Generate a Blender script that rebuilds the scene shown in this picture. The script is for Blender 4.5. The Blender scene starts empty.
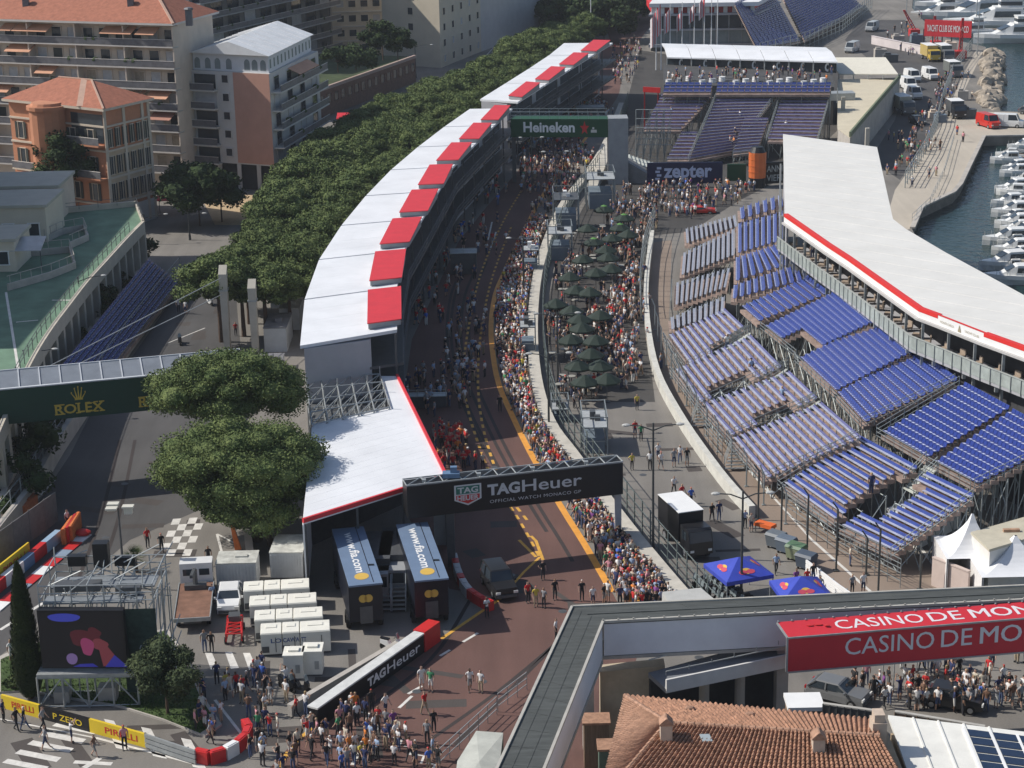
import bpy, math, random
from mathutils import Vector, Matrix, noise as mnoise
R = math.radians
rnd = random.Random(7)
SC = bpy.context.scene
COL = SC.collection

HAZE = 0.00011
# ------------------------------------------------------------------ camera, sky, sun, exposure
CAM_H, CAM_F, CAM_TILT, CAM_ROLL = 57.0, 1900.0, R(17.4), R(1.2)
cam = bpy.data.objects.new('camera', bpy.data.cameras.new('camera'))
COL.objects.link(cam)
cam.data.sensor_fit = 'HORIZONTAL'
cam.data.sensor_width = 36.0
cam.data.lens = 36.0 * CAM_F / 1024.0
cam.data.clip_start = 1.0
cam.data.clip_end = 8000.0
cam.matrix_world=(Matrix.Translation((0,0,CAM_H))@Matrix.Rotation(R(90)-CAM_TILT,4,'X')@Matrix.Rotation(-CAM_ROLL,4,'Z'))
SC.camera = cam
SUN_DIR = Vector((-1.0, 0.16, 0.92)).normalized()        # towards the sun
W = bpy.data.worlds.new('World'); SC.world = W; W.use_nodes = True
wn = W.node_tree
sky = wn.nodes.new('ShaderNodeTexSky'); sky.sky_type = 'NISHITA'; sky.sun_disc = False
sky.sun_elevation = math.asin(SUN_DIR.z); sky.sun_rotation = math.atan2(SUN_DIR.x, SUN_DIR.y)
sky.air_density = 1.0; sky.dust_density = 1.2; sky.ozone_density = 1.0
bg = wn.nodes['Background']; bg.inputs['Strength'].default_value = 0.11
wn.links.new(sky.outputs[0], bg.inputs['Color'])
sun = bpy.data.objects.new('sun', bpy.data.lights.new('sun', 'SUN'))
COL.objects.link(sun)
sun.data.energy = 4.6; sun.data.angle = R(0.55); sun.data.color = (1.0, 0.95, 0.87)
sun.rotation_euler = SUN_DIR.to_track_quat('Z', 'Y').to_euler()
SC.view_settings.view_transform = 'Standard'; SC.view_settings.look = 'None'
SC.view_settings.exposure = 0.0; SC.view_settings.gamma = 1.0
SC.render.engine = 'CYCLES'
SC.cycles.max_bounces = 4; SC.cycles.diffuse_bounces = 2; SC.cycles.glossy_bounces = 2
SC.cycles.transparent_max_bounces = 4
SC.cycles.volume_bounces = 0
hz = bpy.data.meshes.new('haze'); x0, x1, y0, y1, z0, z1 = -1650, 1950, -200, 2750, -4.0, 62.0
hz.from_pydata([(x,y,z)for z in(z0,z1)for x,y in((x0,y0),(x1,y0),(x1,y1),(x0,y1))],[],[(3,2,1,0),(4,5,6,7),(0,1,5,4),(1,2,6,5),(2,3,7,6),(3,0,4,7)])
hm=bpy.data.materials.new('haze_air'); hm.use_nodes=True; hn=hm.node_tree; hn.nodes.remove(hn.nodes['Principled BSDF'])
vp=hn.nodes.new('ShaderNodeVolumePrincipled'); vp.inputs['Color'].default_value=(.86,.91,1,1); vp.inputs['Density'].default_value=HAZE
hn.links.new(vp.outputs[0], hn.nodes['Material Output'].inputs['Volume']); hz.materials.append(hm)
ho=bpy.data.objects.new('haze',hz); COL.objects.link(ho); ho['kind']='stuff'; ho['label']='thin summer haze over the town and harbour'

# ------------------------------------------------------------------ surveying: bearing + height -> place in the town
def P(px, py, z=0.0):
    x = (px - 512) / CAM_F; y = (384 - py) / CAM_F
    a = x * math.cos(CAM_ROLL) + y * math.sin(CAM_ROLL); b = -x * math.sin(CAM_ROLL) + y * math.cos(CAM_ROLL)
    d = (a, math.cos(CAM_TILT) + b * math.sin(CAM_TILT), -math.sin(CAM_TILT) + b * math.cos(CAM_TILT))
    t = (z - CAM_H) / d[2]
    return Vector((d[0] * t, d[1] * t, z))
def Z_at(py, Y, px=512):
    """height of what is seen on row py at distance Y"""
    lo, hi = -3.0, 50.0
    for _ in range(40):
        m = (lo + hi) / 2
        if P(px, py, m).y > Y: lo = m
        else: hi = m
    return lo
def PY(px, py, Y):
    return P(px, py, Z_at(py, Y, px))

# ------------------------------------------------------------------ materials
MATS = {}
def mat(name, col, rough=0.7, var=0.12, scale=1.0, metal=0.0, bump=0.0, spec=0.35, stretch=None):
    if name in MATS: return MATS[name]
    m = bpy.data.materials.new(name); m.use_nodes = True; MATS[name] = m
    nt = m.node_tree; b = nt.nodes['Principled BSDF']
    b.inputs['Roughness'].default_value = rough; b.inputs['Metallic'].default_value = metal
    b.inputs['Specular IOR Level'].default_value = spec
    c = (*col, 1.0)
    if var <= 0:
        b.inputs['Base Color'].default_value = c
        return m
    tc = nt.nodes.new('ShaderNodeTexCoord'); src = tc.outputs['Object']
    if stretch:
        mp = nt.nodes.new('ShaderNodeMapping'); mp.inputs['Scale'].default_value = stretch
        nt.links.new(src, mp.inputs['Vector']); src = mp.outputs[0]
    n = nt.nodes.new('ShaderNodeTexNoise'); n.inputs['Scale'].default_value = scale
    n.inputs['Detail'].default_value = 6.0; n.inputs['Roughness'].default_value = 0.65
    nt.links.new(src, n.inputs['Vector'])
    rp = nt.nodes.new('ShaderNodeValToRGB')
    rp.color_ramp.elements[0].position = 0.3; rp.color_ramp.elements[1].position = 0.7
    rp.color_ramp.elements[0].color = tuple(max(0, v * (1 - var)) for v in col) + (1,)
    rp.color_ramp.elements[1].color = tuple(min(1, v * (1 + var)) for v in col) + (1,)
    nt.links.new(n.outputs['Fac'],rp.inputs['Fac']); nt.links.new(rp.outputs['Color'],b.inputs['Base Color'])
    if bump:
        bp = nt.nodes.new('ShaderNodeBump'); bp.inputs['Strength'].default_value = bump
        nt.links.new(n.outputs['Fac'], bp.inputs['Height']); nt.links.new(bp.outputs[0], b.inputs['Normal'])
    return m
def emat(name, col, strength):
    if name in MATS: return MATS[name]
    m = mat(name, col, 0.4, 0)
    b = m.node_tree.nodes['Principled BSDF']
    b.inputs['Emission Color'].default_value=(*col,1); b.inputs['Emission Strength'].default_value=strength
    return m
def asphalt(name, col, patch=0.25):
    """asphalt with broad worn patches, tyre streaks and fine grain"""
    m = mat(name, col, 0.85, 0.0); nt = m.node_tree; b = nt.nodes['Principled BSDF']
    tc = nt.nodes.new('ShaderNodeTexCoord')
    def nz(sc, det=5.0, st=None):
        n=nt.nodes.new('ShaderNodeTexNoise'); n.inputs['Scale'].default_value=sc; n.inputs['Detail'].default_value=det
        if st:
            mp = nt.nodes.new('ShaderNodeMapping'); mp.inputs['Scale'].default_value = st
            nt.links.new(tc.outputs['Object'], mp.inputs[0]); nt.links.new(mp.outputs[0], n.inputs[0])
        else: nt.links.new(tc.outputs['Object'], n.inputs[0])
        return n.outputs['Fac']
    def mth(op, a, c):
        k = nt.nodes.new('ShaderNodeMath'); k.operation = op
        for i, v in enumerate((a, c)):
            if isinstance(v, (int, float)): k.inputs[i].default_value = v
            else: nt.links.new(v, k.inputs[i])
        return k.outputs[0]
    f = mth('ADD', mth('MULTIPLY', nz(0.11), 0.5), mth('MULTIPLY', nz(9.0, 2), 0.22))
    f = mth('ADD', f, mth('MULTIPLY', nz(0.5, 4, (1.6, 0.12, 1)), 0.28))
    rp = nt.nodes.new('ShaderNodeValToRGB')
    rp.color_ramp.elements[0].position = 0.36; rp.color_ramp.elements[1].position = 0.64
    rp.color_ramp.elements[0].color = tuple(v * (1 - patch) for v in col) + (1,)
    rp.color_ramp.elements[1].color = tuple(v * (1 + patch) for v in col) + (1,)
    nt.links.new(f, rp.inputs['Fac']); nt.links.new(rp.outputs['Color'], b.inputs['Base Color'])
    return m

M_ASPH = asphalt('asphalt_grey', (0.19, 0.176, 0.158))
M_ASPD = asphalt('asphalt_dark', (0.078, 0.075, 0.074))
M_TRACK = asphalt('asphalt_red', (0.13, 0.07, 0.058))
M_PAVE = asphalt('paving_tan', (0.25, 0.195, 0.155), 0.15)
M_CONC = mat('concrete', (0.42, 0.39, 0.35), 0.85, 0.18, 0.6)
M_QUAY = asphalt('quay_concrete', (0.45, 0.40, 0.33), 0.14)
M_WHITE = mat('white_paint', (0.78, 0.78, 0.77), 0.5, 0.06, 0.6)
M_ROOFW = mat('white_membrane', (0.74, 0.75, 0.77), 0.45, 0.09, 0.2)
M_LINE = mat('line_white', (0.62, 0.6, 0.56), 0.7, 0.2, 1.5)
M_YEL = mat('line_yellow', (0.64, 0.35, 0.06), 0.7, 0.2, 2)
M_ORG = mat('kerb_orange', (0.72, 0.33, 0.06), 0.6, 0.15, 1)
M_RED = mat('red_fabric', (0.62, 0.035, 0.045), 0.5, 0.08, 0.8)
M_REDD = mat('red_paint', (0.55, 0.03, 0.03), 0.4, 0.1, 1)
M_STEEL = mat('galvanised_steel', (0.38, 0.40, 0.40), 0.45, 0.15, 2, 0.35)
M_STEELD = mat('dark_steel', (0.10, 0.105, 0.11), 0.5, 0.15, 2, 0.3)
M_POLE = mat('lamp_pole_dark', (0.05, 0.055, 0.055), 0.5, 0.1, 2)
M_BLACK = mat('black_panel', (0.012, 0.012, 0.014), 0.45, 0.1, 1)
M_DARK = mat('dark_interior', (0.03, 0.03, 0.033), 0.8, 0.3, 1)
M_GLASS = mat('dark_glass', (0.03, 0.04, 0.05), 0.08, 0.3, 0.5, 0, 0, 0.7)
M_GLASSL = mat('pale_glass', (0.22, 0.26, 0.27), 0.1, 0.2, 0.4, 0, 0, 0.6)
M_GREYW = mat('grey_wall_panel', (0.40, 0.40, 0.42), 0.6, 0.06, 0.8)
M_WOOD = mat('plywood', (0.42, 0.26, 0.17), 0.8, 0.25, 1.4)
M_TYRE = mat('tyre_rubber', (0.015, 0.015, 0.015), 0.8, 0)

# ------------------------------------------------------------------ mesh builder
class MB:
    def __init__(s): s.v = []; s.f = []; s.m = []
    def add(s, vs, fs, m=0):
        k = len(s.v); s.v += [tuple(v) for v in vs]
        for f in fs: s.f.append(tuple(i + k for i in f)); s.m.append(m)
        return s
    def quad(s, a, b, c, d, m=0): return s.add((a, b, c, d), ((0, 1, 2, 3),), m)
    def hexa(s, lo, hi, m=0):
        """solid between two loops of equal length (lo, hi counter-clockwise seen from hi)"""
        n = len(lo)
        return s.add(list(lo)+list(hi),[tuple(range(n-1,-1,-1)),tuple(range(n,2*n))]+[(i,(i+1)%n,n+(i+1)%n,n+i)for i in range(n)],m)
    def prism(s, pts, z0, z1, m=0):
        pts = [(p[0], p[1]) for p in pts]
        ar=sum(pts[i][0]*pts[(i+1)%len(pts)][1]-pts[(i+1)%len(pts)][0]*pts[i][1]for i in range(len(pts)))
        if ar < 0: pts = pts[::-1]
        return s.hexa([(x, y, z0) for x, y in pts], [(x, y, z1) for x, y in pts], m)
    def box(s, c, d, rz=0.0, m=0):
        """box standing on c (its base centre)"""
        ca, sa = math.cos(rz), math.sin(rz); w, l, h = d[0] / 2, d[1] / 2, d[2]
        p=[(c[0]+x*ca-y*sa,c[1]+x*sa+y*ca)for x,y in((-w,-l),(w,-l),(w,l),(-w,l))]
        return s.hexa([(x, y, c[2]) for x, y in p], [(x, y, c[2] + h) for x, y in p], m)
    def beam(s, a, b, w, h, m=0):
        """square bar from a to b (centre line), w wide, h high"""
        a = Vector(a); b = Vector(b); d = (b - a)
        if d.length < 1e-6: return s
        d.normalize(); up = Vector((0, 0, 1)) if abs(d.z) < 0.95 else Vector((0, 1, 0))
        r = d.cross(up).normalized() * (w / 2); u = r.cross(d).normalized() * (h / 2)
        return s.hexa([a-r-u,a+r-u,a+r+u,a-r+u][::-1],[b-r-u,b+r-u,b+r+u,b-r+u][::-1],m)
    def tube(s, a, b, r0, r1=None, n=6, m=0):
        a = Vector(a); b = Vector(b); d = b - a; r1 = r0 if r1 is None else r1
        if d.length < 1e-6: return s
        d.normalize(); up = Vector((0, 0, 1)) if abs(d.z) < 0.95 else Vector((1, 0, 0))
        x = d.cross(up).normalized(); y = d.cross(x)
        lo = [a + (x * math.cos(t) + y * math.sin(t)) * r0 for t in [2 * math.pi * i / n for i in range(n)]]
        hi = [b + (x * math.cos(t) + y * math.sin(t)) * r1 for t in [2 * math.pi * i / n for i in range(n)]]
        return s.hexa(lo, hi, m)
    def ell(s, c, r, nu=8, nv=5, m=0):
        vs = [(c[0], c[1], c[2] - r[2])]
        for j in range(1, nv):
            ph = -math.pi / 2 + math.pi * j / nv
            for i in range(nu):
                th = 2 * math.pi * i / nu
                vs.append((c[0]+r[0]*math.cos(ph)*math.cos(th),c[1]+r[1]*math.cos(ph)*math.sin(th),c[2]+r[2]*math.sin(ph)))
        vs.append((c[0], c[1], c[2] + r[2])); fs = []
        for i in range(nu): fs.append((0, 1 + (i + 1) % nu, 1 + i))
        for j in range(nv - 2):
            for i in range(nu):
                a = 1 + j * nu + i; b = 1 + j * nu + (i + 1) % nu
                fs.append((a, b, b + nu, a + nu))
        t = len(vs) - 1
        for i in range(nu): fs.append((t, 1 + (nv - 2) * nu + i, 1 + (nv - 2) * nu + (i + 1) % nu))
        return s.add(vs, fs, m)
    def xf(s, M):
        s.v = [tuple(M @ Vector(v)) for v in s.v]; return s
    def join(s, o, M=None, m=None):
        k = len(s.v); s.v += o.v if M is None else [tuple(M @ Vector(v)) for v in o.v]
        s.f += [tuple(i + k for i in f) for f in o.f]; s.m += o.m if m is None else [m] * len(o.m)
        return s

ORG = {}
ORDS='first second third fourth fifth sixth seventh eighth ninth tenth eleventh twelfth thirteenth fourteenth fifteenth sixteenth seventeenth eighteenth nineteenth twentieth twenty-first twenty-second twenty-third twenty-fourth twenty-fifth twenty-sixth'.split()
def root_of(o):
    while o.parent is not None: o = o.parent
    return o
def build(name, mb, mats, parent=None, smooth=False, local=False):
    """links one mesh object; verts are world places unless local, and are made relative to the thing's base"""
    me = bpy.data.meshes.new(name)
    off = Vector((0, 0, 0))
    if parent is not None and not local: off = Vector(ORG.get(root_of(parent).name, (0, 0, 0)))
    me.from_pydata([(v[0] - off.x, v[1] - off.y, v[2] - off.z) for v in mb.v], [], mb.f)
    mats = mats if isinstance(mats, (list, tuple)) else [mats]
    for m in mats: me.materials.append(m)
    if len(mats) > 1: me.polygons.foreach_set('material_index', mb.m)
    if smooth: me.polygons.foreach_set('use_smooth', [True] * len(me.polygons))
    o = bpy.data.objects.new(name, me); COL.objects.link(o)
    if parent is not None: o.parent = parent
    return o
def tag(o, label, cat, group=None):
    o['label'] = label; o['category'] = cat
    if group: o['group'] = group
    return o
def thing(name, label, cat, loc=(0, 0, 0), group=None):
    o = bpy.data.objects.new(name, None); COL.objects.link(o); o.empty_display_size = 0.2
    o.location = loc; ORG[o.name] = tuple(loc)
    return tag(o, label, cat, group)
def struct(name, mb, m):
    o = build(name, mb, m); o['kind'] = 'structure'; return o
def whole(name, mb, m, label, cat, group=None, smooth=False):
    """a thing that is one mesh; its origin at the base centre"""
    xs = [v[0] for v in mb.v]; ys = [v[1] for v in mb.v]; z = min(v[2] for v in mb.v)
    c = Vector(((min(xs) + max(xs)) / 2, (min(ys) + max(ys)) / 2, z))
    mb.v = [(v[0] - c.x, v[1] - c.y, v[2] - c.z) for v in mb.v]
    o = build(name, mb, m, None, smooth); o.location = c; ORG[o.name] = tuple(c)
    return tag(o, label, cat, group)
def kids(o): return [c for c in CH.get(o.name, [])] if CH else list(o.children)
CH = {}
def dup(o, loc=None, rz=None, label=None, scale=None, parent=None):
    c = o.copy(); COL.objects.link(c)
    if parent is not None: c.parent = parent
    for ch in list(o.children): dup(ch, parent=c)
    if loc is not None: c.location = loc
    if rz is not None: c.rotation_euler = (0, 0, rz)
    if scale is not None: c.scale = scale
    if label: c['label'] = label
    return c

# ------------------------------------------------------------------ lettering
_TX = {}
def text_mesh(s, bold=0.0, spacing=1.0):
    k = (s, bold, spacing)
    if k not in _TX:
        cu=bpy.data.curves.new('lettering','FONT'); cu.body=s; cu.size=1.0; cu.offset=bold; cu.space_character=spacing
        cu.resolution_u = 3
        ob = bpy.data.objects.new('lettering', cu); COL.objects.link(ob)
        dg = bpy.context.evaluated_depsgraph_get()
        me = bpy.data.meshes.new_from_object(ob.evaluated_get(dg))
        vs=[tuple(v.co)for v in me.vertices]; me.calc_loop_triangles(); fs=[tuple(p.vertices)for p in me.loop_triangles]
        bpy.data.objects.remove(ob); bpy.data.curves.remove(cu); bpy.data.meshes.remove(me)
        x0=min(v[0]for v in vs); x1=max(v[0]for v in vs); y0=min(v[1]for v in vs); y1=max(v[1]for v in vs)
        _TX[k]=([((v[0]-x0)/(x1-x0),(v[1]-y0)/(y1-y0))for v in vs],fs,(x1-x0)/(y1-y0))
    return _TX[k]
def put_text(mb, s, bl, br, tl, u0, u1, v0, v1, lift=0.02, bold=0.02, spacing=1.0, m=0, slab=False):
    """lettering filling the fraction u0..u1, v0..v1 of the panel bl-br-tl, standing `lift` proud of it"""
    if 'M' in s and bold>0:
        for k in(-1,0,1):put_text(mb,s,bl,br,tl,u0+k*.0016*(u1-u0),u1+k*.0016*(u1-u0),v0,v1,lift+.003*k,0,spacing,m)
        return
    vs, fs, _ = text_mesh(s, bold, spacing)
    bl = Vector(bl); ux = Vector(br) - bl; uy = Vector(tl) - bl; n = ux.cross(uy).normalized() * lift
    mb.add([bl + ux * (u0 + (u1 - u0) * a) + uy * (v0 + (v1 - v0) * b) + n for a, b in vs], fs, m)
def shape_on(mb, pts, bl, br, tl, lift=0.02, m=0):
    bl = Vector(bl); ux = Vector(br) - bl; uy = Vector(tl) - bl; n = ux.cross(uy).normalized() * lift
    mb.add([bl + ux * u + uy * v + n for u, v in pts], [tuple(range(len(pts)))], m)
def strip(mb, line, w, z, m=0):
    """flat painted band along a polyline of world points"""
    n = len(line); L = []; Rr = []
    for i, p in enumerate(line):
        a=Vector((*line[max(0,i-1)][:2],0)); b=Vector((*line[min(n-1,i+1)][:2],0)); d=(b-a); d.z=0; d.normalize()
        s_=Vector((d.y,-d.x,0))*(w/2); p=Vector((p[0],p[1],z)); L.append(p-s_); Rr.append(p+s_)
    for i in range(n - 1): mb.quad(Rr[i], Rr[i + 1], L[i + 1], L[i], m)
def wall_along(mb, line, t, z0, z1, m=0):
    n = len(line)
    off = []
    for i, p in enumerate(line):
        a=Vector((*line[max(0,i-1)][:2],0)); b=Vector((*line[min(n-1,i+1)][:2],0)); d=(b-a); d.z=0; d.normalize()
        off.append(Vector((d.y, -d.x, 0)) * (t / 2))
    for i in range(n - 1):
        a = Vector((*line[i][:2], 0)); b = Vector((*line[i + 1][:2], 0))
        lo = [a + off[i], b + off[i + 1], b - off[i + 1], a - off[i]]
        mb.hexa([(p.x, p.y, z0) for p in lo], [(p.x, p.y, z1) for p in lo], m)
def resample(line, step):
    out = [Vector(line[0])]; acc = 0.0
    for i in range(len(line) - 1):
        a = Vector(line[i]); b = Vector(line[i + 1]); L = (b - a).length; t = step - acc
        while t < L:
            out.append(a.lerp(b, t / L)); t += step
        acc = L - (t - step)
    return out
def smooth_line(pts, n=4):
    """Catmull-Rom through the points"""
    pts = [Vector(p) for p in pts]; out = []
    for i in range(len(pts) - 1):
        p0 = pts[max(0, i - 1)]; p1 = pts[i]; p2 = pts[i + 1]; p3 = pts[min(len(pts) - 1, i + 2)]
        for k in range(n):
            t = k / n
            out.append(0.5*((2*p1)+(p2-p0)*t+(2*p0-5*p1+4*p2-p3)*t*t+(3*p1-p0-3*p2+p3)*t**3))
    out.append(pts[-1]); return out
# ------------------------------------------------------------------ the setting: land, water, track, roads, quays
def px(*pts, z=0.0): return [P(x, y, z) for x, y in pts]
def xy(pts): return [(p[0], p[1]) for p in pts]
from mathutils.geometry import tessellate_polygon
def sheet(mb, pts, z, m=0):
    vs = [(p[0], p[1], z) for p in pts]
    tri = tessellate_polygon([[Vector(v) for v in vs]])
    fs = []
    for t in tri:
        a, b, c = (Vector(vs[i]) for i in t)
        fs.append(tuple(t) if (b - a).cross(c - a).z > 0 else tuple(t[::-1]))
    mb.add(vs, fs, m); return mb
shore = xy(px((915, -30), (912, 8), (938, 36), (986, 47), (984, 100), (1000, 111), (1075, 113)))
pier_near = xy(px((1075, 135), (983, 137), (972, 160), (960, 185), (953, 193), (921, 208), (912, 229)))
near_shore = [(50.5, 215), (50.0, 180), (52, 150), (58, 90), (90, -60)]
coast = [(260, 1400)] + shore + pier_near + near_shore
land = [(-1500, -60), (90, -60)] + coast[::-1][1:] + [(400, 2600), (-1500, 2600)]
struct('ground', sheet(MB(), land, 0.0), M_ASPH)
mb = MB()
for a, b in zip(coast, coast[1:]): mb.quad((*a, 0.0), (*b, 0.0), (*b, -2.6), (*a, -2.6))
struct('quay_wall', mb, mat('quay_stone', (0.20, 0.18, 0.15), 0.9, 0.3, 0.8))
# harbour water
mw = bpy.data.materials.new('harbour_water'); mw.use_nodes = True
nt = mw.node_tree; b_ = nt.nodes['Principled BSDF']
b_.inputs['Base Color'].default_value = (0.012, 0.034, 0.034, 1); b_.inputs['Roughness'].default_value = 0.12
b_.inputs['Specular IOR Level'].default_value = 0.5
tc=nt.nodes.new('ShaderNodeTexCoord'); n1=nt.nodes.new('ShaderNodeTexNoise'); n1.inputs['Scale'].default_value=0.9; n1.inputs['Detail'].default_value=5
bp=nt.nodes.new('ShaderNodeBump'); bp.inputs['Strength'].default_value=0.5; bp.inputs['Distance'].default_value=0.5
nt.links.new(tc.outputs['Object'],n1.inputs[0]); nt.links.new(n1.outputs[0],bp.inputs['Height']); nt.links.new(bp.outputs[0],b_.inputs['Normal'])
mb = MB(); mb.quad((30, -100, -1.5), (1800, -100, -1.5), (1800, 2600, -1.5), (30, 2600, -1.5))
struct('water', mb, mw)

# pit building plan lines (world metres), near end to far end
PB_R = [(-10.4, 167.2), (-11.2, 178), (-11.3, 199), (-9.2, 222), (-7.2, 245), (-3.4, 268), (1.0, 292.2)]
PB_L=[(-18.9,163.4),(-20.1,178.7),(-20.2,199.7),(-18.3,222.6),(-14.9,248),(-10.7,271),(-5.6,294)]
kerb_px=[(612,592),(585,545),(560,505),(530,452),(511,413),(499,385),(493,355),(491,325),(495,295),(503,275),(512,255),(522,235),(540,200),(560,170),(578,148),(600,120),(617,98),(621,82),(622,62),(640,40),(660,12)]
KERB = smooth_line(px(*kerb_px), 3)
tl = px((250, 790), (300, 735), (326, 722), (441, 638), (500, 598))
track=xy(px((640,645)))+xy(KERB)+xy(px((600,12),(610,40),(560,110)))+[(x+.5,y)for x,y in PB_R[::-1]]+[(-9.8,150),(-5,131)]+xy(tl[::-1])+[(-20,85),(2,85)]
struct('race_track', sheet(MB(), track, 0.004), M_TRACK)
mb = MB(); strip(mb, KERB[:45], 0.55, 0.012); 
struct('track_edge_line', mb, M_ORG)
mb = MB()
for line, dash in ((smooth_line(px((539, 556), (519, 520), (493, 480), (477, 440), (467, 405), (463, 370), (470, 320), (482, 270), (503, 222), (522, 190)), 4), True),
                   (smooth_line(px((527, 520), (505, 490), (489, 450), (480, 410), (478, 370), (482, 325), (493, 275), (512, 225)), 4), True)):
    ln = resample(line, 1.0)
    for i in range(0, len(ln) - 1, 2): strip(mb, ln[i:i + 2], 0.25, 0.010)
strip(mb, px((536, 557), (519, 540)), 0.25, 0.010)
strip(mb, px((543, 560), (536, 541), (531, 536)), 0.25, 0.011)
for a in(((441,639),(500,599)),((276,772),(288,752)),((291,748),(297,741)),((300,738),(312,728)),((314,726),(326,720))):strip(mb,px(*a),0.28,0.010)
strip(mb, px((500, 599), (524, 572), (540, 557)), 0.22, 0.0105)
struct('yellow_road_markings', mb, M_YEL)
mb = MB()
for a in(((463,642),(478,633)),((440,656),(450,650)),((408,694),(422,686)),((399,708),(412,696)),((352,765),(362,748)),((488,240),(492,222)),((496,232),(490,250)),((545,175),(552,163)),((482,60),(496,45))):strip(mb,px(*a),0.22,0.010)
for k in range(7):                                                # grid boxes at the bottom of the straight
    x, y = 360 + k * 11, 712 + k * 8.5
    strip(mb, px((x, y), (x + 9, y + 1.5), (x + 6, y + 9)), 0.16, 0.010)
struct('white_road_markings', mb, M_LINE)

# left road (dark), chequered start patch, zebra crossings
left_road=px((-30,640),(0,560),(40,500),(70,455),(95,405),(130,360),(182,285),(205,255),(235,285),(240,340),(240,470),(195,512),(130,540),(60,600),(20,640),(-30,680))
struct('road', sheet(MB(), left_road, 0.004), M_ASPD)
mb = MB()
c0, c1, c2, c3 = (Vector(p) for p in px((173, 519), (206, 517), (190, 556), (158, 556)))
def bil(u, v): return c0.lerp(c1, u).lerp(c3.lerp(c2, u), v)
for i in range(4):
    for j in range(6):
        if (i + j) % 2 == 0:
            q = [bil((i + a) / 4, (j + b) / 6) for a, b in ((0, 1), (1, 1), (1, 0), (0, 0))]
            mb.quad(*[(p.x, p.y, 0.012) for p in q])
struct('chequered_road_marking', mb, M_LINE)
mb = MB()
def qpx(*pts, z=0.010):
    q = px(*pts); q = [(p.x, p.y, z) for p in q]
    a, b, c = Vector(q[0]), Vector(q[1]), Vector(q[2])
    if (b - a).cross(c - a).z < 0: q = q[::-1]
    mb.quad(*q)
for k in range(6):
    x, y = 58 - k * 12.5, 722 + k * 9.2
    qpx((x, y), (x + 41, y + 8), (x + 36, y + 12.5), (x - 6, y + 4))
for x,y in((104,719),(141,727),(181,738)):qpx((x,y),(x+10,y+2),(x+26,y+32),(x+12,y+29))
for x, y in ((205, 653), (225, 652), (243, 653)): qpx((x, y), (x + 7, y), (x + 14, y + 16), (x + 6, y + 17))
strip(mb,px((96,738),(150,752),(195,764)),0.22,0.010); strip(mb,px((0,719),(40,727),(96,738)),0.15,0.010)
strip(mb,px((0,543),(33,503),(55,480)),0.2,0.010); strip(mb,px((217,534),(222,553)),0.2,0.010); strip(mb,px((217,534),(240,546)),0.18,0.0105)
strip(mb, px((168, 343), (205, 328)), 0.15, 0.010); strip(mb, px((0, 630), (48, 600), (75, 588)), 0.3, 0.010)
strip(mb,px((74,762),(112,764)),0.4,0.010); strip(mb,px((84,768),(100,758)),0.4,0.0105); strip(mb,px((215,700),(250,745)),0.2,0.010)
struct('zebra_crossing', mb, M_LINE)
# worn patches, cable ducts, manhole covers and tyre marks
M_PATCH = asphalt('asphalt_patch', (.072, .062, .057)); r_ = random.Random(31)
mb = MB()
for(x0,x1,y0,y1,n)in((580,700,410,520,9),(240,440,650,760,12),(80,200,440,560,8),(470,600,500,620,6),(0,200,700,768,7),(180,240,290,350,4),(690,760,500,560,5)):
    for k in range(n):
        c=P(r_.uniform(x0,x1),r_.uniform(y0,y1)); w,l,a=r_.uniform(.4,1.6),r_.uniform(.8,4.5),r_.choice((.1,1.2,.5,1.6)); ca,sa=math.cos(a),math.sin(a)
        mb.add([(c.x+u*w*ca-v*l*sa,c.y+u*w*sa+v*l*ca,.0078+.0001*k)for u,v in((-.5,-.5),(.5,-.5),(.5,.5),(-.5,.5))],[(0,1,2,3)])
struct('road_patch', mb, M_PATCH)
mb = MB()
for k in range(34):
    c=P(r_.choice((r_.uniform(470,600),r_.uniform(560,700),r_.uniform(100,430))),r_.uniform(430,750)); mb.add([(c.x+.32*math.cos(q),c.y+.32*math.sin(q),.0125)for q in[i*math.pi/6 for i in range(12)]],[tuple(range(12))])
struct('manhole_cover', mb, M_STEELD)
mb = MB()
for off, n in ((-22, 0), (-30, 1), (-40, 2), (-44, 3)):
    ln_=smooth_line(px(*[(x+off+(620-y)*.0,y)for x,y in kerb_px[:12]]),3); strip(mb,ln_[2+n*2:30-n],.32,.0085+.0003*n)
for pts in(((560,640),(500,690),(430,740)),((575,625),(520,680),(455,745)),((470,600),(430,660),(350,720)),((120,440),(100,520),(70,600)),((135,440),(118,520),(90,600))):strip(mb,smooth_line(px(*pts),5),.3,.0092)
struct('tyre_marks', mb, asphalt('tyre_black', (.045, .036, .034), .3))
# grass bed with its pale kerb by the big screen
bed=px((-5,694),(26,692),(70,700),(120,708),(165,722),(205,738),(222,726),(205,700),(188,660),(168,630),(110,640),(40,640),(-5,660))
mb = MB(); mb.prism(xy(bed), 0.0, 0.14); struct('kerb', mb, M_CONC)
ctr = sum((Vector(p) for p in bed), Vector()) / len(bed)
inner = [Vector(p).lerp(ctr, 0.05) for p in bed]
struct('flower_bed_ground',sheet(MB(),inner,0.145),mat('lawn_soil',(0.045,0.075,0.02),0.9,0.45,2.0))
mb = MB(); r_ = random.Random(3)
for _ in range(2600):
    a, b = r_.random(), r_.random(); i = r_.randrange(len(inner))
    p=ctr.lerp(inner[i].lerp(inner[(i+1)%len(inner)],a),math.sqrt(b)); h=r_.uniform(.08,.2); t=r_.uniform(0,6.28); d=Vector((math.cos(t),math.sin(t),0))*.05
    mb.add([p+d+Vector((0,0,.145)),p-d+Vector((0,0,.145)),p+Vector((d.y,d.x,.145+h))],[(0,1,2)])
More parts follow.
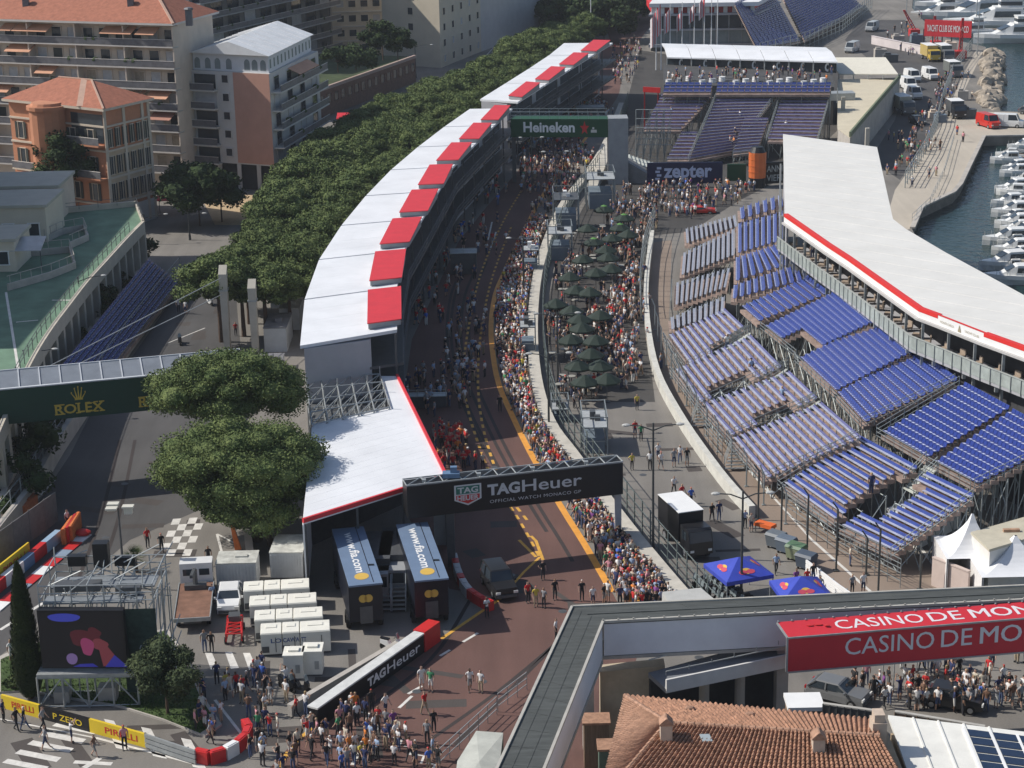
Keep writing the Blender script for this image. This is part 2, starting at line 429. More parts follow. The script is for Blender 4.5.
g = build('grass', mb, mat('grass_blades', (0.06, 0.11, 0.02), 0.8, 0.3, 3)); g['kind'] = 'stuff'

# right service road, walkway under the stands, quay aprons
right_walk=px((650,243),(645,300),(652,370),(676,420),(718,480),(780,547),(862,605),(1040,610),(1024,560),(900,555),(830,530),(740,460),(690,400),(668,340),(672,240))
struct('pavement', sheet(MB(), right_walk, 0.004), M_PAVE)
mb=MB(); strip(mb,px((812,540),(880,600),(905,625)),0.25,0.010); strip(mb,px((917,543),(960,600)),0.25,0.010); strip(mb,px((745,466),(812,540)),0.2,0.010)
struct('pavement_line', mb, M_LINE)
quay=px((1075,134),(983,136),(972,159),(960,184),(953,192),(921,207),(912,228),(880,240),(895,190),(930,140),(952,112),(998,112),(1075,114))
struct('quay', sheet(MB(), quay, 0.005), M_QUAY)
mb=MB(); wall_along(mb,px((1060,135.2),(984,136.6),(972.5,159.6),(960.5,184.6),(953.4,192.6),(921.4,207.6),(912.4,228.6)),0.7,0.0,0.22)
struct('quay_edge', mb, M_CONC)
struct('path',sheet(MB(),px((948,112),(962,95),(983,52),(976,50),(955,92),(938,112)),0.006),M_QUAY)
struct('far_road',sheet(MB(),px((860,20),(905,20),(930,45),(950,60),(955,90),(935,130),(900,180),(870,160),(895,120),(905,80),(870,60),(845,40)),0.004),M_ASPD)
dk=px((625,110),(640,50),(700,60),(845,62),(838,130),(790,175),(740,200),(690,232),(655,235),(645,290),(650,360),(655,402),(570,402),(548,380),(545,320),(556,262),(590,195),(612,160))
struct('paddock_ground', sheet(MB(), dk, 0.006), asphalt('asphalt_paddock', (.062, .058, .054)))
pl = px((200, 195), (262, 195), (262, 225), (215, 225))
struct('plaza', sheet(MB(), pl, 0.006), mat('ochre_gravel', (0.48, 0.36, 0.22), 0.9, 0.15, 1))
mb = MB(); r_ = random.Random(11)                                  # breakwater boulders
rocks_m = mat('boulder_limestone', (0.35, 0.30, 0.24), 0.9, 0.35, 1.2)
rock_src = []
for k in range(6):
    b = MB(); b.ell((0, 0, 0.5), (1, .8, .7), 7, 5)
    b.v = [tuple(Vector(v) * (1 + .28 * mnoise.noise(Vector(v) * 1.3 + Vector((k * 9, 0, 0))))) for v in b.v]
    me=bpy.data.meshes.new('boulder'); me.from_pydata(b.v,[],b.f); me.materials.append(rocks_m); rock_src.append(me)
ra = px((984, 106), (982, 95), (987, 70), (988, 50)); rb = px((996, 111), (998, 92), (1004, 62), (997, 49))
for i in range(170):
    v = r_.random() * 2.99; k = int(v); f = v - k; u = r_.random()
    p = ra[k].lerp(ra[k + 1], f).lerp(rb[k].lerp(rb[k + 1], f), u)
    o = bpy.data.objects.new('boulder', rock_src[i % 6]); COL.objects.link(o)
    s=r_.uniform(.7,1.85); o.location=(p.x,p.y,-0.3-1.4*u); o.scale=(s,s*r_.uniform(.7,1.2),s); o.rotation_euler=(r_.uniform(-.4,.4),r_.uniform(-.4,.4),r_.uniform(0,6))
    tag(o,'pale limestone boulder of the breakwater heap between the far quay path and the water','boulder','boulders of the harbour breakwater')

# ------------------------------------------------------------------ pit building: a row of roofed bays along a curve
def lerp2(a, b, t): return (a[0] + (b[0] - a[0]) * t, a[1] + (b[1] - a[1]) * t)
def along(line, t):
    """point at fraction t of a polyline's length"""
    L = [math.hypot(q[0] - p[0], q[1] - p[1]) for p, q in zip(line, line[1:])]; x = t * sum(L)
    for i, l in enumerate(L):
        if x <= l or i == len(L) - 1: return lerp2(line[i], line[i + 1], min(1, x / l))
        x -= l
M_TUBE0 = mat('railing_dull', (.16, .165, .17), .6, .2, 2)
M_AWN = mat('pit_grey_trim', (0.30, 0.31, 0.32), 0.5, 0.1, 1)
def pit_block(label, Lp, Rp, n, ztop, boxes):
    base = (*along(Rp, 0.5), 0)
    t = thing('pit_building', label, 'building', base)
    wl, fl, ra_, gl = MB(), MB(), MB(), MB()
    for k in range(n):
        a, b = along(Lp, k / n), along(Rp, k / n); c, d = along(Rp, (k + 1) / n), along(Lp, (k + 1) / n)
        g = .012
        a2, d2 = lerp2(a, d, g), lerp2(a, d, 1 - g); b2, c2 = lerp2(b, c, g), lerp2(b, c, 1 - g)
        # roof panel: low fall towards the trees, drip edge
        rp = MB(); zl, zr = ztop - .25, ztop
        m1, m2 = lerp2(a2, b2, .5), lerp2(d2, c2, .5)
        rp.hexa([(*a2,zl-.3),(*b2,zr-.3),(*c2,zr-.3),(*d2,zl-.3)],[(*a2,zl),(*b2,zr),(*c2,zr),(*d2,zl)])
        for q in (.25, .5, .75):                                    # flat welded seams
            s0, s1 = lerp2(a2, d2, q), lerp2(b2, c2, q)
            rp.beam((*s0, zl - .012), (*s1, zr - .012), .05, .03)
        build('roof_panel', rp, M_ROOFW, t)
        wl.hexa([(*lerp2(a,b,.04),0),(*lerp2(a,b,.72),0),(*lerp2(d,c,.72),0),(*lerp2(d,c,.04),0)],[(*lerp2(a,b,.04),ztop-.56),(*lerp2(a,b,.72),ztop-.56),(*lerp2(d,c,.72),ztop-.56),(*lerp2(d,c,.04),ztop-.56)])
        for z in (3.4, 6.6):
            fl.hexa([(*lerp2(a,b,.7),z),(*lerp2(a,b,1.06),z),(*lerp2(d,c,1.06),z),(*lerp2(d,c,.7),z)],[(*lerp2(a,b,.7),z+.25),(*lerp2(a,b,1.06),z+.25),(*lerp2(d,c,1.06),z+.25),(*lerp2(d,c,.7),z+.25)])
            e0, e1 = lerp2(a, b, 1.055), lerp2(d, c, 1.055)
            for h in (.6, 1.1): ra_.beam((*e0, z + h), (*e1, z + h), .06, .06)
            for q in(0,.25,.5,.75):ra_.beam((*lerp2(e0,e1,q),z+.2),(*lerp2(e0,e1,q),z+1.1),.05,.05)
        for q in (0, .5):
            p=lerp2(lerp2(a,d,q),lerp2(b,c,q),.98); po=MB(); po.beam((*p,0),(*p,ztop-.35),.2,.2); build('post',po,M_STEELD,t)
        for z0, z1 in ((.3, 3.1), (3.8, 6.4), (6.95, ztop - .9)):
            e0,e1=lerp2(lerp2(a,d,.08),lerp2(b,c,.08),.722),lerp2(lerp2(a,d,.92),lerp2(b,c,.92),.722)
            gl.quad((*e0, z0), (*e1, z0), (*e1, z1), (*e0, z1))
        if boxes:
            # red hatch on every bay, next to the track edge
            f0, f1 = (.70, 1.04); q0, q1 = .10, .74
            pts=[lerp2(lerp2(a,d,q),lerp2(b,c,q),f)for q,f in((q0,f0),(q0,f1),(q1,f1),(q1,f0))]
            hn_, hf_ = .50, .95                                  # the cover falls towards the near end
            bx=MB(); bx.hexa([(*p,ztop+.01)for p in pts],[(*p,ztop+q)for p,q in zip(pts,(hn_,hn_,hf_,hf_))])
            hb = build('roof_hatch', bx, M_AWN, t)
            o2=[lerp2(lerp2(a,d,q),lerp2(b,c,q),f)for q,f in((q0-.005,f0-.01),(q0-.005,f1+.01),(q1+.02,f1+.01),(q1+.02,f0-.01))]
            tp=MB(); tp.hexa([(*p,ztop+q+.01)for p,q in zip(o2,(hn_,hn_,hf_,hf_))],[(*p,ztop+q+.10)for p,q in zip(o2,(hn_,hn_,hf_,hf_))])
            build('red_cover', tp, M_RED, hb)
    build('wall',wl,M_GREYW,t); build('balcony_floor',fl,M_STEELD,t); build('railing',ra_,M_TUBE0,t); build('glazing',gl,M_GLASS,t)
    return t
tp_=pit_block('long curved pit building with white roof bays and red hatches beside the near pine row',PB_L,PB_R,8,10.0,True)
# extend the near end wall and the awning strip
L2 = [(-3.9, 306), (7.4, 352), (11.5, 372)]; R2 = [(1.4, 299), (5.6, 310), (13.2, 342), (20.8, 369)]
pit_block('second, farther pit building with four red hatches beyond the green gantry',[(-4.2,303),(1.5,326),(7.4,350),(11.5,371)],[(1.8,298),(6.6,316),(13.6,342),(20.8,368)],4,10.0,True)
# grey bridge piece between the two buildings is the green gantry, further down

# ------------------------------------------------------------------ low white canopy with red edge, over the two trailers
zc = 6.0
cpts = [P(303, 521, zc), P(446, 476, zc), P(397, 376, zc), P(380, 376, zc), P(391, 408, zc), P(312, 425, zc)]
t=thing('paddock_canopy','white flat canopy roof with a red edge sheltering the blue trailers','canopy',(cpts[0].x,cpts[0].y,0))
mb = MB(); sheet(mb, cpts, zc); 
for i in range(6):
    a, b = cpts[i], cpts[(i + 1) % 6]; mb.quad(a, (b.x, b.y, zc), (b.x, b.y, zc - .3), (a.x, a.y, zc - .3))
sheet(mb, cpts[::-1], zc - .3)
seam = [(cpts[0].lerp(cpts[5], q), cpts[1].lerp(cpts[4], q)) for q in [i / 14 for i in range(1, 14)]]
for a, b in seam: mb.beam((a.x, a.y, zc - .010), (b.x, b.y, zc - .010), .05, .03)
build('roof', mb, M_ROOFW, t)
mb = MB(); up = Vector((0, 0, .1))
mb.beam(cpts[0]+up*.3,cpts[1]+up*.3,.22,.34); mb.beam(cpts[1]+up*.3,cpts[2]+up*.3,.22,.34)
build('red_edge', mb, M_RED, t)
mb = MB(); wall_along(mb, [cpts[0], cpts[5]], .12, 0, zc - .31); build('side_wall', mb, M_WHITE, t)
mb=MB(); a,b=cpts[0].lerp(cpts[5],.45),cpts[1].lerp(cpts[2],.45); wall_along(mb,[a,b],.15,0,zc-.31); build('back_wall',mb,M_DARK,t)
for q in (0.01, .36, .68, .99):
    p=cpts[0].lerp(cpts[1],q); mb=MB(); mb.beam((p.x,p.y+.3,0),(p.x,p.y+.3,zc-.3),.16,.16); build('post',mb,M_STEELD,t)
mb = MB(); p = cpts[1]; mb.box((p.x - .6, p.y + 1.2, 0), (1.0, 1.4, zc - .4)); build('pillar', mb, M_AWN, t)
# grey truss scaffold at the end of the pit building
t=thing('roof_scaffold','open grey tube scaffold between the pit building end and the white canopy','scaffold',(*xy([P(350,400,6)])[0],0))
q4 = [P(312, 427, zc), P(390, 409, zc), P(380, 376, zc), P(306, 380, zc)]
mb = MB()
for zz in (zc - 1.6, zc + .2):
    for i in range(6):
        a, b = q4[0].lerp(q4[1], i / 5), q4[3].lerp(q4[2], i / 5); a.z = b.z = zz; mb.tube(a, b, .06)
    for i in range(5):
        a, b = q4[0].lerp(q4[3], i / 4), q4[1].lerp(q4[2], i / 4); a.z = b.z = zz; mb.tube(a, b, .06)
for i in range(6):
    for j in range(5):
        a=q4[0].lerp(q4[1],i/5).lerp(q4[3].lerp(q4[2],i/5),j/4); mb.tube((a.x,a.y,0),(a.x,a.y,zc+.9 if(i+j)%2 else zc+.2),.05)
        if i < 5:
            b = q4[0].lerp(q4[1], (i + 1) / 5).lerp(q4[3].lerp(q4[2], (i + 1) / 5), j / 4)
            mb.tube((a.x, a.y, zc - 1.6), (b.x, b.y, zc + .2), .045)
            b2=q4[0].lerp(q4[1],(i+1)/5).lerp(q4[3].lerp(q4[2],(i+1)/5),min(1,(j+1)/4)); mb.tube((a.x,a.y,zc+.2),(b2.x,b2.y,zc+.2),.04)
build('scaffold_tubes', mb, M_STEEL, t)
mb = MB(); sheet(mb, q4, zc - 1.75); build('deck', mb, mat('deck_mesh', (.09, .095, .1), .8, .3, 2), t)

# ------------------------------------------------------------------ the two blue trailers
M_TRL = mat('trailer_blue_roof', (0.15, 0.21, 0.31), 0.45, 0.08, 1)
M_NAVY = mat('trailer_navy_body', (0.007, 0.009, 0.018), 0.35, 0.1, 1)
M_GOLD = mat('emblem_gold', (0.62, 0.40, 0.08), 0.5, 0.05, 1)
for lab,c4 in(('blue roofed trailer under the left part of the canopy',((348,583),(378,577),(357,520),(330,523))),('blue roofed trailer under the right part of the canopy, nearest the kerb blocks',((414,578),(447,572),(421,517),(395,521)))):
    zt = 3.95
    bl, br, tr, tl_ = (P(x, y, zt) for x, y in c4)
    # square it up: trailer length runs from the front edge to the back
    ux = (br - bl); uy = (tl_ - bl); uy = uy.normalized() * 10.5; w = 2.4
    ux=(ux-uy.normalized()*ux.dot(uy.normalized())).normalized()*w; br=bl+ux; tr=br+uy; tl_=bl+uy
    t = thing('trailer', lab, 'trailer', (bl.x, bl.y, 0), 'blue trailers under the canopy')
    dn = Vector((0, 0, 1))
    mb=MB(); mb.hexa([p-dn*(zt-.9)for p in(bl,br,tr,tl_)],[p-dn*.14 for p in(bl,br,tr,tl_)]); body=build('body',mb,M_NAVY,t)
    mb=MB(); fw=-uy.normalized()*.55; mb.hexa([p-dn*.13 for p in(bl+fw,br+fw,tr,tl_)],[p for p in(bl+fw,br+fw,tr,tl_)]); roof=build('roof',mb,M_TRL,t)
    mb=MB(); put_text(mb,'www.fia.com',bl+uy*.9+ux*.32,bl+uy*.16+ux*.32,bl+uy*.9+ux*.62,0,1,0,1,.012,.02); build('lettering',mb,M_WHITE,roof)
    mb=MB(); c=bl+ux*.45+uy*.09; mb.hexa([c+Vector((math.cos(q)*.52,math.sin(q)*.62,.004))for q in[i*math.pi/8 for i in range(16)]],[c+Vector((math.cos(q)*.52,math.sin(q)*.62,.016))for q in[i*math.pi/8 for i in range(16)]]); build('emblem',mb,M_GOLD,roof)
    mb=MB(); a=bl+ux*.74; mb.beam(a+dn*.006+fw*.5,a+uy+dn*.006,.05,.02); mb.box(tuple(bl+ux*.83+uy*.27+dn*.003),(.4,.22,.05)); build('roof_seam',mb,M_BLACK,roof)
    fr = MB(); n = -uy.normalized() * .02; c = bl + ux * .5 - dn * 1.3 + n; uxn = ux.normalized()
    for sx in(-.2,.2):fr.hexa([c+uxn*(sx+math.cos(q)*.3)+dn*math.sin(q)*.3 for q in[i*math.pi/6 for i in range(12)]],[c+n+uxn*(sx+math.cos(q)*.3)+dn*math.sin(q)*.3 for q in[i*math.pi/6 for i in range(12)]])
    build('front_emblem', fr, M_GOLD, body)
    mb=MB(); c=bl+ux*.5-dn*3.2+n; mb.hexa([c-uxn*.45,c+uxn*.45,c+uxn*.45+n*2,c-uxn*.45+n*2],[p+dn*1.3 for p in(c-uxn*.45,c+uxn*.45,c+uxn*.45+n*2,c-uxn*.45+n*2)]); build('door',mb,M_STEELD,body)
    for q in (.12, .2, .8, .88):
        for s in (0.02, .98):
            c=bl+ux*s+uy*q; mb=MB(); mb.tube((c.x-.16,c.y,.5),(c.x+.16,c.y,.5),.5,n=12); build('wheel',mb,M_TYRE,t)
    mb=MB(); mb.beam(bl+ux*.5+uy*.1-dn*(zt-.75),bl+ux*.5+uy*.95-dn*(zt-.75),1.0,.3); build('chassis',mb,M_STEELD,t)
# stairs between the trailers
for x,lab in((384,'left one of the two metal step flights between the blue trailers'),(399,'right one of the two metal step flights between the blue trailers')):
    b = P(x, 612); t = thing('step_flight', lab, 'stairs', tuple(b), 'steps between the blue trailers')
    mb = MB()
    for k in range(7): mb.box((b.x, b.y + .28 * k, .22 * (k + 1)), (.95, .27, .05))
    build('tread', mb, M_STEEL, t); mb = MB()
    for s in (-.5, .5):
        mb.beam((b.x+s,b.y-.1,.1),(b.x+s,b.y+1.9,1.6),.06,.16); mb.beam((b.x+s,b.y,1.1),(b.x+s,b.y+1.9,2.6),.05,.05)
        for k in(0,3,6):mb.beam((b.x+s,b.y+.28*k,.2+.22*k),(b.x+s,b.y+.28*k,1.1+.22*k),.05,.05)
    build('handrail', mb, M_STEEL, t)
for x,y,lab in((375,560,'dark grey lorry parked inside the canopy shade, left of the pair'),(392,556,'dark grey lorry parked inside the canopy shade, right of the pair')):
    b = P(x, y, 3.2); t = thing('lorry', lab, 'lorry', (b.x, b.y, 0), 'dark lorries behind the step flights')
    mb = MB(); mb.box((b.x, b.y + 3.2, .7), (2.1, 5.5, 2.4)); build('cargo_box', mb, M_STEELD, t)
    mb = MB(); mb.box((b.x, b.y - .45, .6), (2.0, 1.7, 2.0)); cab = build('cab', mb, M_AWN, t)
    mb = MB(); mb.box((b.x, b.y - 1.31, 1.6), (1.8, .04, .8)); build('windscreen', mb, M_GLASS, cab)
    for sx in (-.95, .95):
        for q in(-.3,3.8):mb=MB(); mb.tube((b.x+sx-.12,b.y+q,.45),(b.x+sx+.12,b.y+q,.45),.45,n=10); build('wheel',mb,M_TYRE,t)

# ------------------------------------------------------------------ gantries over the track
def panel_box(mb, bl, br, h, t, m=0):
    """upright board on the line bl-br (lower edge), h high and t deep behind it"""
    n = (br - bl).cross(Vector((0, 0, 1))).normalized() * -t; u = Vector((0, 0, h))
    return mb.hexa([bl, br, br + n, bl + n], [bl + u, br + u, br + n + u, bl + n + u])
# watch-maker gantry
base = P(621, 548); zb = Z_at(494, base.y, 621)
br = P(623, 494, zb); bl = P(408, 519, zb - .0); hh = (Z_at(463, base.y, 622) - zb)
t=thing('track_gantry','black gantry with a silver watch logo spanning the track near the white canopy','gantry',(br.x,br.y,0))
mb = MB(); panel_box(mb, bl, br, hh, 1.6); bd = build('board', mb, M_BLACK, t)
u = Vector((0, 0, hh)); mb = MB()
put_text(mb,'TAG',bl,br,bl+u,.365,.515,.44,.80,.02,.045); put_text(mb,'Heuer',bl,br,bl+u,.525,.805,.44,.82,.02,.01)
put_text(mb,'OFFICIAL WATCH MONACO GP',bl,br,bl+u,.375,.80,.20,.30,.02,.0,1.1); build('lettering',mb,mat('sign_silver',(.55,.56,.58),.4,0),bd)
S = lambda pts, cx, cy, sx, sy: [(cx + x * sx, cy + y * sy) for x, y in pts]
shield = [(-1, 1), (-1, -.45), (0, -1), (1, -.45), (1, 1)]
mb=MB(); shape_on(mb,S(shield,.275,.55,.062,.33)[::1],bl,br,bl+u,.02,0); shape_on(mb,S([(-1,.95),(-1,.12),(1,.12),(1,.95)],.275,.55,.054,.30),bl,br,bl+u,.026,1); shape_on(mb,S([(-1,0.02),(-1,-.42),(0,-.92),(1,-.42),(1,.02)],.275,.55,.054,.30),bl,br,bl+u,.026,2)
put_text(mb,'TAG',bl,br,bl+u,.228,.322,.61,.80,.032,.03,1,0); put_text(mb,'HEUER',bl,br,bl+u,.226,.324,.38,.54,.032,.03,1,0)
mb.f=[f if True else f for f in mb.f]; build('shield_emblem',mb,[mat('emblem_silver',(.6,.6,.6),.4,0),mat('emblem_green',(.03,.16,.12),.5,0),M_REDD],bd)
mb = MB(); n = (br - bl).cross(Vector((0, 0, 1))).normalized() * -1
for a in(bl+u,bl+u+n*1.5):mb.beam(a+Vector((0,0,.12)),a+(br-bl)+Vector((0,0,.12)),.09,.09)
for k in range(13):
    a = bl.lerp(br, k / 12) + u; mb.tube(a + Vector((0, 0, .12)), a + n * 1.5 + Vector((0, 0, .12)), .05)
    if k<12:mb.tube(a+Vector((0,0,.12)),bl.lerp(br,(k+1)/12)+u+n*1.5+Vector((0,0,.12)),.04)
    if k % 3 == 1: mb.box(tuple(a + n * .4), (.3, .3, .35))
build('top_truss', mb, M_STEEL, t)
mb = MB(); mb.box((br.x - .35, br.y + .8, 0), (.5, .8, zb)); build('leg', mb, M_GREYW, t)
p = bl.lerp(br, .19); mb = MB(); mb.box((p.x, p.y + .8, 0), (.6, .9, zb)); build('leg', mb, M_STEELD, t)
t2=thing('tv_camera','blue camera gear sitting on top of the black gantry','camera',tuple(bl.lerp(br,.2)+u+Vector((0,.8,.17))))
c=bl.lerp(br,.2)+u+Vector((0,.8,.17)); mb=MB(); mb.box(tuple(c),(1.3,.8,.35)); mb.box(tuple(c+Vector((.2,0,.35))),(.5,.4,.45)); build('camera_body',mb,mat('camera_blue',(.12,.2,.32),.5,.1),t2); mb=MB(); mb.tube(c+Vector((.3,0,.55)),c+Vector((.3,.7,.6)),.12); build('lens',mb,M_BLACK,t2)

# beer gantry (green) far down the straight
gy = P(515, 160).y
def gpx(x, y, Y): return PY(x, y, Y)
bl=gpx(511,137,283.0); br=gpx(608,138,281.0); br.z=bl.z; hh=Z_at(119,283,511)-bl.z; u=Vector((0,0,hh))
t=thing('track_gantry','green gantry with white beer lettering and a red star across the far straight','gantry',(bl.x,bl.y,0))
mb=MB(); panel_box(mb,bl,br,hh,3.0); bd=build('board',mb,mat('beer_green',(.012,.07,.03),.5,.05),t)
mb=MB(); put_text(mb,'Heineken',bl,br,bl+u,.13,.66,.26,.84,.03,.03); build('lettering',mb,M_WHITE,bd)
mb = MB(); st = []
for k in range(10):r0=1 if k%2==0 else.42; st.append((.76+.05*r0*math.sin(k*math.pi/5),.5+.40*r0*math.cos(k*math.pi/5)))
bl3 = lambda: None
vs = [(.76, .5)] + st; ux = br - bl; nn = ux.cross(u).normalized() * .03
mb.add([bl+ux*a+u*b+nn for a,b in vs],[(0,1+(k+1)%10,1+k)for k in range(10)]); build('star_emblem',mb,M_REDD,bd)
mb=MB(); shape_on(mb,[(.825,.26),(.885,.26),(.885,.42),(.825,.42)],bl,br,bl+u,.03); shape_on(mb,[(.84,.45),(.86,.45),(.86,.56),(.84,.56)],bl,br,bl+u,.03); build('small_emblem',mb,M_LINE,bd)
mb = MB()
for s in (0, 2.9):
    n=Vector((0,s,0)); mb.beam(bl+u+n+Vector((0,0,1.1)),br+u+n+Vector((0,0,1.1)),.07,.07); mb.beam(bl+u+n+Vector((0,0,.55)),br+u+n+Vector((0,0,.55)),.05,.05)
    for k in range(11): p = bl.lerp(br, k / 10) + u + n; mb.beam(p, p + Vector((0, 0, 1.1)), .05, .05)
build('railing', mb, M_STEEL, t)
a=gpx(608,119,281); mb=MB(); w=gpx(628,119,281).x-a.x; mb.box((a.x+w/2+.02,282.5,0),(w,3.4,bl.z+hh+.1)); build('tower',mb,M_AWN,t)
mb = MB(); mb.box((bl.x + .4, 284.3, 0), (.6, .8, bl.z)); build('leg', mb, M_STEELD, t)

# watch gantry (dark green footbridge) over the left road
zb=6.3; bl=P(-40,429,zb); br=P(246,401,zb); hh=Z_at(390,P(0,424,zb).y,0)-zb; u=Vector((0,0,hh))
t=thing('footbridge','dark green footbridge with a gold crown sign across the left road','footbridge',(br.x,br.y,0))
mb=MB(); panel_box(mb,bl,br,hh,.25); bd=build('sign_board',mb,mat('watch_green',(.006,.045,.032),.45,.06),t)
mb = MB(); n = (br - bl).cross(Vector((0, 0, 1))).normalized() * -1
mb.hexa([bl+n*.26,br+n*.26,br+n*3.2,bl+n*3.2],[p+Vector((0,0,.5))for p in(bl+n*.26,br+n*.26,br+n*3.2,bl+n*3.2)]); build('deck',mb,M_GREYW,t)
mb=MB(); mb.hexa([bl+n*.26+u*1.0,br+n*.26+u*1.0,br+n*2.9+u*1.28,bl+n*2.9+u*1.28],[p+Vector((0,0,.05))for p in(bl+n*.26+u,br+n*.26+u,br+n*2.9+u*1.28,bl+n*2.9+u*1.28)]); build('canopy_panel',mb,mat('canopy_grey',(.20,.22,.25),.4,.15,.6),t)
mb = MB()
for k in range(15):
    a,b=bl.lerp(br,k/14)+n*.26+u,bl.lerp(br,k/14)+n*2.9+u*1.28; mb.beam(a+Vector((0,0,.08)),b+Vector((0,0,.08)),.1,.1)
    mb.beam(b - u * 1.2, b, .1, .1)
mb.beam(bl+n*2.9+u*1.30,br+n*2.9+u*1.30,.12,.12); mb.beam(bl+n*.1+u*1.03,br+n*.1+u*1.03,.3,.1)
build('canopy_frame', mb, mat('canopy_frame_pale', (.5, .52, .55), .5, .1), t)
mb = MB()
def tx(x): return (P(x, 420, zb) - bl).dot((br - bl).normalized()) / (br - bl).length
GOLDM = mat('sign_gold', (.50, .36, .06), .45, .05)
def serif_word(x0, x1, v0, v1, word):
    u0, u1 = tx(x0), tx(x1); put_text(mb, word, bl, br, bl + u, u0, u1, v0, v1, .02, .02)
    w_ = (u1 - u0)
    for f0, f1 in ((-.01, .10), (.08, .20), (.42, .52), (.62, .72), (.79, .88), (.90, 1.01)):
        for vv in(v0-.015,v1-.02):shape_on(mb,[(u0+w_*f0,vv),(u0+w_*f1,vv),(u0+w_*f1,vv+.035),(u0+w_*f0,vv+.035)],bl,br,bl+u,.022)
for xc in (81, 167):
    mb=MB(); serif_word(xc-25,xc+25,.14,.42,'ROLEX'); build('gold_lettering',mb,GOLDM,bd); mb=MB()
    cu = tx(xc); w_ = tx(xc + 7) - cu
    for k, (dx, h) in enumerate(((-1, .72), (-.52, .84), (0, .88), (.52, .84), (1, .72))):
        shape_on(mb,[(cu+w_*(dx*.45-.12),.56),(cu+w_*(dx*.45+.12),.56),(cu+w_*(dx+.05),h),(cu+w_*(dx-.05),h)],bl,br,bl+u,.02+.001*k)
        shape_on(mb,[(cu+w_*(dx+.1*math.cos(q)),h+.02+.03*math.sin(q))for q in[i*math.pi/4 for i in range(8)]],bl,br,bl+u,.026)
    shape_on(mb,[(cu-w_*.6,.52),(cu+w_*.6,.52),(cu+w_*.55,.58),(cu-w_*.55,.58)],bl,br,bl+u,.026); build('crown_emblem',mb,GOLDM,bd)
mb=MB(); p=bl.lerp(br,.12)+n*1.8; mb.box((p.x,p.y,0),(1.1,2.2,zb)); build('pier',mb,M_CONC,t); p=bl.lerp(br,.985)+n*1.8; mb=MB(); mb.box((p.x,p.y,0),(1.0,1.8,zb)); build('pier',mb,M_CONC,t)
M_PYL = mat('pylon_pale', (.44, .41, .35), .7, .1, .6)
tops = []
for(xt,yt,xb,yb,lab)in((221,266,228,352,'tall pale flat pylon, left of the pair beside the road'),(248,280,256,354,'tall pale flat pylon, right of the pair beside the white pit building')):
    b=P(xb,yb); zt=Z_at(yt,b.y,xt); t=thing('pylon',lab,'pylon',tuple(b),'pylons of the footbridge')
    mb=MB(); mb.hexa([(b.x-.32,b.y-.5,0),(b.x+.32,b.y-.5,0),(b.x+.32,b.y+.5,0),(b.x-.32,b.y+.5,0)],[(b.x-.42,b.y-.5,zt-.8),(b.x+.42,b.y-.5,zt-.8),(b.x+.42,b.y+.5,zt),(b.x-.42,b.y+.5,zt)]); build('mast',mb,M_PYL,t)
    mb=MB(); mb.box((b.x,b.y,zt*.72),(.95,1.1,.18)); build('collar',mb,M_STEEL,t); tops.append((t,b,zt))
t, b, zt = tops[0]
for x, y in ((38, 372), (66, 370)):
    q=P(x,y,9.4); mb=MB(); mb.tube((b.x,b.y,zt-(1.2 if x<50 else 3.0)),q,.045,n=5); build('stay_cable',mb,M_STEEL,t)
# ------------------------------------------------------------------ grandstands
M_SEATB = mat('seat_blue', (0.045, 0.075, 0.29), 0.32, 0.15, 3, 0, 0, 0.6)
M_SEATP = mat('seat_pan_blue', (0.075, 0.105, 0.33), 0.30, 0.25, 2.2, 0, 0, 0.7)
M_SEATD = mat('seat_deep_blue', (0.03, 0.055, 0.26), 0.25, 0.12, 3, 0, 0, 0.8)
M_BENCH = mat('bench_aluminium', (0.44, 0.46, 0.56), 0.4, 0.2, 2, 0.1)
M_GLINT = mat('seat_painted_glint', (0.46, 0.49, 0.62), 0.4, 0.25, 3)  # pale colour standing in for the sun's glint on the seats
M_LAV = mat('bench_back_lavender', (0.12, 0.125, 0.27), 0.4, 0.2, 2)
M_PLYD = mat('stand_deck_plywood', (0.31, 0.23, 0.195), 0.85, 0.4, 1.2)
M_SHADEGREY = mat('seat_shade_grey', (0.30, 0.32, 0.38), 0.4, 0.15, 2)  # seats on the unlit side, their shade put into the grey
M_TUBE = mat('scaffold_tube', (0.30, 0.33, 0.33), 0.5, 0.15, 2, 0.3)
M_STEP = mat('pale_step_grating', (0.50, 0.52, 0.47), 0.7, 0.1, 2)
def railing(mb, a, b, h=1.05, step=1.2, bars=3, m=0):
    a = Vector(a); b = Vector(b); L = (b - a).length; n = max(1, int(L / step)); up = Vector((0, 0, 1))
    for k in range(n + 1): p = a.lerp(b, k / n); mb.beam(p, p + up * h, .05, .05, m)
    for k in range(1, bars + 1): mb.beam(a + up * (h * k / bars), b + up * (h * k / bars), .045, .045, m)
GL = 'lower tier blocks of the right grandstand'; GU = 'upper tier blocks of the right grandstand'
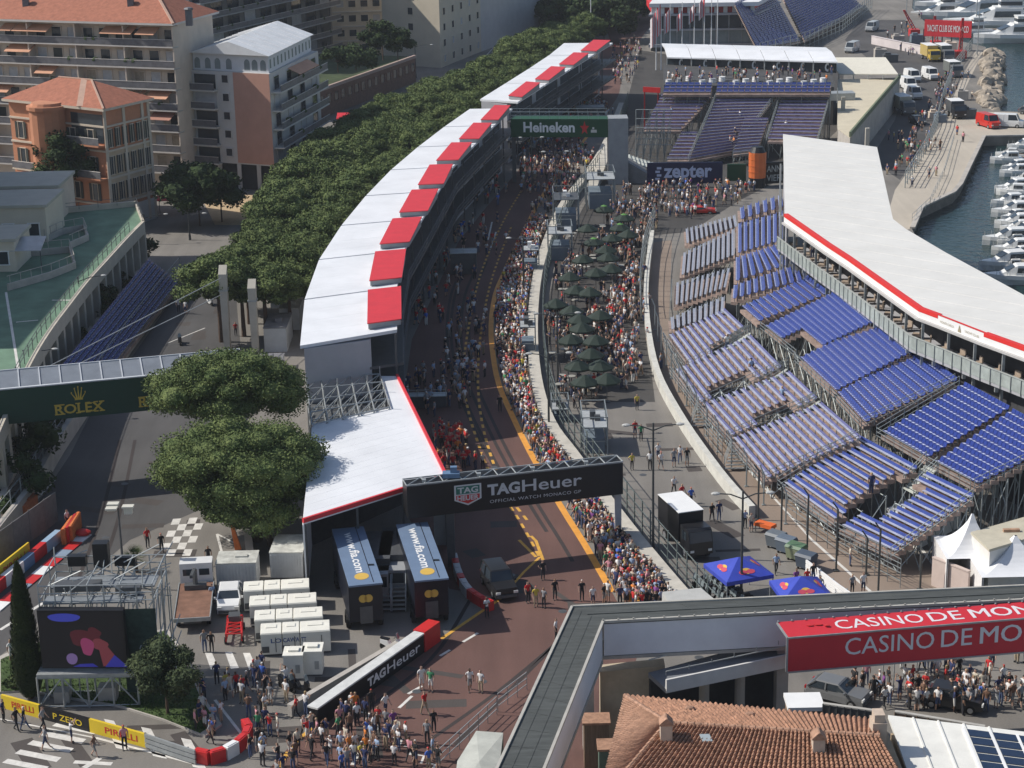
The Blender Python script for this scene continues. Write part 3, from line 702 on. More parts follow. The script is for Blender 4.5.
def stand(label,fl,fr,bl,br,n,z0,rise=.32,style='blue',cuts=(),legs=True,rails='fn',seatw=.5,group=None,cat='grandstand'):
    z1 = z0 + rise * (n - 1)
    A, B, C, D = P(*fl, z0), P(*fr, z0), P(*br, z1), P(*bl, z1)
    if group in(GL,GU):ex=.07 if group==GL else.035; A,B=A.lerp(B,-ex),B.lerp(A,-ex); D,C=D.lerp(C,-ex),C.lerp(D,-ex)
    t = thing('grandstand', label, cat, (A.x, A.y, 0), group)
    nb = ((D - A) + (C - B)); nb.z = 0; nb.normalize()
    deck = MB(); und = MB()
    step = ((D - A).length + (C - B).length) / 2 / (n - 1)
    for k in range(n):
        a, b = A.lerp(D, k / (n - 1)), B.lerp(C, k / (n - 1))
        u0, u1 = 0.0, 1.0
        for (k0, k1, c0, c1) in cuts:
            if k0 <= k <= k1: u0, u1 = c0, c1
        a, b = a.lerp(b, u0), a.lerp(b, u1)
        w = nb * (step * .98)
        lo = [a - nb * step * .45, b - nb * step * .45, b - nb * step * .45 + w, a - nb * step * .45 + w]
        if (lo[1] - lo[0]).cross(lo[2] - lo[1]).z < 0: lo = lo[::-1]
        deck.hexa([p - Vector((0, 0, rise + .03)) for p in lo], [p - Vector((0, 0, .0)) for p in lo])
        row=MB(); L=(b-a).length; r=(b-a).normalized(); ns=max(2,int(L/seatw)); up=Vector((0,0,1))
        if style in ('bench', 'benchblue', 'grey', 'far'):
            f = a + nb * (-.06) + up * .40; g_ = b + nb * (-.06) + up * .40; bw = .23
            row.hexa([f,f+nb*bw,g_+nb*bw,g_],[p+up*.05 for p in(f,f+nb*bw,g_+nb*bw,g_)],0)
            for s in range(max(2, int(L / 1.5)) + 1):
                p=a.lerp(b,min(.99,max(.01,s/max(2,int(L/1.5))))); row.beam(p,p+up*.42,.06,.06,1)
            if style != 'grey' or True:
                q0 = a + nb * .20 + up * .40; q1 = b + nb * .20 + up * .40
                row.hexa([q0,q0+nb*.04,q1+nb*.04,q1],[p+up*(.20 if style=='bench' else.26)+nb*.06 for p in(q0,q0+nb*.04,q1+nb*.04,q1)],2)
            ms={'bench':[M_BENCH,M_TUBE,M_LAV],'benchblue':[M_BENCH,M_TUBE,M_SEATB],'grey':[M_SHADEGREY,M_TUBE,M_SHADEGREY],'far':[M_BENCH,M_TUBE,mat('seat_faded_purple',(0.13,0.11,0.24),.4,.2,2)]}[style]
        else:
            for s in range(ns):
                p = a.lerp(b, (s + .06) / ns); q = a.lerp(b, (s + .94) / ns)
                f0, f1 = p + nb * -.16 + up * .38, q + nb * -.16 + up * .38
                row.hexa([f0,f1,f1+nb*.36,f0+nb*.36],[v+up*.07 for v in(f0,f1,f1+nb*.36,f0+nb*.36)],0); l0_,l1_=p.lerp(q,.12)+nb*-.14+up*.452,p.lerp(q,.88)+nb*-.14+up*.452; row.quad(l0_,l1_,l1_+nb*(.10 if style=='blue' else.19),l0_+nb*(.10 if style=='blue' else.19),3)  # pan, then a pale quad painting the sun glint on it
                f0, f1 = p + nb * .21 + up * .46, q + nb * .21 + up * .46
                row.hexa([f0,f1,f1+nb*.05,f0+nb*.05],[v+up*.27+nb*.08 for v in(f0,f1,f1+nb*.05,f0+nb*.05)],2)
            row.beam(a + up * .3 + nb * .05, b + up * .3 + nb * .05, .06, .1, 1)
            for s in range(max(2, int(L / 2)) + 1):
                p=a.lerp(b,min(.99,max(.01,s/max(2,int(L/2))))); row.beam(p+nb*.05,p+nb*.05+up*.3,.06,.06,1)
            ms=[M_SEATD if style=='deep' else M_SEATP,M_TUBE,M_SEATD if style=='deep' else M_SEATB,M_GLINT]
        build('seat_row', row, ms, t)
    build('stepped_deck', deck, M_PLYD, t)
    if legs:
        nu, nv = 5, 4
        for i in range(nu):
            for j in range(nv):
                p=A.lerp(B,i/(nu-1)).lerp(D.lerp(C,i/(nu-1)),.04+.92*j/(nv-1)); zt=p.z-rise-.05
                und.tube((p.x, p.y, 0), (p.x, p.y, zt), .06, n=5)
                if i < nu - 1:
                    q=A.lerp(B,(i+1)/(nu-1)).lerp(D.lerp(C,(i+1)/(nu-1)),.04+.92*j/(nv-1))
                    und.tube((p.x,p.y,zt-.1),(q.x,q.y,max(.1,zt-2.4)),.045,n=4); und.tube((p.x,p.y,zt-.15),(q.x,q.y,q.z-rise-.2),.045,n=4)
                if j < nv - 1:
                    q=A.lerp(B,i/(nu-1)).lerp(D.lerp(C,i/(nu-1)),.04+.92*(j+1)/(nv-1)); und.tube((p.x,p.y,.3),(q.x,q.y,q.z-rise-.2),.045,n=4)
        build('support_frame', und, M_TUBE, t)
    ra = MB(); dn = Vector((0, 0, .3)); fo = nb * (-.7)
    if 'f' in rails: railing(ra, A + fo - dn, B + fo - dn, 1.0)
    if 'n' in rails:railing(ra,B+fo*.8+(B-A).normalized()*.25-dn,C+(B-A).normalized()*.25,1.15)
    if 'l' in rails:railing(ra,A+fo*.8-(B-A).normalized()*.25-dn,D-(B-A).normalized()*.25,1.15)
    if 'b' in rails: railing(ra, D + nb * .5, C + nb * .5, 1.15)
    if ra.v: build('side_railing', ra, M_TUBE, t)
    return t, (A, B, C, D)
LB = {}
LB[1]=stand('lower grandstand block of silver benches, next to the grey shaded block at the bend',(671,340),(690,366),(723,315),(744,335),10,1.5,.3,'bench',((0,3,0,1.0),(4,9,0,.80)),group=GL)
LB[2]=stand('lower grandstand block of silver benches, second from the bend',(678,375),(700,404),(749,342),(776,370),12,1.5,.3,'bench',((2,7,0,.72),),group=GL)
LB[3]=stand('lower grandstand block of silver benches, third from the bend',(705,409),(730,437),(787,378),(812,402),12,1.5,.3,'bench',((4,8,0,.72),),group=GL)
LB[4]=stand('lower grandstand block of silver benches in the middle, with dark patches on its deck',(736,444),(766,479),(820,410),(855,441),13,1.5,.3,'bench',(),group=GL)
LB[5]=stand('lower grandstand block with blue backed benches and a pale stair at its far corner',(788,489),(832,521),(860,445),(910,472),11,1.5,.32,'benchblue',((2,8,0,.88),),group=GL,rails='fl')
LB[6]=stand('nearest narrow grandstand block with blue backed benches, beside the white tents',(846,531),(892,554),(926,481),(967,501),12,1.5,.32,'benchblue',((3,9,.30,1),),group=GL)
stand('upper grandstand block of blue seats right below the far end of the white roof corner',(744,310),(760,324),(812,280),(832,295),11,5.2,.3,'blue',group=GU,rails='')
stand('upper grandstand block of dim violet blue seats beside the gap with a lit doorway',(768,330),(802,357),(835,297),(869,326),14,5.2,.3,'blue',((0,3,0,.45),),group=GU,rails='f')
stand('upper grandstand block of bright blue seats between two plywood aisles',(803,362),(836,393),(874,327),(908,356),13,5.2,.3,'blue',group=GU,rails='f')
stand('upper grandstand block of bright blue seats with a grey rail on its near side',(840,397),(866,425),(913,357),(952,385),12,5.2,.3,'blue',group=GU,rails='fn')
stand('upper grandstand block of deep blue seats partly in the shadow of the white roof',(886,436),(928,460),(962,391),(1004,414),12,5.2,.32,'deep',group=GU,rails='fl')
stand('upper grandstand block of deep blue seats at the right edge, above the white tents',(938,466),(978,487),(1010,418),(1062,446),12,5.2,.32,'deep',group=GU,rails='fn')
GG = 'shaded blocks of the right grandstand at the bend'
stand('small farthest block of grey benches in the stand at the bend',(686,232),(687,246),(733,219),(735,230),11,1.5,.28,'grey',group=GG,rails='')
stand('longest block of grey benches in the stand at the bend, second from its far end',(684,256),(682,278),(732,233),(732,259),11,1.5,.28,'grey',group=GG,rails='')
stand('block of grey benches in the stand at the bend, third from its far end',(677,286),(676,308),(728,272),(724,291),11,1.5,.28,'grey',group=GG,rails='f')
stand('short block of grey benches at the bend, touching the sunlit silver benches',(671,321),(672,333),(722,301),(721,317),10,1.5,.28,'grey',group=GG,rails='')
GH = 'blue seat blocks of the grandstand at the bend'
stand('small farthest block of blue seats left of the white roof corner',(741,211),(742,222),(779,199),(780,211),6,5.0,.3,'blue',group=GH,rails='')
stand('tall block of blue seats left of the white roof corner',(739,227),(739,256),(780,216),(780,244),8,5.0,.3,'blue',group=GH,rails='')
stand('block of blue seats below the grey balcony corner',(737,261),(737,284),(782,247),(800,264),9,5.0,.3,'blue',group=GH,rails='')
stand('short block of blue seats between the bend and the sunlit upper block',(735,289),(734,302),(807,265),(813,281),12,5.0,.3,'blue',group=GH,rails='')
# pale stair flights joining the tiers
for(a,b,lab)in(((728,346),(751,331),'pale stair flight between first and second silver bench blocks'),((764,382),(788,367),'pale stair flight between second and third silver bench blocks'),((797,414),(821,399),'pale stair flight between third and fourth silver bench blocks'),((903,487),(926,463),'pale stair flight at the top of the nearest bench blocks')):
    p,q=P(*a,3.6),P(*b,5.3); t=thing('stair_flight',lab,'stairs',(p.x,p.y,0),'pale stair flights of the grandstand')
    mb = MB(); d = (q - p); d.z = 0; s = Vector((d.y, -d.x, 0)).normalized() * 1.5
    for k in range(9):c0=p.lerp(q,k/9); c1=p.lerp(q,(k+1)/9); c1.z=c0.z; mb.hexa([v-Vector((0,0,.12))for v in(c0,c0+s,c1+s,c1)],[c0,c0+s,c1+s,c1])
    build('tread', mb, M_STEP, t); mb = MB(); railing(mb, p + s, q + s, 1.0); railing(mb, p, q, 1.0)
    for c in (p, q, p + s, q + s): mb.tube((c.x, c.y, 0), (c.x, c.y, c.z), .06, n=5)
    build('handrail', mb, M_TUBE, t)
# front access steps at the pavement and grey steel platform railings along the front
for(x,y,lab)in((698,428,'dark front access steps below the second silver bench block'),(731,471,'dark front access steps below the fourth silver bench block')):
    p=P(x,y); t=thing('access_steps',lab,'stairs',tuple(p),'front access steps of the grandstand'); mb=MB()
    for k in range(6): mb.box((p.x + .3 + k * .14, p.y + .3 * k, .22 * (k + 1)), (1.7, .28, .06))
    build('tread', mb, M_STEEL, t); mb = MB()
    for s in (-.9, .9): railing(mb, (p.x + .3 + s, p.y, .3), (p.x + 1.1 + s, p.y + 1.7, 1.5), 1.0)
    build('handrail', mb, M_TUBE, t)
wp=resample(px((655,330),(660,350),(672,380),(690,412),(716,450),(742,482),(770,512),(806,540)),4.5)
for i, p in enumerate(wp):
    mb=MB(); mb.tube(p,p+Vector((0,0,2.7)),.07); mb.tube(p+Vector((0,0,2.7)),p+Vector((-.35,.1,3.5)),.06); mb.box(tuple(p-Vector((0,0,0))),(.3,.3,.08))
    whole('fence_post',mb,M_TUBE,'slim grey bent top fence post before the silver benches, '+ORDS[i]+' from the far end','post','bent top posts before the grandstand')
for i,(x,y,h)in enumerate(((758,520,4.2),(781,540,4.4),(807,553,4.8),(836,571,5.0),(878,596,5.2),(866,575,3.0),(920,590,2.8))):
    p=P(x,y); mb=MB(); mb.tube(p,p+Vector((0,0,h)),.08); mb.tube(p+Vector((0,0,h)),p+Vector((-.4,0,h+.6)),.06); mb.box(tuple(p),(.4,.4,.1))
    whole('fence_post',mb,M_POLE,'dark post on the tan pavement, '+ORDS[(0,1,2,3,5,4,6)[i]]+' from the left by the nearest stand','post','dark posts by the nearest stand')
# front scaffold platforms
for a,b,l_ in(((664,356),(694,418),'first and second silver blocks'),((704,440),(722,462),'third silver block'),((786,520),(838,556),'blue backed bench block'),((838,556),(900,588),'nearest narrow block')):
    mb=MB(); p,q=P(*a),P(*b); p.z=q.z=1.2; railing(mb,p,q,1.1,1.4,3); railing(mb,(p.x,p.y,0),(q.x,q.y,0),1.2,1.4,2); whole('platform_railing',mb,M_TUBE,'grey tube railing at the foot of the '+l_,'railing')

# concrete track barrier curved along the service road
bar = smooth_line(px((652, 238), (646, 300), (654, 368), (678, 420), (719, 480), (752, 518)), 5)
mb = MB(); wall_along(mb, bar, .55, 0, 1.05)
whole('concrete_barrier',mb,mat('barrier_pale',(.56,.55,.50),.8,.15,1),'long pale concrete barrier curving along the grey service road below the stands','barrier')
ar=px((806,573),(838,598),(872,622),(905,646)); t=thing('guard_rail','white steel guard rail right of the wheelie bins','guard rail',tuple(ar[0])); mb=MB()
for h in (.25, .6, .95): wall_along(mb, ar, .12, h - .14, h + .14)
build('rail_beam', mb, M_WHITE, t); mb = MB()
for p in resample(ar, 2.0): mb.beam((p.x + .12, p.y + .12, 0), (p.x + .12, p.y + .12, 1.1), .1, .1)
build('rail_post', mb, M_STEEL, t)
# tall catch fence on the bend side of the crowd
fl_ = smooth_line(px((655, 228), (644, 262), (640, 300), (641, 318)), 3); mb = MB()
for p in resample(fl_, 2.4): mb.tube(p, p + Vector((0, 0, 3.4)), .06)
for h in (.9, 1.7, 2.5, 3.3):
    for a, b in zip(fl_, fl_[1:]): mb.beam(a + Vector((0, 0, h)), b + Vector((0, 0, h)), .05, .05)
whole('catch_fence',mb,M_TUBE,'tall grey catch fence at the bend between the crowd and the pale barrier','fence')

# ------------------------------------------------------------------ big white roofed suite block
zf, zr = 13.6, 13.6
fr_px=[(785,214),(828,244),(848,257),(893,289),(920,308),(939,315),(985,333),(1024,347),(1080,368)]
bk_px = [(783, 134), (877, 147), (893, 219), (906, 229), (945, 252), (1024, 295), (1080, 327)]
FRL = [P(x, y, zf) for x, y in fr_px]; BKL = [P(x, y, zr) for x, y in bk_px]
t=thing('suite_building','long white roofed hospitality block with a red stripe above the blue stands','building',(FRL[3].x,FRL[3].y,0))
poly = FRL + BKL[::-1]; mb = MB()
tri=tessellate_polygon([poly]); mb.add(poly,[tuple(f)for f in tri]); mb.add([p-Vector((0,0,.35))for p in poly],[tuple(f)for f in tri])
n = len(poly)
for i in range(len(FRL)-1,n):a,b=poly[i],poly[(i+1)%n]; mb.quad(a,b,b-Vector((0,0,.35)),a-Vector((0,0,.35)))
d0 = P(880, 172, 14) - P(787, 160, 14); d0.z = 0; d0.normalize(); n0 = V0 = Vector((-d0.y, d0.x, 0))
def zroof(p):
    df=min((Vector((q[0],q[1],0))-Vector((p[0],p[1],0))).length for q in resample(FRL,1.0)); db=min((Vector((q[0],q[1],0))-Vector((p[0],p[1],0))).length for q in resample(BKL,1.0))
    return zf + (zr - zf) * df / (df + db + 1e-6)
ws = [p.dot(n0) for p in poly]; k = min(ws) + 1.8
while k < max(ws):
    hit = []
    for p, q in zip(poly, poly[1:] + poly[:1]):
        a, b = p.dot(n0) - k, q.dot(n0) - k
        if a * b < 0: c = p.lerp(q, a / (a - b)); hit.append(c)
    hit.sort(key=lambda c: c.dot(d0))
    for a, b in zip(hit[::2], hit[1::2]):
        if(b-a).length>1:mb.beam(a.lerp(b,.03)+Vector((0,0,.0)),a.lerp(b,.97)+Vector((0,0,.0)),.06,.04)
    k += 3.1
build('roof', mb, mat('cream_membrane', (.70, .685, .645), .5, .06, .25), t)
def facade_dir(i):
    a=FRL[max(0,i-1)]; b=FRL[min(len(FRL)-1,i+1)]; d=b-a; d.z=0; d.normalize(); return Vector((d.y,-d.x,0))
OUT = [facade_dir(i) for i in range(len(FRL))]
if OUT[3].x > 0: OUT = [-o for o in OUT]
def band(o0, z0, z1, th):
    mb = MB()
    for i in range(len(FRL) - 1):
        a,b=FRL[i]+OUT[i]*o0,FRL[i+1]+OUT[i+1]*o0; a2,b2=a-OUT[i]*th,b-OUT[i+1]*th
        lo=[Vector((p.x,p.y,z0))for p in(a,b,b2,a2)]; hi=[Vector((p.x,p.y,z1))for p in(a,b,b2,a2)]; mb.hexa(lo,hi)
    return mb
build('fascia', band(.10, 12.75, 13.58, .2), M_WHITE, t)
mb = MB()
for i in range(len(FRL) - 1):
    a, b = FRL[i], FRL[i + 1]; zt = .34 if i != 5 else .12
    mb.hexa([a+OUT[i]*.12+Vector((0,0,.02)),b+OUT[i+1]*.12+Vector((0,0,.02)),b-OUT[i+1]*zt+Vector((0,0,.02)),a-OUT[i]*zt+Vector((0,0,.02))],[p+Vector((0,0,.05))for p in(a+OUT[i]*.12,b+OUT[i+1]*.12,b-OUT[i+1]*zt,a-OUT[i]*zt)])
    if i!=5:mb.hexa([p+Vector((0,0,-.3))for p in(a+OUT[i]*.105,b+OUT[i+1]*.105,b+OUT[i+1]*.125,a+OUT[i]*.125)],[p+Vector((0,0,.04))for p in(a+OUT[i]*.105,b+OUT[i+1]*.105,b+OUT[i+1]*.125,a+OUT[i]*.125)])
build('red_stripe', mb, mat('stripe_red', (.66, .035, .03), .5, .05), t)
mb=MB(); a=FRL[5]+OUT[5]*.11; b=FRL[6]+OUT[6]*.11; a=Vector((a.x,a.y,12.75)); b=Vector((b.x,b.y,12.75))
EM_=mat('emblem_taupe',(.35,.30,.2),.5,0); put_text(mb,'MONTE-CARLO',a,b,a+Vector((0,0,.83)),.06,.36,.35,.6,.03,0); build('panel_lettering',mb,EM_,t); mb=MB(); put_text(mb,'YACHT-CLUB',a,b,a+Vector((0,0,.83)),.60,.90,.35,.6,.03,0); build('panel_lettering',mb,EM_,t); mb=MB(); shape_on(mb,[(.45,.15),(.52,.15),(.485,.9)],a,b,a+Vector((0,0,.83)),.03)
build('panel_emblem', mb, EM_, t)
build('lower_eave', band(.35, 12.55, 12.74, .6), mat('eave_grey', (.45, .44, .43), .6, .1), t)
build('floor_slab', band(.75, 9.75, 10.0, 6.0), M_GREYW, t)
mb=band(.78,10.02,11.15,.04); build('balustrade_panel',mb,mat('frosted_glass',(.36,.40,.38),.25,.25,.8,0,0,.6),t)
mb = band(.84, 11.15, 11.24, .12)
fl2 = [FRL[i] + OUT[i] * .82 for i in range(len(FRL))]
for p in resample(fl2, 1.25): mb.beam((p.x, p.y, 9.8), (p.x, p.y, 11.2), .07, .07)
build('balustrade_frame', mb, mat('frame_grey_green', (.36, .38, .36), .5, .1), t)
mb = MB()
for i,p in enumerate(resample([FRL[i]+OUT[i]*.05 for i in range(len(FRL))],3.6)):mb.beam((p.x,p.y,0),(p.x,p.y,12.6),.22,.22)
build('column', mb, M_STEEL, t)
build('back_wall',band(-2.3,0,13.1,.2),M_DARK,t); build('void_shade_wall',band(-.4,0,9.7,.2),mat('under_stand_shade',(.06,.06,.065),.8,.4,.5),t)  # the lower one is a dark sheet for the shaded void below the suites
FURN = mat('furniture_beige', (.35, .28, .22), .7, .4, 1); ls = None
for i, p in enumerate(resample([FRL[i] - OUT[i] * 1.0 for i in range(len(FRL))], 2.4)):
    if ls is None:
        ls=thing('lounge_chair','beige lounge chair on the balcony under the red striped white roof','chair',(p.x,p.y,10.005),'lounge chairs in the suites')
        mb=MB(); mb.box((0,0,.22),(.75,.7,.2)); build('seat',mb,FURN,ls,local=True); mb=MB(); mb.box((.33,0,.43),(.12,.7,.45)); build('backrest',mb,FURN,ls,local=True)
        for sx in (-.3, .3):
            for sy in(-.28,.28):mb=MB(); mb.box((sx,sy,0),(.05,.05,.21)); build('leg',mb,M_STEELD,ls,local=True)
    else: dup(ls, (p.x, p.y, 10.005), rnd.uniform(-.5, .5))
mb = MB()
for i,p in enumerate(resample([FRL[i]+OUT[i]*.5 for i in range(len(FRL))],4.2)):mb.box((p.x,p.y,9.25),(.28,.28,.5))
build('floodlight', mb, M_STEEL, t)
mb=MB(); a,b=FRL[0],BKL[0]; wall_along(mb,[a+Vector((.3,0,0)),b+Vector((.3,0,0))],.2,0,13.1); build('end_wall',mb,M_GREYW,t)
for f in(.02,.3,.62):p=a.lerp(b,f); mb=MB(); mb.tube((p.x-.35,p.y,0),(p.x-.35,p.y,13.2),.12); build('end_post',mb,M_STEEL,t)

# ------------------------------------------------------------------ covered footbridge in the foreground
zt=9.0; far=[P(572,607,zt),P(800,596,zt),P(1024,587,zt),P(1200,578,zt)]; near=[P(603,622,zt),P(800,611.5,zt),P(1024,600,zt),P(1200,591,zt)]
la, lb = P(572, 607, zt), P(462, 845, zt); ra_, rb_ = P(603, 622, zt), P(516, 840, zt)
M_WALKR=mat('walkway_roofing_felt',(.070,.076,.074),.8,.3,1.2,stretch=(.4,3,1)); M_WALKW=mat('walkway_wall',(.74,.73,.76),.65,.06,.6); M_EDGE=mat('roof_edge_trim',(.42,.40,.36),.6,.15,1)
t=thing('covered_walkway','grey felt roofed covered footbridge bending in front of the track','walkway',(near[0].x,near[0].y,0))
V = Vector
mb = MB(); d = V((0, 0, .15))
top=far[:]; mb.hexa([p-d for p in(near[0],near[3],far[3],far[0])],[near[0],near[3],far[3],far[0]])
mb.hexa([p - d for p in (lb, rb_, ra_, la)], [lb, rb_, ra_, la])
for k in range(1, 14):
    a,b=lb.lerp(la,k/14),rb_.lerp(ra_,k/14); mb.beam(a+V((0,0,.005)),b+V((0,0,.005)),.06,.02)
for k in range(1, 12):
    a,b=near[0].lerp(near[3],k/12),far[0].lerp(far[3],k/12); mb.beam(a+V((0,0,.005)),b+V((0,0,.005)),.06,.02)
for s in (.3, .62): mb.beam(lb.lerp(rb_, s) + V((0, 0, .01)), la.lerp(ra_, s) + V((0, 0, .01)), .05, .02)
mb.beam(far[0].lerp(near[0], .5) + V((0, 0, .02)), far[3].lerp(near[3], .5) + V((0, 0, .02)), .12, .06)
build('roof', mb, M_WALKR, t)
mb = MB(); e = V((0, 0, .02))
for a, b in ((near[0], near[3]), (far[0], far[3]), (la, lb), (ra_, rb_)): mb.beam(a + e, b + e, .16, .16)
for k in range(40):
    p = near[0].lerp(near[3], k / 40); mb.box((p.x, p.y, zt + .09), (.10, .06, .1))
build('edge_trim', mb, M_EDGE, t)
mb=MB(); wall_along(mb,[near[0]+V((.05,.1,0)),near[3]+V((0,.1,0))],.12,6.75,zt-.16); wall_along(mb,[ra_+V((-.1,0,0)),rb_+V((-.1,0,0))],.12,6.6,zt-.16); wall_along(mb,[la+V((.12,0,0)),lb+V((.12,0,0))],.12,7.6,zt-.16); wall_along(mb,[far[0]-V((0,.12,0)),far[3]-V((0,.12,0))],.12,6.75,zt-.16)
build('wall', mb, M_WALKW, t)
mb=MB(); d=V((0,0,2.3)); mb.hexa([p-d-V((0,0,.2))for p in(near[0],near[3],far[3],far[0])],[p-d for p in(near[0],near[3],far[3],far[0])]); mb.hexa([p-d-V((0,0,.41))for p in(lb,rb_,ra_,la)],[p-d-V((0,0,.21))for p in(lb,rb_,ra_,la)]); build('floor',mb,M_CONC,t)
for p in(near[0].lerp(far[0],.5),near[0].lerp(near[3],.30)+V((0,.6,0)),la.lerp(lb,.45)+V((1,0,0)),la.lerp(lb,.8)+V((1,0,0))):
    mb = MB(); mb.box((p.x, p.y, 0), (.7, .7, 6.5)); build('pier', mb, M_CONC, t)
# casino banner
bk0, bk1 = P(778, 623, 8.95), P(1180, 590, 8.95)
nrm=V((bk1.y-bk0.y,-(bk1.x-bk0.x),0)).normalized(); f0=bk0+nrm*1.35+V((.25,0,0)); f1=bk1+nrm*1.35+V((.25,0,0))
zt_ = Z_at(638, f0.y, 787); zb_ = Z_at(672, f0.y, 785)
ft0,ft1=V((f0.x,f0.y,zt_)),V((f1.x,f1.y,zt_)); fb0,fb1=V((f0.x,f0.y,zb_)),V((f1.x,f1.y,zb_)); bt0,bt1=bk0,bk1
t=thing('casino_banner','red two sided banner box with white casino lettering on the covered walkway','banner',(ft0.x,ft0.y,zb_))
M_BAN = mat('banner_red', (.60, .035, .05), .5, .06, .5); n_ = V((0, .03, 0))
mb=MB(); mb.hexa([fb0,fb1,fb1-nrm*.08,fb0-nrm*.08],[ft0,ft1,ft1-nrm*.08,ft0-nrm*.08]); fp=build('front_panel',mb,M_BAN,t)
mb=MB(); mb.hexa([ft0,ft1,bt1,bt0],[p+V((0,0,.06))for p in(ft0,ft1,bt1,bt0)]); tpn=build('top_panel',mb,M_BAN,t)
Lf = (ft1 - ft0).length
def fu(x, y0, y1): # fraction along the front panel for a column of the photo
    lo, hi = 0., 1.
    for _ in range(30):
        m = (lo + hi) / 2; p = ft0.lerp(ft1, m)
        # horizontal bearing of p
        if P(x, y0 + (y1 - y0) * m, zt_).x / P(x, y0 + (y1 - y0) * m, zt_).y > p.x / p.y: lo = m
        else: hi = m
    return lo
mb = MB(); F0 = [fu(x, 655, 620) for x in (845, 934, 941, 972, 980, 1172)]
for w_,a,b in(('CASINO',0,1),('DE',2,3),('MONTE-CARLO',4,5)):put_text(mb,w_,fb0,fb1,ft0,F0[a],F0[b],.35,.85,.02,.002)
build('lettering', mb, mat('banner_white', (.75, .72, .74), .5, 0), fp)
mb = MB(); F0 = [fu(x, 628, 600) for x in (841, 929, 935, 968, 977, 1168)]; z6 = V((0, 0, .06))
for w_,a,b in(('CASINO',0,1),('DE',2,3),('MONTE-CARLO',4,5)):put_text(mb,w_,ft0+z6,ft1+z6,bt0+z6,F0[a],F0[b],.22,.80,.015,.002)
build('lettering', mb, MATS['banner_white'], tpn)
mb=MB(); mb.beam(ft0+V((-.03,-.03,.0)),ft1+V((0,-.03,0)),.1,.1); mb.beam(fb0-nrm*.04+V((-.05,0,0)),ft0-nrm*.04+V((-.05,0,0)),.12,.12); mb.beam(ft0+V((-.05,0,0)),bt0+V((-.05,0,0)),.1,.1); mb.beam(fb0+V((0,-.02,-.03)),fb1+V((0,-.02,-.03)),.09,.09)
for k in range(30):p=bt0.lerp(bt1,k/30)+V((0,0,.07)); mb.box(tuple(p),(.08,.12,.06)); p=ft0.lerp(ft1,k/30); mb.box((p.x,p.y-.05,p.z-.04),(.06,.05,.08))
build('frame', mb, M_STEEL, t)
# dark shape printed on the top panel
mb = MB(); c = ft0.lerp(bt0, .55) + (ft1 - ft0).normalized() * 2.2 + V((0, 0, .09))
for dx,dy,s in((-.5,0,.25),(0,.08,.32),(.5,-.05,.2)):mb.ell((c.x+dx,c.y+dy,c.z+.02),(s,.12,.03),6,3)
whole('small_flag', mb, M_REDD, 'little crumpled dark red cloth lying on top of the casino banner', 'cloth')
# ------------------------------------------------------------------ tiled house and what stands round it, bottom edge
M_TILE = mat('roof_tile_terracotta', (.31, .165, .105), .8, .5, 2.6)
M_TILE2 = mat('roof_tile_pale', (.37, .215, .145), .8, .35, 2.6)
ze, zr_ = 8.0, 9.35
eF0, eF1 = P(625, 697, ze), P(884, 722, ze); r0, r1 = P(667, 724, zr_), P(880, 737, zr_)
dn = (r0 - eF0); 
eN0 = P(597, 790, ze); eN1 = V((eF1.x, eN0.y - 1.5, ze)); eN0.y = eN1.y
t=thing('tiled_house','house with a ribbed terracotta tile roof and hip at the bottom edge','house',(r0.x,r0.y,0))
def tiled(a, b, c, d, mtl, pitch=.29):
    """barrel tiles on the slope a-b (eave) to d-c (ridge)"""
    mb = MB(); L = (b - a).length; n = max(3, int(L / pitch)); rows = max(4, int((d - a).length / .36))
    nrm = (b - a).cross(d - a).normalized(); nrm = nrm if nrm.z > 0 else -nrm
    per = 4; vs = []; W_ = n * per + 1
    for j in range(rows * 2 + 1):
        jj = (j + 1) // 2; f = jj / rows; lift = .05 if j % 2 == 0 else 0.0
        if j == 0: lift = .05
        for i in range(W_):
            u = i / (W_ - 1); p = a.lerp(b, u).lerp(d.lerp(c, u), f)
            w = (0, .12, .16, .12)[i % per]; jit = .02 * math.sin(i * 7.3 + jj * 3.1)
            vs.append(p + nrm * (w + lift * (1 if j % 2 == 0 else 0) + jit))
    fs=[(j*W_+i,j*W_+i+1,(j+1)*W_+i+1,(j+1)*W_+i)for j in range(rows*2)for i in range(W_-1)]
    mb.add(vs, fs); return mb
hip_end = r0
build('roof', tiled(eF1, eF0, r0, r1, mtl=None), M_TILE, t)
build('roof', tiled(V((eN0.x, eN0.y, ze)), eN1, r1, r0, None), M_TILE, t)
build('hip_roof',tiled(eF0,V((eN0.x,eN0.y,ze)),r0+V((-.02,-.02,0)),r0+V((.02,.02,0)),None),M_TILE2,t)
mb = MB()
for a, b in ((r0, r1), (r0, eF0), (r0, V((eN0.x, eN0.y, ze)))):
    k = int((b - a).length / .35)
    for i in range(k):mb.tube(a.lerp(b,i/k)+V((0,0,.06)),a.lerp(b,(i+1)/k)+V((0,0,.09)),.12,.14,7)
build('ridge_tile', mb, M_TILE2, t)
mb=MB(); mb.prism([(eF0.x+.3,eF0.y-.3),(eF1.x,eF1.y-.3),(eN1.x,eN1.y+.3),(eN0.x+.3,eN0.y+.3)],0,ze-.1); build('wall',mb,mat('ochre_plaster',(.45,.34,.22),.85,.12,.8),t)
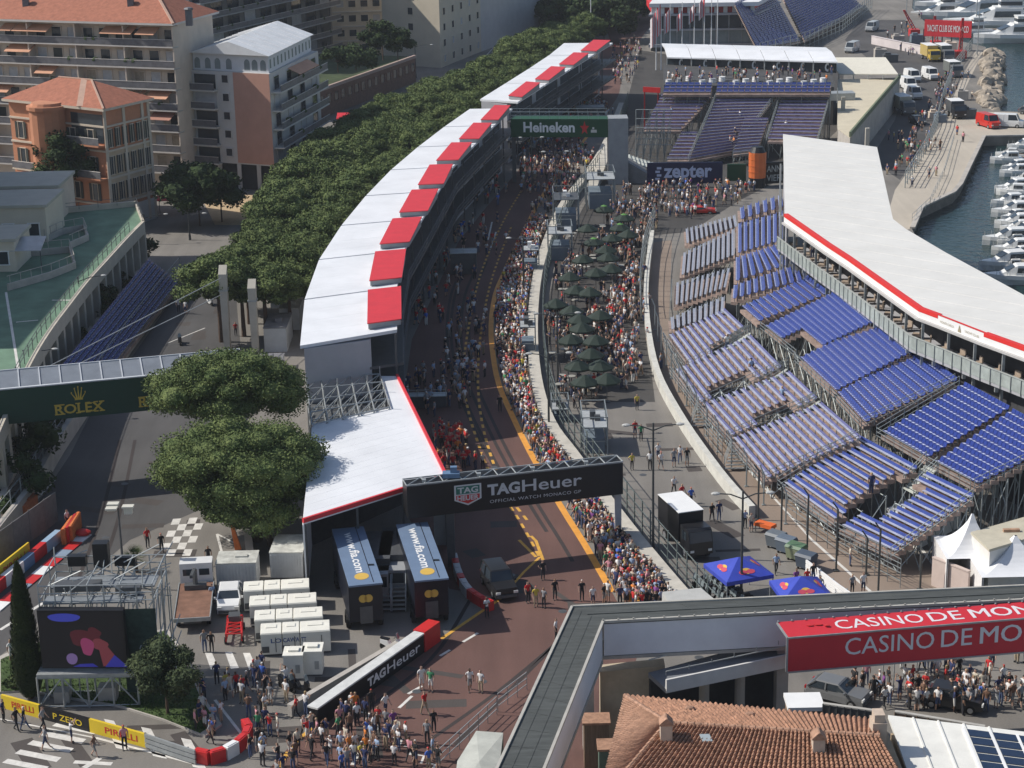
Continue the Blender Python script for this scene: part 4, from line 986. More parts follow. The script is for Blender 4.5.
for (x, y, w, h) in ((666, 741, .62, 1.25), (818, 750, .62, .95)):
    c=P(x,y,9.0); mb=MB(); mb.box((c.x,c.y,8.2),(w,w,.8+h-.2)); ch=build('chimney',mb,mat('chimney_render',(.50,.40,.32),.85,.15,2),t)
    mb = MB(); mb.box((c.x, c.y, 9.0 + h - .2), (w + .14, w + .14, .1)); zz = 9.0 + h - .1
    mb.hexa([(c.x-.36,c.y-.36,zz),(c.x+.36,c.y-.36,zz),(c.x+.36,c.y+.36,zz),(c.x-.36,c.y+.36,zz)],[(c.x-.04,c.y-.36,zz+.3),(c.x+.04,c.y-.36,zz+.3),(c.x+.04,c.y+.36,zz+.3),(c.x-.04,c.y+.36,zz+.3)]); build('chimney_cap',mb,M_TILE2,ch)
c=P(706,739,9.2); mb=MB(); d1=(eN1-r1).normalized(); s_=V((1,0,0)); c.z=9.05; mb.hexa([c-s_*.26-d1*.26,c+s_*.26-d1*.26,c+s_*.26+d1*.26,c-s_*.26+d1*.26],[p+V((0,0,.24))for p in(c-s_*.26-d1*.26,c+s_*.26-d1*.26,c+s_*.26+d1*.26,c-s_*.26+d1*.26)]); build('skylight',mb,mat('skylight_glass',(.35,.40,.42),.15,.05),t)
c=P(878,728,9.2); mb=MB(); mb.box((c.x,c.y,7.6),(.75,1.0,2.1)); mb.box((c.x,c.y,9.7),(.55,.8,.45)); build('gable_stack',mb,MATS['chimney_render'],t)
for x, y in ((690, 708), (750, 714)):
    c = P(x, y, 8.75); mb = MB(); mb.ell(tuple(c), (.3, .2, .12), 7, 4); build('broken_tile', mb, M_TILE2, t)
# white flat roof with panel grid
zw=8.2; a,b=P(888,715,zw),P(1060,736,zw); c_,d_=V((b.x,b.y-9,zw-.8)),V((a.x,a.y-9,zw-.8))
t=thing('white_roofed_annex','white sheet roofed annex with dark glass panel grid beside the tiled house','building',(a.x,a.y,0))
mb = MB(); mb.hexa([p - V((0, 0, .2)) for p in (d_, c_, b, a)], [d_, c_, b, a])
for k in(1,2,3,4):u=k*.148; p,q=a.lerp(b,u),d_.lerp(c_,u); mb.beam(p+V((0,0,.02)),q+V((0,0,.02)),.10,.10)
build('roof', mb, mat('annex_roof_white', (.72, .71, .66), .5, .08, 1), t)
mb=MB(); mb.prism([(a.x+.15,a.y-.2),(b.x,b.y-.2),(c_.x,c_.y),(d_.x+.15,d_.y)],0,7.2); build('wall',mb,MATS['ochre_plaster'],t)
mf = MB(); mg = MB(); up = V((0, 0, .03))
for i in range(5):
    u0, u1 = .44 + i * .155, .44 + i * .155 + .14
    for j in range(9):
        v0,v1=.06+j*.085,.06+j*.085+.07; q=[a.lerp(b,u).lerp(d_.lerp(c_,u),v)+up for u,v in((u0,v1),(u1,v1),(u1,v0),(u0,v0))]
        mg.hexa(q, [p + up for p in q])
    for u in(u0-.008,u1+.004):mf.beam(a.lerp(b,u).lerp(d_.lerp(c_,u),.05)+up,a.lerp(b,u).lerp(d_.lerp(c_,u),.85)+up,.12,.1)
build('glass_panel',mg,mat('panel_navy',(.02,.035,.07),.2,.1,1,0,0,.6),t); build('panel_frame',mf,M_WHITE,t)
# ramp with parapet behind the tiled roof, plinths, timber screens
zr2 = 5.6; A0, A1 = P(666, 689, zr2), P(800, 652, zr2 + .6)
t=thing('access_ramp','grey pedestrian ramp with a pale parapet rail behind the tiled roof','ramp',(A0.x,A0.y,0))
n_ = V((A1.y - A0.y, -(A1.x - A0.x), 0)).normalized(); 
mb=MB(); mb.hexa([A0-n_*2.4-V((0,0,.3)),A0-V((0,0,.3)),A1-V((0,0,.3)),A1-n_*2.4-V((0,0,.3))],[A0-n_*2.4,A0,A1,A1-n_*2.4]); build('deck',mb,mat('ramp_deck',(.17,.18,.20),.8,.1,1),t)
mb=MB(); wall_along(mb,[A0,A1],.14,zr2-.25,zr2+.62); build('parapet',mb,mat('parapet_grey',(.66,.65,.63),.7,.08,1),t)
mb=MB(); mb.beam(A0+V((0,0,1.15)),A1+V((0,0,.6)),.06,.06); mb.beam(A0-n_*2.3+V((0,0,.9)),A1-n_*2.3+V((0,0,.9)),.06,.06)
for k in range(7): p = A0.lerp(A1, k / 6); mb.beam(p + V((0, 0, .9)), p + V((0, 0, 1.15)), .05, .05)
build('handrail', mb, M_STEEL, t)
for k in(.35,.62,.92):p=A0.lerp(A1,k)-n_*1.2; mb=MB(); mb.tube((p.x,p.y,0),(p.x,p.y,p.z-.3),.32,n=10); build('pier',mb,M_CONC,t)
mb=MB(); q0,q1=A0-n_*2.2,A1-n_*2.2; wall_along(mb,[q0,q1],.2,0,zr2-.35); build('back_wall',mb,M_DARK,t)  # dark wall added to stand in for the shade under the ramp
mb=MB(); a,b=P(600,672,5.0),P(665,655,6.3); mb.hexa([(a.x,a.y,0),(b.x,b.y,0),(b.x,b.y+1,0),(a.x,a.y+1,0)],[(a.x,a.y,5),(b.x,b.y,5.6),(b.x,b.y+1,5.6),(a.x,a.y+1,5)])
whole('stair_plinth',mb,mat('stone_buff',(.45,.38,.28),.85,.15,1),'buff stone block under the bend of the covered walkway','plinth')
for(x0,y0,x1,y1,z,mtl,lab)in((895,712,985,727,7.4,mat('timber_screen',(.22,.15,.10),.8,.25,2,stretch=(8,8,.5)),'weathered timber screen behind the white annex roof'),(823,704,880,712,7.4,M_STEELD,'dark flat screen board between the timber screen and the tiled roof')):
    a, b = P(x0, y0, z), P(x1, y1, z); mb = MB(); wall_along(mb, [a, b], .15, z - 1.5, z)
    for k in range(0, 9): p = a.lerp(b, k / 8); mb.box((p.x, p.y - .09, z - 1.6), (.1, .06, 1.65))
    mb.beam(a + V((0, 0, .04)), b + V((0, 0, .04)), .22, .08, 1)
    mb.box((a.x + .2, a.y + .2, 0), (.2, .2, z - 1.5)); mb.box((b.x - .2, b.y + .2, 0), (.2, .2, z - 1.5))
    whole('screen', mb, [mtl, M_EDGE], lab, 'screen')
c=P(804,704,6.5); t=thing('brown_kiosk','small brown slatted kiosk box with a white lid left of the dark screen','kiosk',(c.x,c.y,0)); mb=MB(); mb.box((c.x,c.y,0),(1.9,1.6,6.5)); build('slatted_body',mb,MATS['timber_screen'],t); mb=MB(); mb.box((c.x,c.y,6.51),(2.1,1.9,.25)); build('lid',mb,M_WHITE,t)
# covered green stand box at the bottom by the walkway
pts = [P(x, y, 3.2) for x, y in ((457, 752), (476, 722), (503, 724), (498, 768), (488, 790), (452, 790))]
t=thing('tarpaulin_hut','hut wrapped in a pale green tarpaulin beside the left walkway arm','hut',(pts[0].x,pts[0].y,0)); mb=MB(); mb.prism(xy(pts),0,2.6); build('body',mb,mat('tarp_green',(.10,.15,.12),.7,.2,1.5),t)
mb=MB(); c=sum(pts,V())/len(pts); c.z=2.9; lo=[V((p.x,p.y,2.61))for p in pts]; k=len(lo); mb.add(lo+[c],[(i,(i+1)%k,k)for i in range(k)]); build('tarpaulin',mb,mat('tarp_pale',(.44,.45,.41),.6,.15,1),t)
for(a,b,lab)in(((440,768),(497,715),'white tube railing left of the green tarpaulin hut'),((498,712),(527,690),'white tube railing above the green tarpaulin hut, against the walkway')):
    mb = MB(); railing(mb, P(*a), P(*b), 1.3, 1.2, 3); whole('railing', mb, M_STEEL, lab, 'railing')
for(x,y,w,d,h,m_,lab)in((596,720,1.5,1.2,2.4,'timber_screen','brown timber hut below the bend of the walkway'),(612,740,1.6,1.2,2.0,'tarp_green','dark green bin store beside the hipped tile roof')):
    c=P(x,y,3); t=thing('small_hut',lab,'hut',(c.x,c.y,0)); mb=MB(); mb.box((c.x,c.y,0),(w,d,h+.6)); build('body',mb,MATS[m_],t); mb=MB(); mb.box((c.x,c.y,h+.61),(w+.2,d+.2,.14)); build('lid',mb,M_TILE2,t)

# white tents at the right
def pagoda(c, w, hwall, hpk, lab, walls=True):
    t = thing('pagoda_tent', lab, 'tent', tuple(c), 'white pagoda tents beside the stands'); mb = MB(); n = 9
    grid = []
    for j in range(n):
        f = j / (n - 1); s = (1 - f) ** 1.0; h = hwall + (hpk - hwall) * (f ** 2.2)
        grid.append([(c.x+sx*w/2*max(.03,s),c.y+sy*w/2*max(.03,s),h)for sx,sy in((-1,-1),(0,-1),(1,-1),(1,0),(1,1),(0,1),(-1,1),(-1,0))])
    vs=[p for r in grid for p in r]; fs=[(j*8+i,j*8+(i+1)%8,(j+1)*8+(i+1)%8,(j+1)*8+i)for j in range(n-1)for i in range(8)]; mb.add(vs,fs); build('canopy',mb,M_ROOFW,t)
    mb = MB()
    for sx in (-1, 1):
        for sy in (-1, 1): mb.box((c.x + sx * (w / 2 - .06), c.y + sy * (w / 2 - .06), 0), (.12, .12, hwall))
    build('post', mb, M_WHITE, t)
    mb=MB(); wall_along(mb,[(c.x-w/2,c.y+w/2-.1),(c.x+w/2,c.y+w/2-.1)],.05,0,hwall); wall_along(mb,[(c.x-w/2+.05,c.y-w/2),(c.x-w/2+.05,c.y+w/2)],.05,0,hwall); build('side_wall',mb,mat('tent_wall',(.70,.68,.66),.6,.06,1),t)
    return t
pagoda(P(969,580),4.6,2.7,5.3,'white pagoda tent with a curved peak before the grandstand, left of the white marquee')
pagoda(P(1012, 594), 6.2, 2.7, 4.6, 'white pagoda tent nearest the covered walkway at the right edge')
for(pts,z,lab,m_)in((((972,532),(1032,515),(1050,531),(990,549)),4.2,'flat beige roofed cabin behind the white pagoda tents','cabin_beige'),(((888,508),(934,488),(962,503),(918,526)),2.0,'white cabin half in shade under the upper stand','cabin_white')):
    q=[P(x,y,z)for x,y in pts]; t=thing('site_cabin',lab,'cabin',(q[0].x,q[0].y,0)); mb=MB(); mb.prism(xy(q),0,z-.2); build('wall',mb,mat('cabin_wall',(.68,.66,.62),.6,.1,1),t)
    mb=MB(); c=sum(q,V())/4; mb.prism([(c.x+(p.x-c.x)*1.03,c.y+(p.y-c.y)*1.03)for p in q],z-.19,z); build('roof',mb,mat(m_,(.50,.46,.36)if 'beige' in m_ else(.62,.62,.62),.7,.12,1),t)
    mb = MB(); mb.box((c.x, c.y, z + .01), (1.2, .3, .2)); build('roof_vent', mb, M_WOOD, t)
c=P(993,590,0); t=thing('air_conditioner','white air conditioning unit between the two pagoda tents','air conditioner',tuple(c)); mb=MB(); mb.box(tuple(c+V((0,0,.5))),(1.2,.6,.9)); bd=build('housing',mb,M_WHITE,t); mb=MB(); mb.tube(c+V((-.2,-.31,.95)),c+V((-.2,-.34,.95)),.33,n=14); build('fan_grille',mb,M_STEELD,bd); mb=MB()
for s in (-.5, .5): mb.box(tuple(c + V((s, 0, 0))), (.1, .5, .5))
build('foot', mb, M_STEEL, t)
a,b=P(932,585),P(968,600); mb=MB(); wall_along(mb,[a,b],.2,0,2.2); mb.beam(V((a.x,a.y,2.25)),V((b.x,b.y,2.25)),.3,.1); whole('site_wall',mb,mat('wall_pinkish',(.55,.45,.40),.8,.08,1),'pinkish low screen wall in front of the left pagoda tent','wall')

# ------------------------------------------------------------------ middle strip: pit wall, platform, catch fence, paddock islands
sp=smooth_line(px((622,108),(606,148),(588,178),(566,206),(550,240),(538,280),(533,330),(536,384),(549,429),(572,462),(604,506),(636,548),(672,592),(705,630)),4)
t=thing('pit_wall','long pale pit wall with a walkway on top behind the packed crowd','wall',tuple(sp[20])); mb=MB(); wall_along(mb,sp,1.1,0,1.0); build('wall',mb,mat('pit_wall_concrete',(.50,.47,.41),.85,.15,.8),t)
fenc = [p + V((1.15, .4, 0)) for p in sp]; mb = MB()
for p in resample(fenc, 2.2): mb.tube((p.x, p.y, 0), (p.x, p.y, 3.0), .06, n=5)
for h in (.7, 1.4, 2.1, 2.9):
    for a, b in zip(fenc, fenc[1:]): mb.beam(a + V((0, 0, h)), b + V((0, 0, h)), .05, .05)
whole('catch_fence',mb,mat('fence_steel_green',(.16,.19,.18),.5,.2,2,.2),'tall dark grey catch fence running along the paddock side of the pit wall','fence')
# grey camera boxes (tower stands) along the fence
for i,(x,y,w,d,h,lab)in enumerate(((594,446,2.2,5.0,2.6,'grey scaffold stand block at the open end of the paddock fence'),(560,418,1.6,2.2,1.2,'blue grey cabinet standing between pit wall and fence'),(528,357,1.6,2.5,3.6,'blue grey timing stand beside the crowd, nearest of the row'),(531,275,2.0,2.4,3.4,'white topped timing stand beside the crowd'),(560,258,3.0,4.0,3.6,'glazed marshal cabin between pit wall and umbrellas'),(566,228,3.4,4.6,4.4,'dark two storey camera platform beside the umbrellas'),(600,206,4.0,5.5,4.4,'dark scaffold platform at the far end of the umbrellas'))):
    c = P(x, y); t = thing('timing_stand', lab, 'stand', tuple(c)); mb = MB()
    for sx in (-.5, .5):
        for sy in (-.5, 0, .5): mb.box((c.x + sx * w, c.y + sy * d, 0), (.1, .1, h + 1.0))
    for hh_ in (h * .5, h, h + .95):
        for sx in(-.5,.5):mb.beam((c.x+sx*w,c.y-d/2,hh_),(c.x+sx*w,c.y+d/2,hh_),.07,.07)
        for sy in(-.5,.5):mb.beam((c.x-w/2,c.y+sy*d,hh_),(c.x+w/2,c.y+sy*d,hh_),.07,.07)
    for sy in(-.5,0):mb.beam((c.x+.5*w,c.y+sy*d,.2),(c.x+.5*w,c.y+(sy+.5)*d,h),.06,.06); mb.beam((c.x-.5*w,c.y+sy*d,h),(c.x-.5*w,c.y+(sy+.5)*d,.2),.06,.06)
    build('scaffold_frame',mb,M_TUBE,t); mb=MB(); mb.box((c.x,c.y,h-.1),(w-.05,d-.05,.12)); build('platform',mb,mat('platform_grey',(.35,.37,.38),.6,.15,1)if i!=5 else M_STEELD,t)
    mb=MB(); mb.box((c.x,c.y,.05),(w*.8,d*.8,h*.55)); build('cabinet',mb,mat('cabinet_bluegrey',(.16,.20,.24),.5,.12,1),t)
    mb=MB(); mb.box((c.x-.1,c.y+.2,h+.03),(.5,.9,.7)); mb.box((c.x+.3,c.y-.5,h+.03),(.5,.4,.5)); build('equipment',mb,M_WHITE if i in(3,5)else M_STEELD,t)

# gangway wall up to the beer gantry tower
a,b=P(586,190),P(606,160); mb=MB(); mb.hexa([(a.x,a.y,0),(a.x+1.6,a.y,0),(b.x+1.6,b.y,0),(b.x,b.y,0)],[(a.x,a.y,.4),(a.x+1.6,a.y,.4),(b.x+1.6,b.y,3.2),(b.x,b.y,3.2)])
whole('gangway',mb,MATS['pit_wall_concrete'],'pale sloping gangway leading up to the green gantry tower','gangway')

# far part: board with white blue lettering, big orange column, dark box
bl,br=P(647,184,.6),P(723,184,.6); br.y=bl.y-.5; hh=Z_at(163,bl.y,648)-.6; u=V((0,0,hh))
t=thing('advert_board','dark navy advert board with big rounded white lettering under the far stand','board',(bl.x,bl.y,0)); mb=MB(); panel_box(mb,bl,br,hh,.3); bd=build('board',mb,mat('board_navy',(.012,.016,.06),.4,.05),t)
mb = MB(); put_text(mb, 'zepter', bl, br, bl + u, .22, .86, .08, .86, .03, .03)
for k in range(4):shape_on(mb,[(.11+.02*(k%2),.18+.17*k),(.17+.02*(k%2),.18+.17*k),(.17+.02*(k%2),.29+.17*k),(.11+.02*(k%2),.29+.17*k)],bl,br,bl+u,.03)
build('lettering', mb, mat('board_pale_blue', (.50, .55, .72), .5, 0), bd); mb = MB()
for k in (0.05, .5, .95): p = bl.lerp(br, k); mb.box((p.x, p.y + .5, 0), (.2, .3, .6 + hh * .8))
build('post', mb, M_STEELD, t)
b2,b3=P(727,181,.6),P(746,181,.6); mb=MB(); panel_box(mb,b2,b3,hh*.8,.3); mb.box((b2.x+.3,b2.y+.4,0),(.2,.2,.6)); mb.box((b3.x-.3,b3.y+.4,0),(.2,.2,.6)); whole('advert_board',mb,MATS['beer_green'],'small green board between the navy board and the orange column','board')
c=P(757,187); zt1=Z_at(152,c.y,757); t=thing('inflatable_column','fat orange inflatable column with a black cap before the far stand','column',tuple(c)); mb=MB(); mb.tube(c,c+V((0,0,zt1*.28)),1.15,1.25,14); build('dark_foot',mb,M_BLACK,t)
mb = MB(); mb.tube(c + V((0, 0, zt1 * .28 + .01)), c + V((0, 0, zt1)), 1.25, 1.3, 14)
for h in (.45, .62, .8): mb.tube(c + V((0, 0, zt1 * h)), c + V((0, 0, zt1 * h + .1)), 1.32, 1.32, 14)
build('tube',mb,mat('inflatable_orange',(.62,.15,.04),.5,.1,1),t); mb=MB(); mb.tube(c+V((0,0,zt1+.01)),c+V((0,0,zt1+.8)),1.25,.8,14); build('cap',mb,M_BLACK,t)
a,b=P(765,184,.3),P(783,183,.3); t=thing('advert_board','black board with white lettering right of the orange column','board',(a.x,a.y,0)); mb=MB(); panel_box(mb,a,b,3.2,.3); mb.box((a.x+.3,a.y+.3,0),(.2,.2,.5)); bd=build('board',mb,M_BLACK,t); mb=MB(); u=V((0,0,3.2)); put_text(mb,'ANNI',a,b,a+u,.08,.95,.55,.85,.03,.01); put_text(mb,'VIERI',a,b,a+u,.08,.95,.12,.42,.03,.01); build('lettering',mb,M_STEEL,bd)
a,b=P(643,92,6.5),P(660,93,6.5); mb=MB(); panel_box(mb,a,b,.9,.2); mb.box((a.x+.3,a.y+.3,0),(.2,.2,6.5)); mb.box((b.x-.3,b.y+.3,0),(.2,.2,6.5)); whole('red_sign',mb,M_REDD,'small red sign board at the left end of the far stand','sign')

# far stand: bleachers seen from their front
FS = 'bench blocks of the far grandstand'
for(args,lab)in((((644,131),(681,131),(661,98),(712,98),11),'upper left bench block of the far grandstand'),(((667,161),(690,161),(681,136),(697,136),8),'narrow lower left bench block of the far grandstand'),(((690,161),(733,153),(718,97),(776,97),21),'large middle bench block of the far grandstand'),(((733,155),(757,152),(744,122),(768,122),11),'lower right bench strip of the far grandstand, right of the middle block'),(((768,141),(816,142),(782,98),(829,98),14),'upper right bench block of the far grandstand')):
    fl, fr, bl, br, n = args
    z0 = 1.2 + max(0, (161 - fl[1])) * .085
    stand(lab, fl, fr, bl, br, n, z0, .30, 'far', rails='nl' if n > 12 else 'f', group=FS)
stand('purple blue seat rows topping the far grandstand, left of the middle aisle',(663,94),(711,94),(665,87),(712,87),3,8.0,.35,'blue',group='top seat rows of the far grandstand',rails='',seatw=.9)
stand('purple blue seat rows topping the far grandstand, right of the middle aisle',(716,94),(830,94),(717,87),(831,87),3,8.0,.35,'blue',group='top seat rows of the far grandstand',rails='',seatw=.9)
# canopy row behind it with round emblems
YA, YB = P(667, 86, 9).y, P(838, 86, 9).y
t=thing('hospitality_canopy','row of white canopy panels with dark glass front and round emblems above the far stand','canopy',tuple(P(750,86,0)));
def cpx(x, y, f): return PY(x, y, 360.0 - 16.0 * (x - 667) / 171)
xs_ = [667 + (838 - 667) * k / 7 for k in range(8)]
for k in range(7):
    x0, x1 = xs_[k] + .3, xs_[k + 1] - .3
    f0,f1=cpx(x0,57+.028*(x0-667),0),cpx(x1,57+.028*(x1-667),0); g0,g1=f0+V((0,13,.9)),f1+V((0,13,.9)); m0,m1=f0.lerp(g0,.5)+V((0,0,.5)),f1.lerp(g1,.5)+V((0,0,.5))
    mb=MB(); d=V((0,0,.25)); mb.hexa([f0-d,f1-d,m1-d,m0-d],[f0,f1,m1,m0]); mb.hexa([m0-d,m1-d,g1-d,g0-d],[m0,m1,g1,g0]); build('roof_panel',mb,M_ROOFW,t)
    mb=MB(); zz=f0.z; mb.hexa([(f0.x,f0.y+1.0,6.62),(f1.x,f1.y+1.0,6.62),(f1.x,f1.y+1.4,6.62),(f0.x,f0.y+1.4,6.62)],[(f0.x,f0.y+1.0,zz-.3),(f1.x,f1.y+1.0,zz-.3),(f1.x,f1.y+1.4,zz-.3),(f0.x,f0.y+1.4,zz-.3)]); gl=build('glass_front',mb,M_GLASS,t)
    mb = MB(); c = f0.lerp(f1, .62) + V((0, .9, -1.15))
    ro, ri = [], []
    for q in[i*math.pi/8 for i in range(16)]:ro.append(c+V((math.cos(q)*.5,0,math.sin(q)*.8))); ri.append(c+V((math.cos(q)*.23,0,math.sin(q)*.42)))
    mb.add(ro+ri,[(i,(i+1)%16,16+(i+1)%16,16+i)for i in range(16)]); build('round_emblem',mb,M_WHITE,gl)
    mb = MB(); mb.tube((f0.x, f0.y + .3, 0), (f0.x, f0.y + .3, zz), .12); build('post', mb, M_STEEL, t)
zt5 = 6.6; a, b = P(664, 85, zt5), P(834, 87, zt5); a2, b2 = PY(664, 70, 361.0), PY(834, 70, 345.0)
mb=MB(); mb.prism([(a.x,a.y),(b.x,b.y),(b2.x,b2.y+2),(a2.x,a2.y+2)],0,zt5); build('terrace_block',mb,mat('terrace_grey',(.07,.07,.072),.85,.25,.6),t)
mb=MB(); railing(mb,V((a.x,a.y,zt5)),V((b.x,b.y,zt5)),1.0,2.5,2); build('terrace_railing',mb,M_STEEL,t)
tb0 = None
for k in range(15):
    q = a.lerp(b, (k + .5) / 15) + V((0, 1.5 + 2 * (k % 3), 0))
    if tb0 is None:tb0=thing('terrace_table','white draped table on the terrace above the far grandstand','table',(q.x,q.y,zt5+.005),'terrace tables'); mb=MB(); mb.tube((0,0,0),(0,0,.74),.62,.55,12); build('cloth',mb,M_WHITE,tb0,local=True); mb=MB(); mb.tube((0,0,.745),(0,0,.78),.6,.6,12); build('tabletop',mb,M_WHITE,tb0,local=True)
    else: dup(tb0, (q.x, q.y, zt5 + .005), 0)
# scaffold under the left end of the far stand
mb = MB(); 
for i in range(5):
    for j in range(3):
        a = P(636 + i * 7, 162 - 3 * j); h = 5.5 + j
        mb.tube(a,a+V((0,0,h)),.07,n=5); b=P(643+i*7,162-3*j); mb.tube(a+V((0,0,.3)),b+V((0,0,h)),.05,n=4); mb.tube(a+V((0,0,h)),b+V((0,0,h)),.06,n=4); mb.tube(a+V((0,0,h/2)),b+V((0,0,h/2)),.06,n=4)
whole('scaffold', mb, M_TUBE, 'bare tube scaffold under the left end of the far grandstand', 'scaffold')
a,b=P(629,158,2.5),P(660,168,.6); t=thing('stair_flight','pale broad stair flight going down beside the navy board','stairs',(a.x,a.y,0)); mb=MB()
for k in range(9): p = a.lerp(b, k / 8); mb.box((p.x, p.y, p.z - .1), (.7, 6.0, .1))
build('tread',mb,M_STEP,t); mb=MB(); railing(mb,a+V((0,3,0)),b+V((0,3,0)),1.0,1.5,2); railing(mb,a+V((0,-3,0)),b+V((0,-3,0)),1.0,1.5,2); build('handrail',mb,M_TUBE,t)
# grey ramp wall by the green gantry tower
mb=MB(); a,b=P(612,182),P(648,184); mb.hexa([(a.x,a.y,0),(b.x,b.y,0),(b.x,b.y+5,0),(a.x,a.y+5,0)],[(a.x,a.y,4.5),(b.x,b.y,1.5),(b.x,b.y+5,1.5),(a.x,a.y+5,4.5)]); whole('ramp_wall',mb,mat('ramp_grey',(.22,.22,.22),.8,.15,1),'grey sloping wall between the green gantry tower and the navy board','wall')

# glass tower with a red lounge under a white roof ring
Yt = 430.0
def tp(x, y, dy=0): return PY(x, y, Yt + dy)
a,b=tp(651,42),tp(745,42); t=thing('glass_pavilion','glass pavilion with red lounge and white roof rim at the top edge','building',(a.x,a.y,0))
w0, w1 = a.x, b.x + 2
for (y0, y1, lab, m_) in ((30, 43, 'glass_storey', M_GLASSL), (15, 28, 'glass_storey', M_GLASS)):
    z0,z1=tp(700,y1).z,tp(700,y0).z; mb=MB(); mb.prism([(w0,Yt),(w1,Yt-1),(w1+8,Yt+20),(w0+3.4,Yt+20)],z0,z1); build(lab,mb,m_,t)
    mb = MB()
    for k in range(9): xx = w0 + (w1 - w0) * k / 8; mb.box((xx, Yt - .2 - k * .12, z0), (.25, .2, z1 - z0))
    build('mullion', mb, M_AWN, t)
for y0, y1 in ((28.2, 29.8), (43.2, 46), (13, 14.8)):
    z0,z1=tp(700,y1).z,tp(700,y0).z; mb=MB(); mb.prism([(w0-.6,Yt-.9),(w1+.6,Yt-1.9),(w1+9,Yt+21),(w0+3,Yt+21)],z0,z1); build('floor_slab',mb,M_GREYW,t)
z0,z1=tp(700,12.9).z,tp(700,6).z; mb=MB(); mb.prism([(w0+.3,Yt+1),(w1-.3,Yt),(w1+6,Yt+18),(w0+.3,Yt+18)],z0,z1-.02); build('red_lounge',mb,M_RED,t)
mb = MB()
for k in range(12): xx = w0 + .5 + (w1 - w0 - 1) * k / 11; mb.box((xx, Yt - .2, z0), (.9, .5, 1.3))
build('white_chairs', mb, M_WHITE, t)
z2=tp(700,2).z; mb=MB(); mb.prism([(w0-.5,Yt-1.2),(w1+.6,Yt-2.2),(w1+8,Yt+20),(w0+3,Yt+20)],z1,z2); build('roof_rim',mb,M_WHITE,t)
mb=MB(); mb.prism([(w0,Yt+.1),(w1,Yt-.8),(w1+8,Yt+19),(w0+3.4,Yt+19)],0,tp(700,46.1).z); build('base_storey',mb,M_STEELD,t)
# flag poles
FP=((656,62,8,12,44),(661,62,12,4,34),(670,60,4,8,30),(682,60,2,10,28),(694,60,0,4,20),(704,60,-8,-4,16),(711,60,-8,0,0),(717,60,-8,0,0))
for i, (x, yb, yt, f0, f1) in enumerate(FP):
    Y=400.0; p=PY(x,yb,Y); p.z=0; q=PY(x,yt,Y); t=thing('flag_pole',('flag pole with red and white flag, ' if f1 else 'bare flag pole, ')+('first','second','third','fourth','fifth','sixth','seventh','last')[i]+' from left','flag pole',tuple(p),'flag poles above the far grandstand')
    mb = MB(); mb.tube(p, (p.x, p.y, q.z), .14, .08, 6); build('pole', mb, M_WHITE, t)
    if f1:
        z1, z0 = PY(x, f0, Y).z, PY(x, f1, Y).z; mb = MB(); n = 6; w = 1.1
        for k in range(n):
            a0=k/n; a1=(k+1)/n; s=lambda q_:V((p.x-.1-w*q_,p.y+.35*math.sin(q_*7+i),0)); d_=lambda q_:-1.6*q_
            mb.quad(s(a0)+V((0,0,z0+d_(a0)*.6)),s(a1)+V((0,0,z0+d_(a1)*.6)),s(a1)+V((0,0,z1+d_(a1))),s(a0)+V((0,0,z1+d_(a0))),0 if k%3 else 1)
        build('flag', mb, [mat('flag_white', (.72, .66, .68), .7, .1, 1), M_RED], t)
p=P(591,45); mb=MB(); mb.tube(p,p+V((0,0,Z_at(-6,p.y,591))),.16,.1); mb.box(tuple(p),(.6,.6,.3)); whole('flag_pole',mb,M_WHITE,'lone tall bare pole beside the second pit building','flag pole')

# far blue stand on the top right
for(lab,fl,fr,bl,br,n)in(('far blue grandstand climbing to the top edge, left part beside the pavilion',(757,50),(800,42),(735,6),(770,-12),30),('far blue grandstand climbing to the top edge, right part beside the grey fence',(804,41),(862,8),(776,-14),(826,-30),26)):
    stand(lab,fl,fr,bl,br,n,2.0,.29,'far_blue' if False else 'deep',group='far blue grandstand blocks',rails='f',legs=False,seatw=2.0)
fa = px((760, 62), (806, 50), (842, 34), (872, 10)); mb = MB()
for p in resample(fa, 3.5): mb.tube(p, p + V((0, 0, 4)), .09, n=5)
for h in (1, 2, 3, 4):
    for a, b in zip(fa, fa[1:]): mb.beam(a + V((0, 0, h)), b + V((0, 0, h)), .08, .08)
whole('catch_fence', mb, M_TUBE, 'long grey catch fence in front of the far blue grandstand', 'fence')
fa = px((905, 188), (925, 155), (937, 128), (944, 100), (955, 72), (972, 50)); mb = MB()
for p in resample(fa, 3.0): mb.tube(p, p + V((0, 0, 2.6)), .08, n=5)
for h in (.6, 1.3, 2, 2.6):
    for a, b in zip(fa, fa[1:]): mb.beam(a + V((0, 0, h)), b + V((0, 0, h)), .07, .07)
whole('quay_fence', mb, M_TUBE, 'grey tube fence between the busy quay road and the pale pier', 'fence')
fa=px((912,222),(930,205),(944,175),(954,140)); mb=MB(); railing(mb,fa[0],fa[1],1.1,2.5,2); railing(mb,fa[1],fa[2],1.1,2.5,2); railing(mb,fa[2],fa[3],1.1,2.5,2); whole('railing',mb,M_STEEL,'thin railing along the middle of the pale pier','railing')

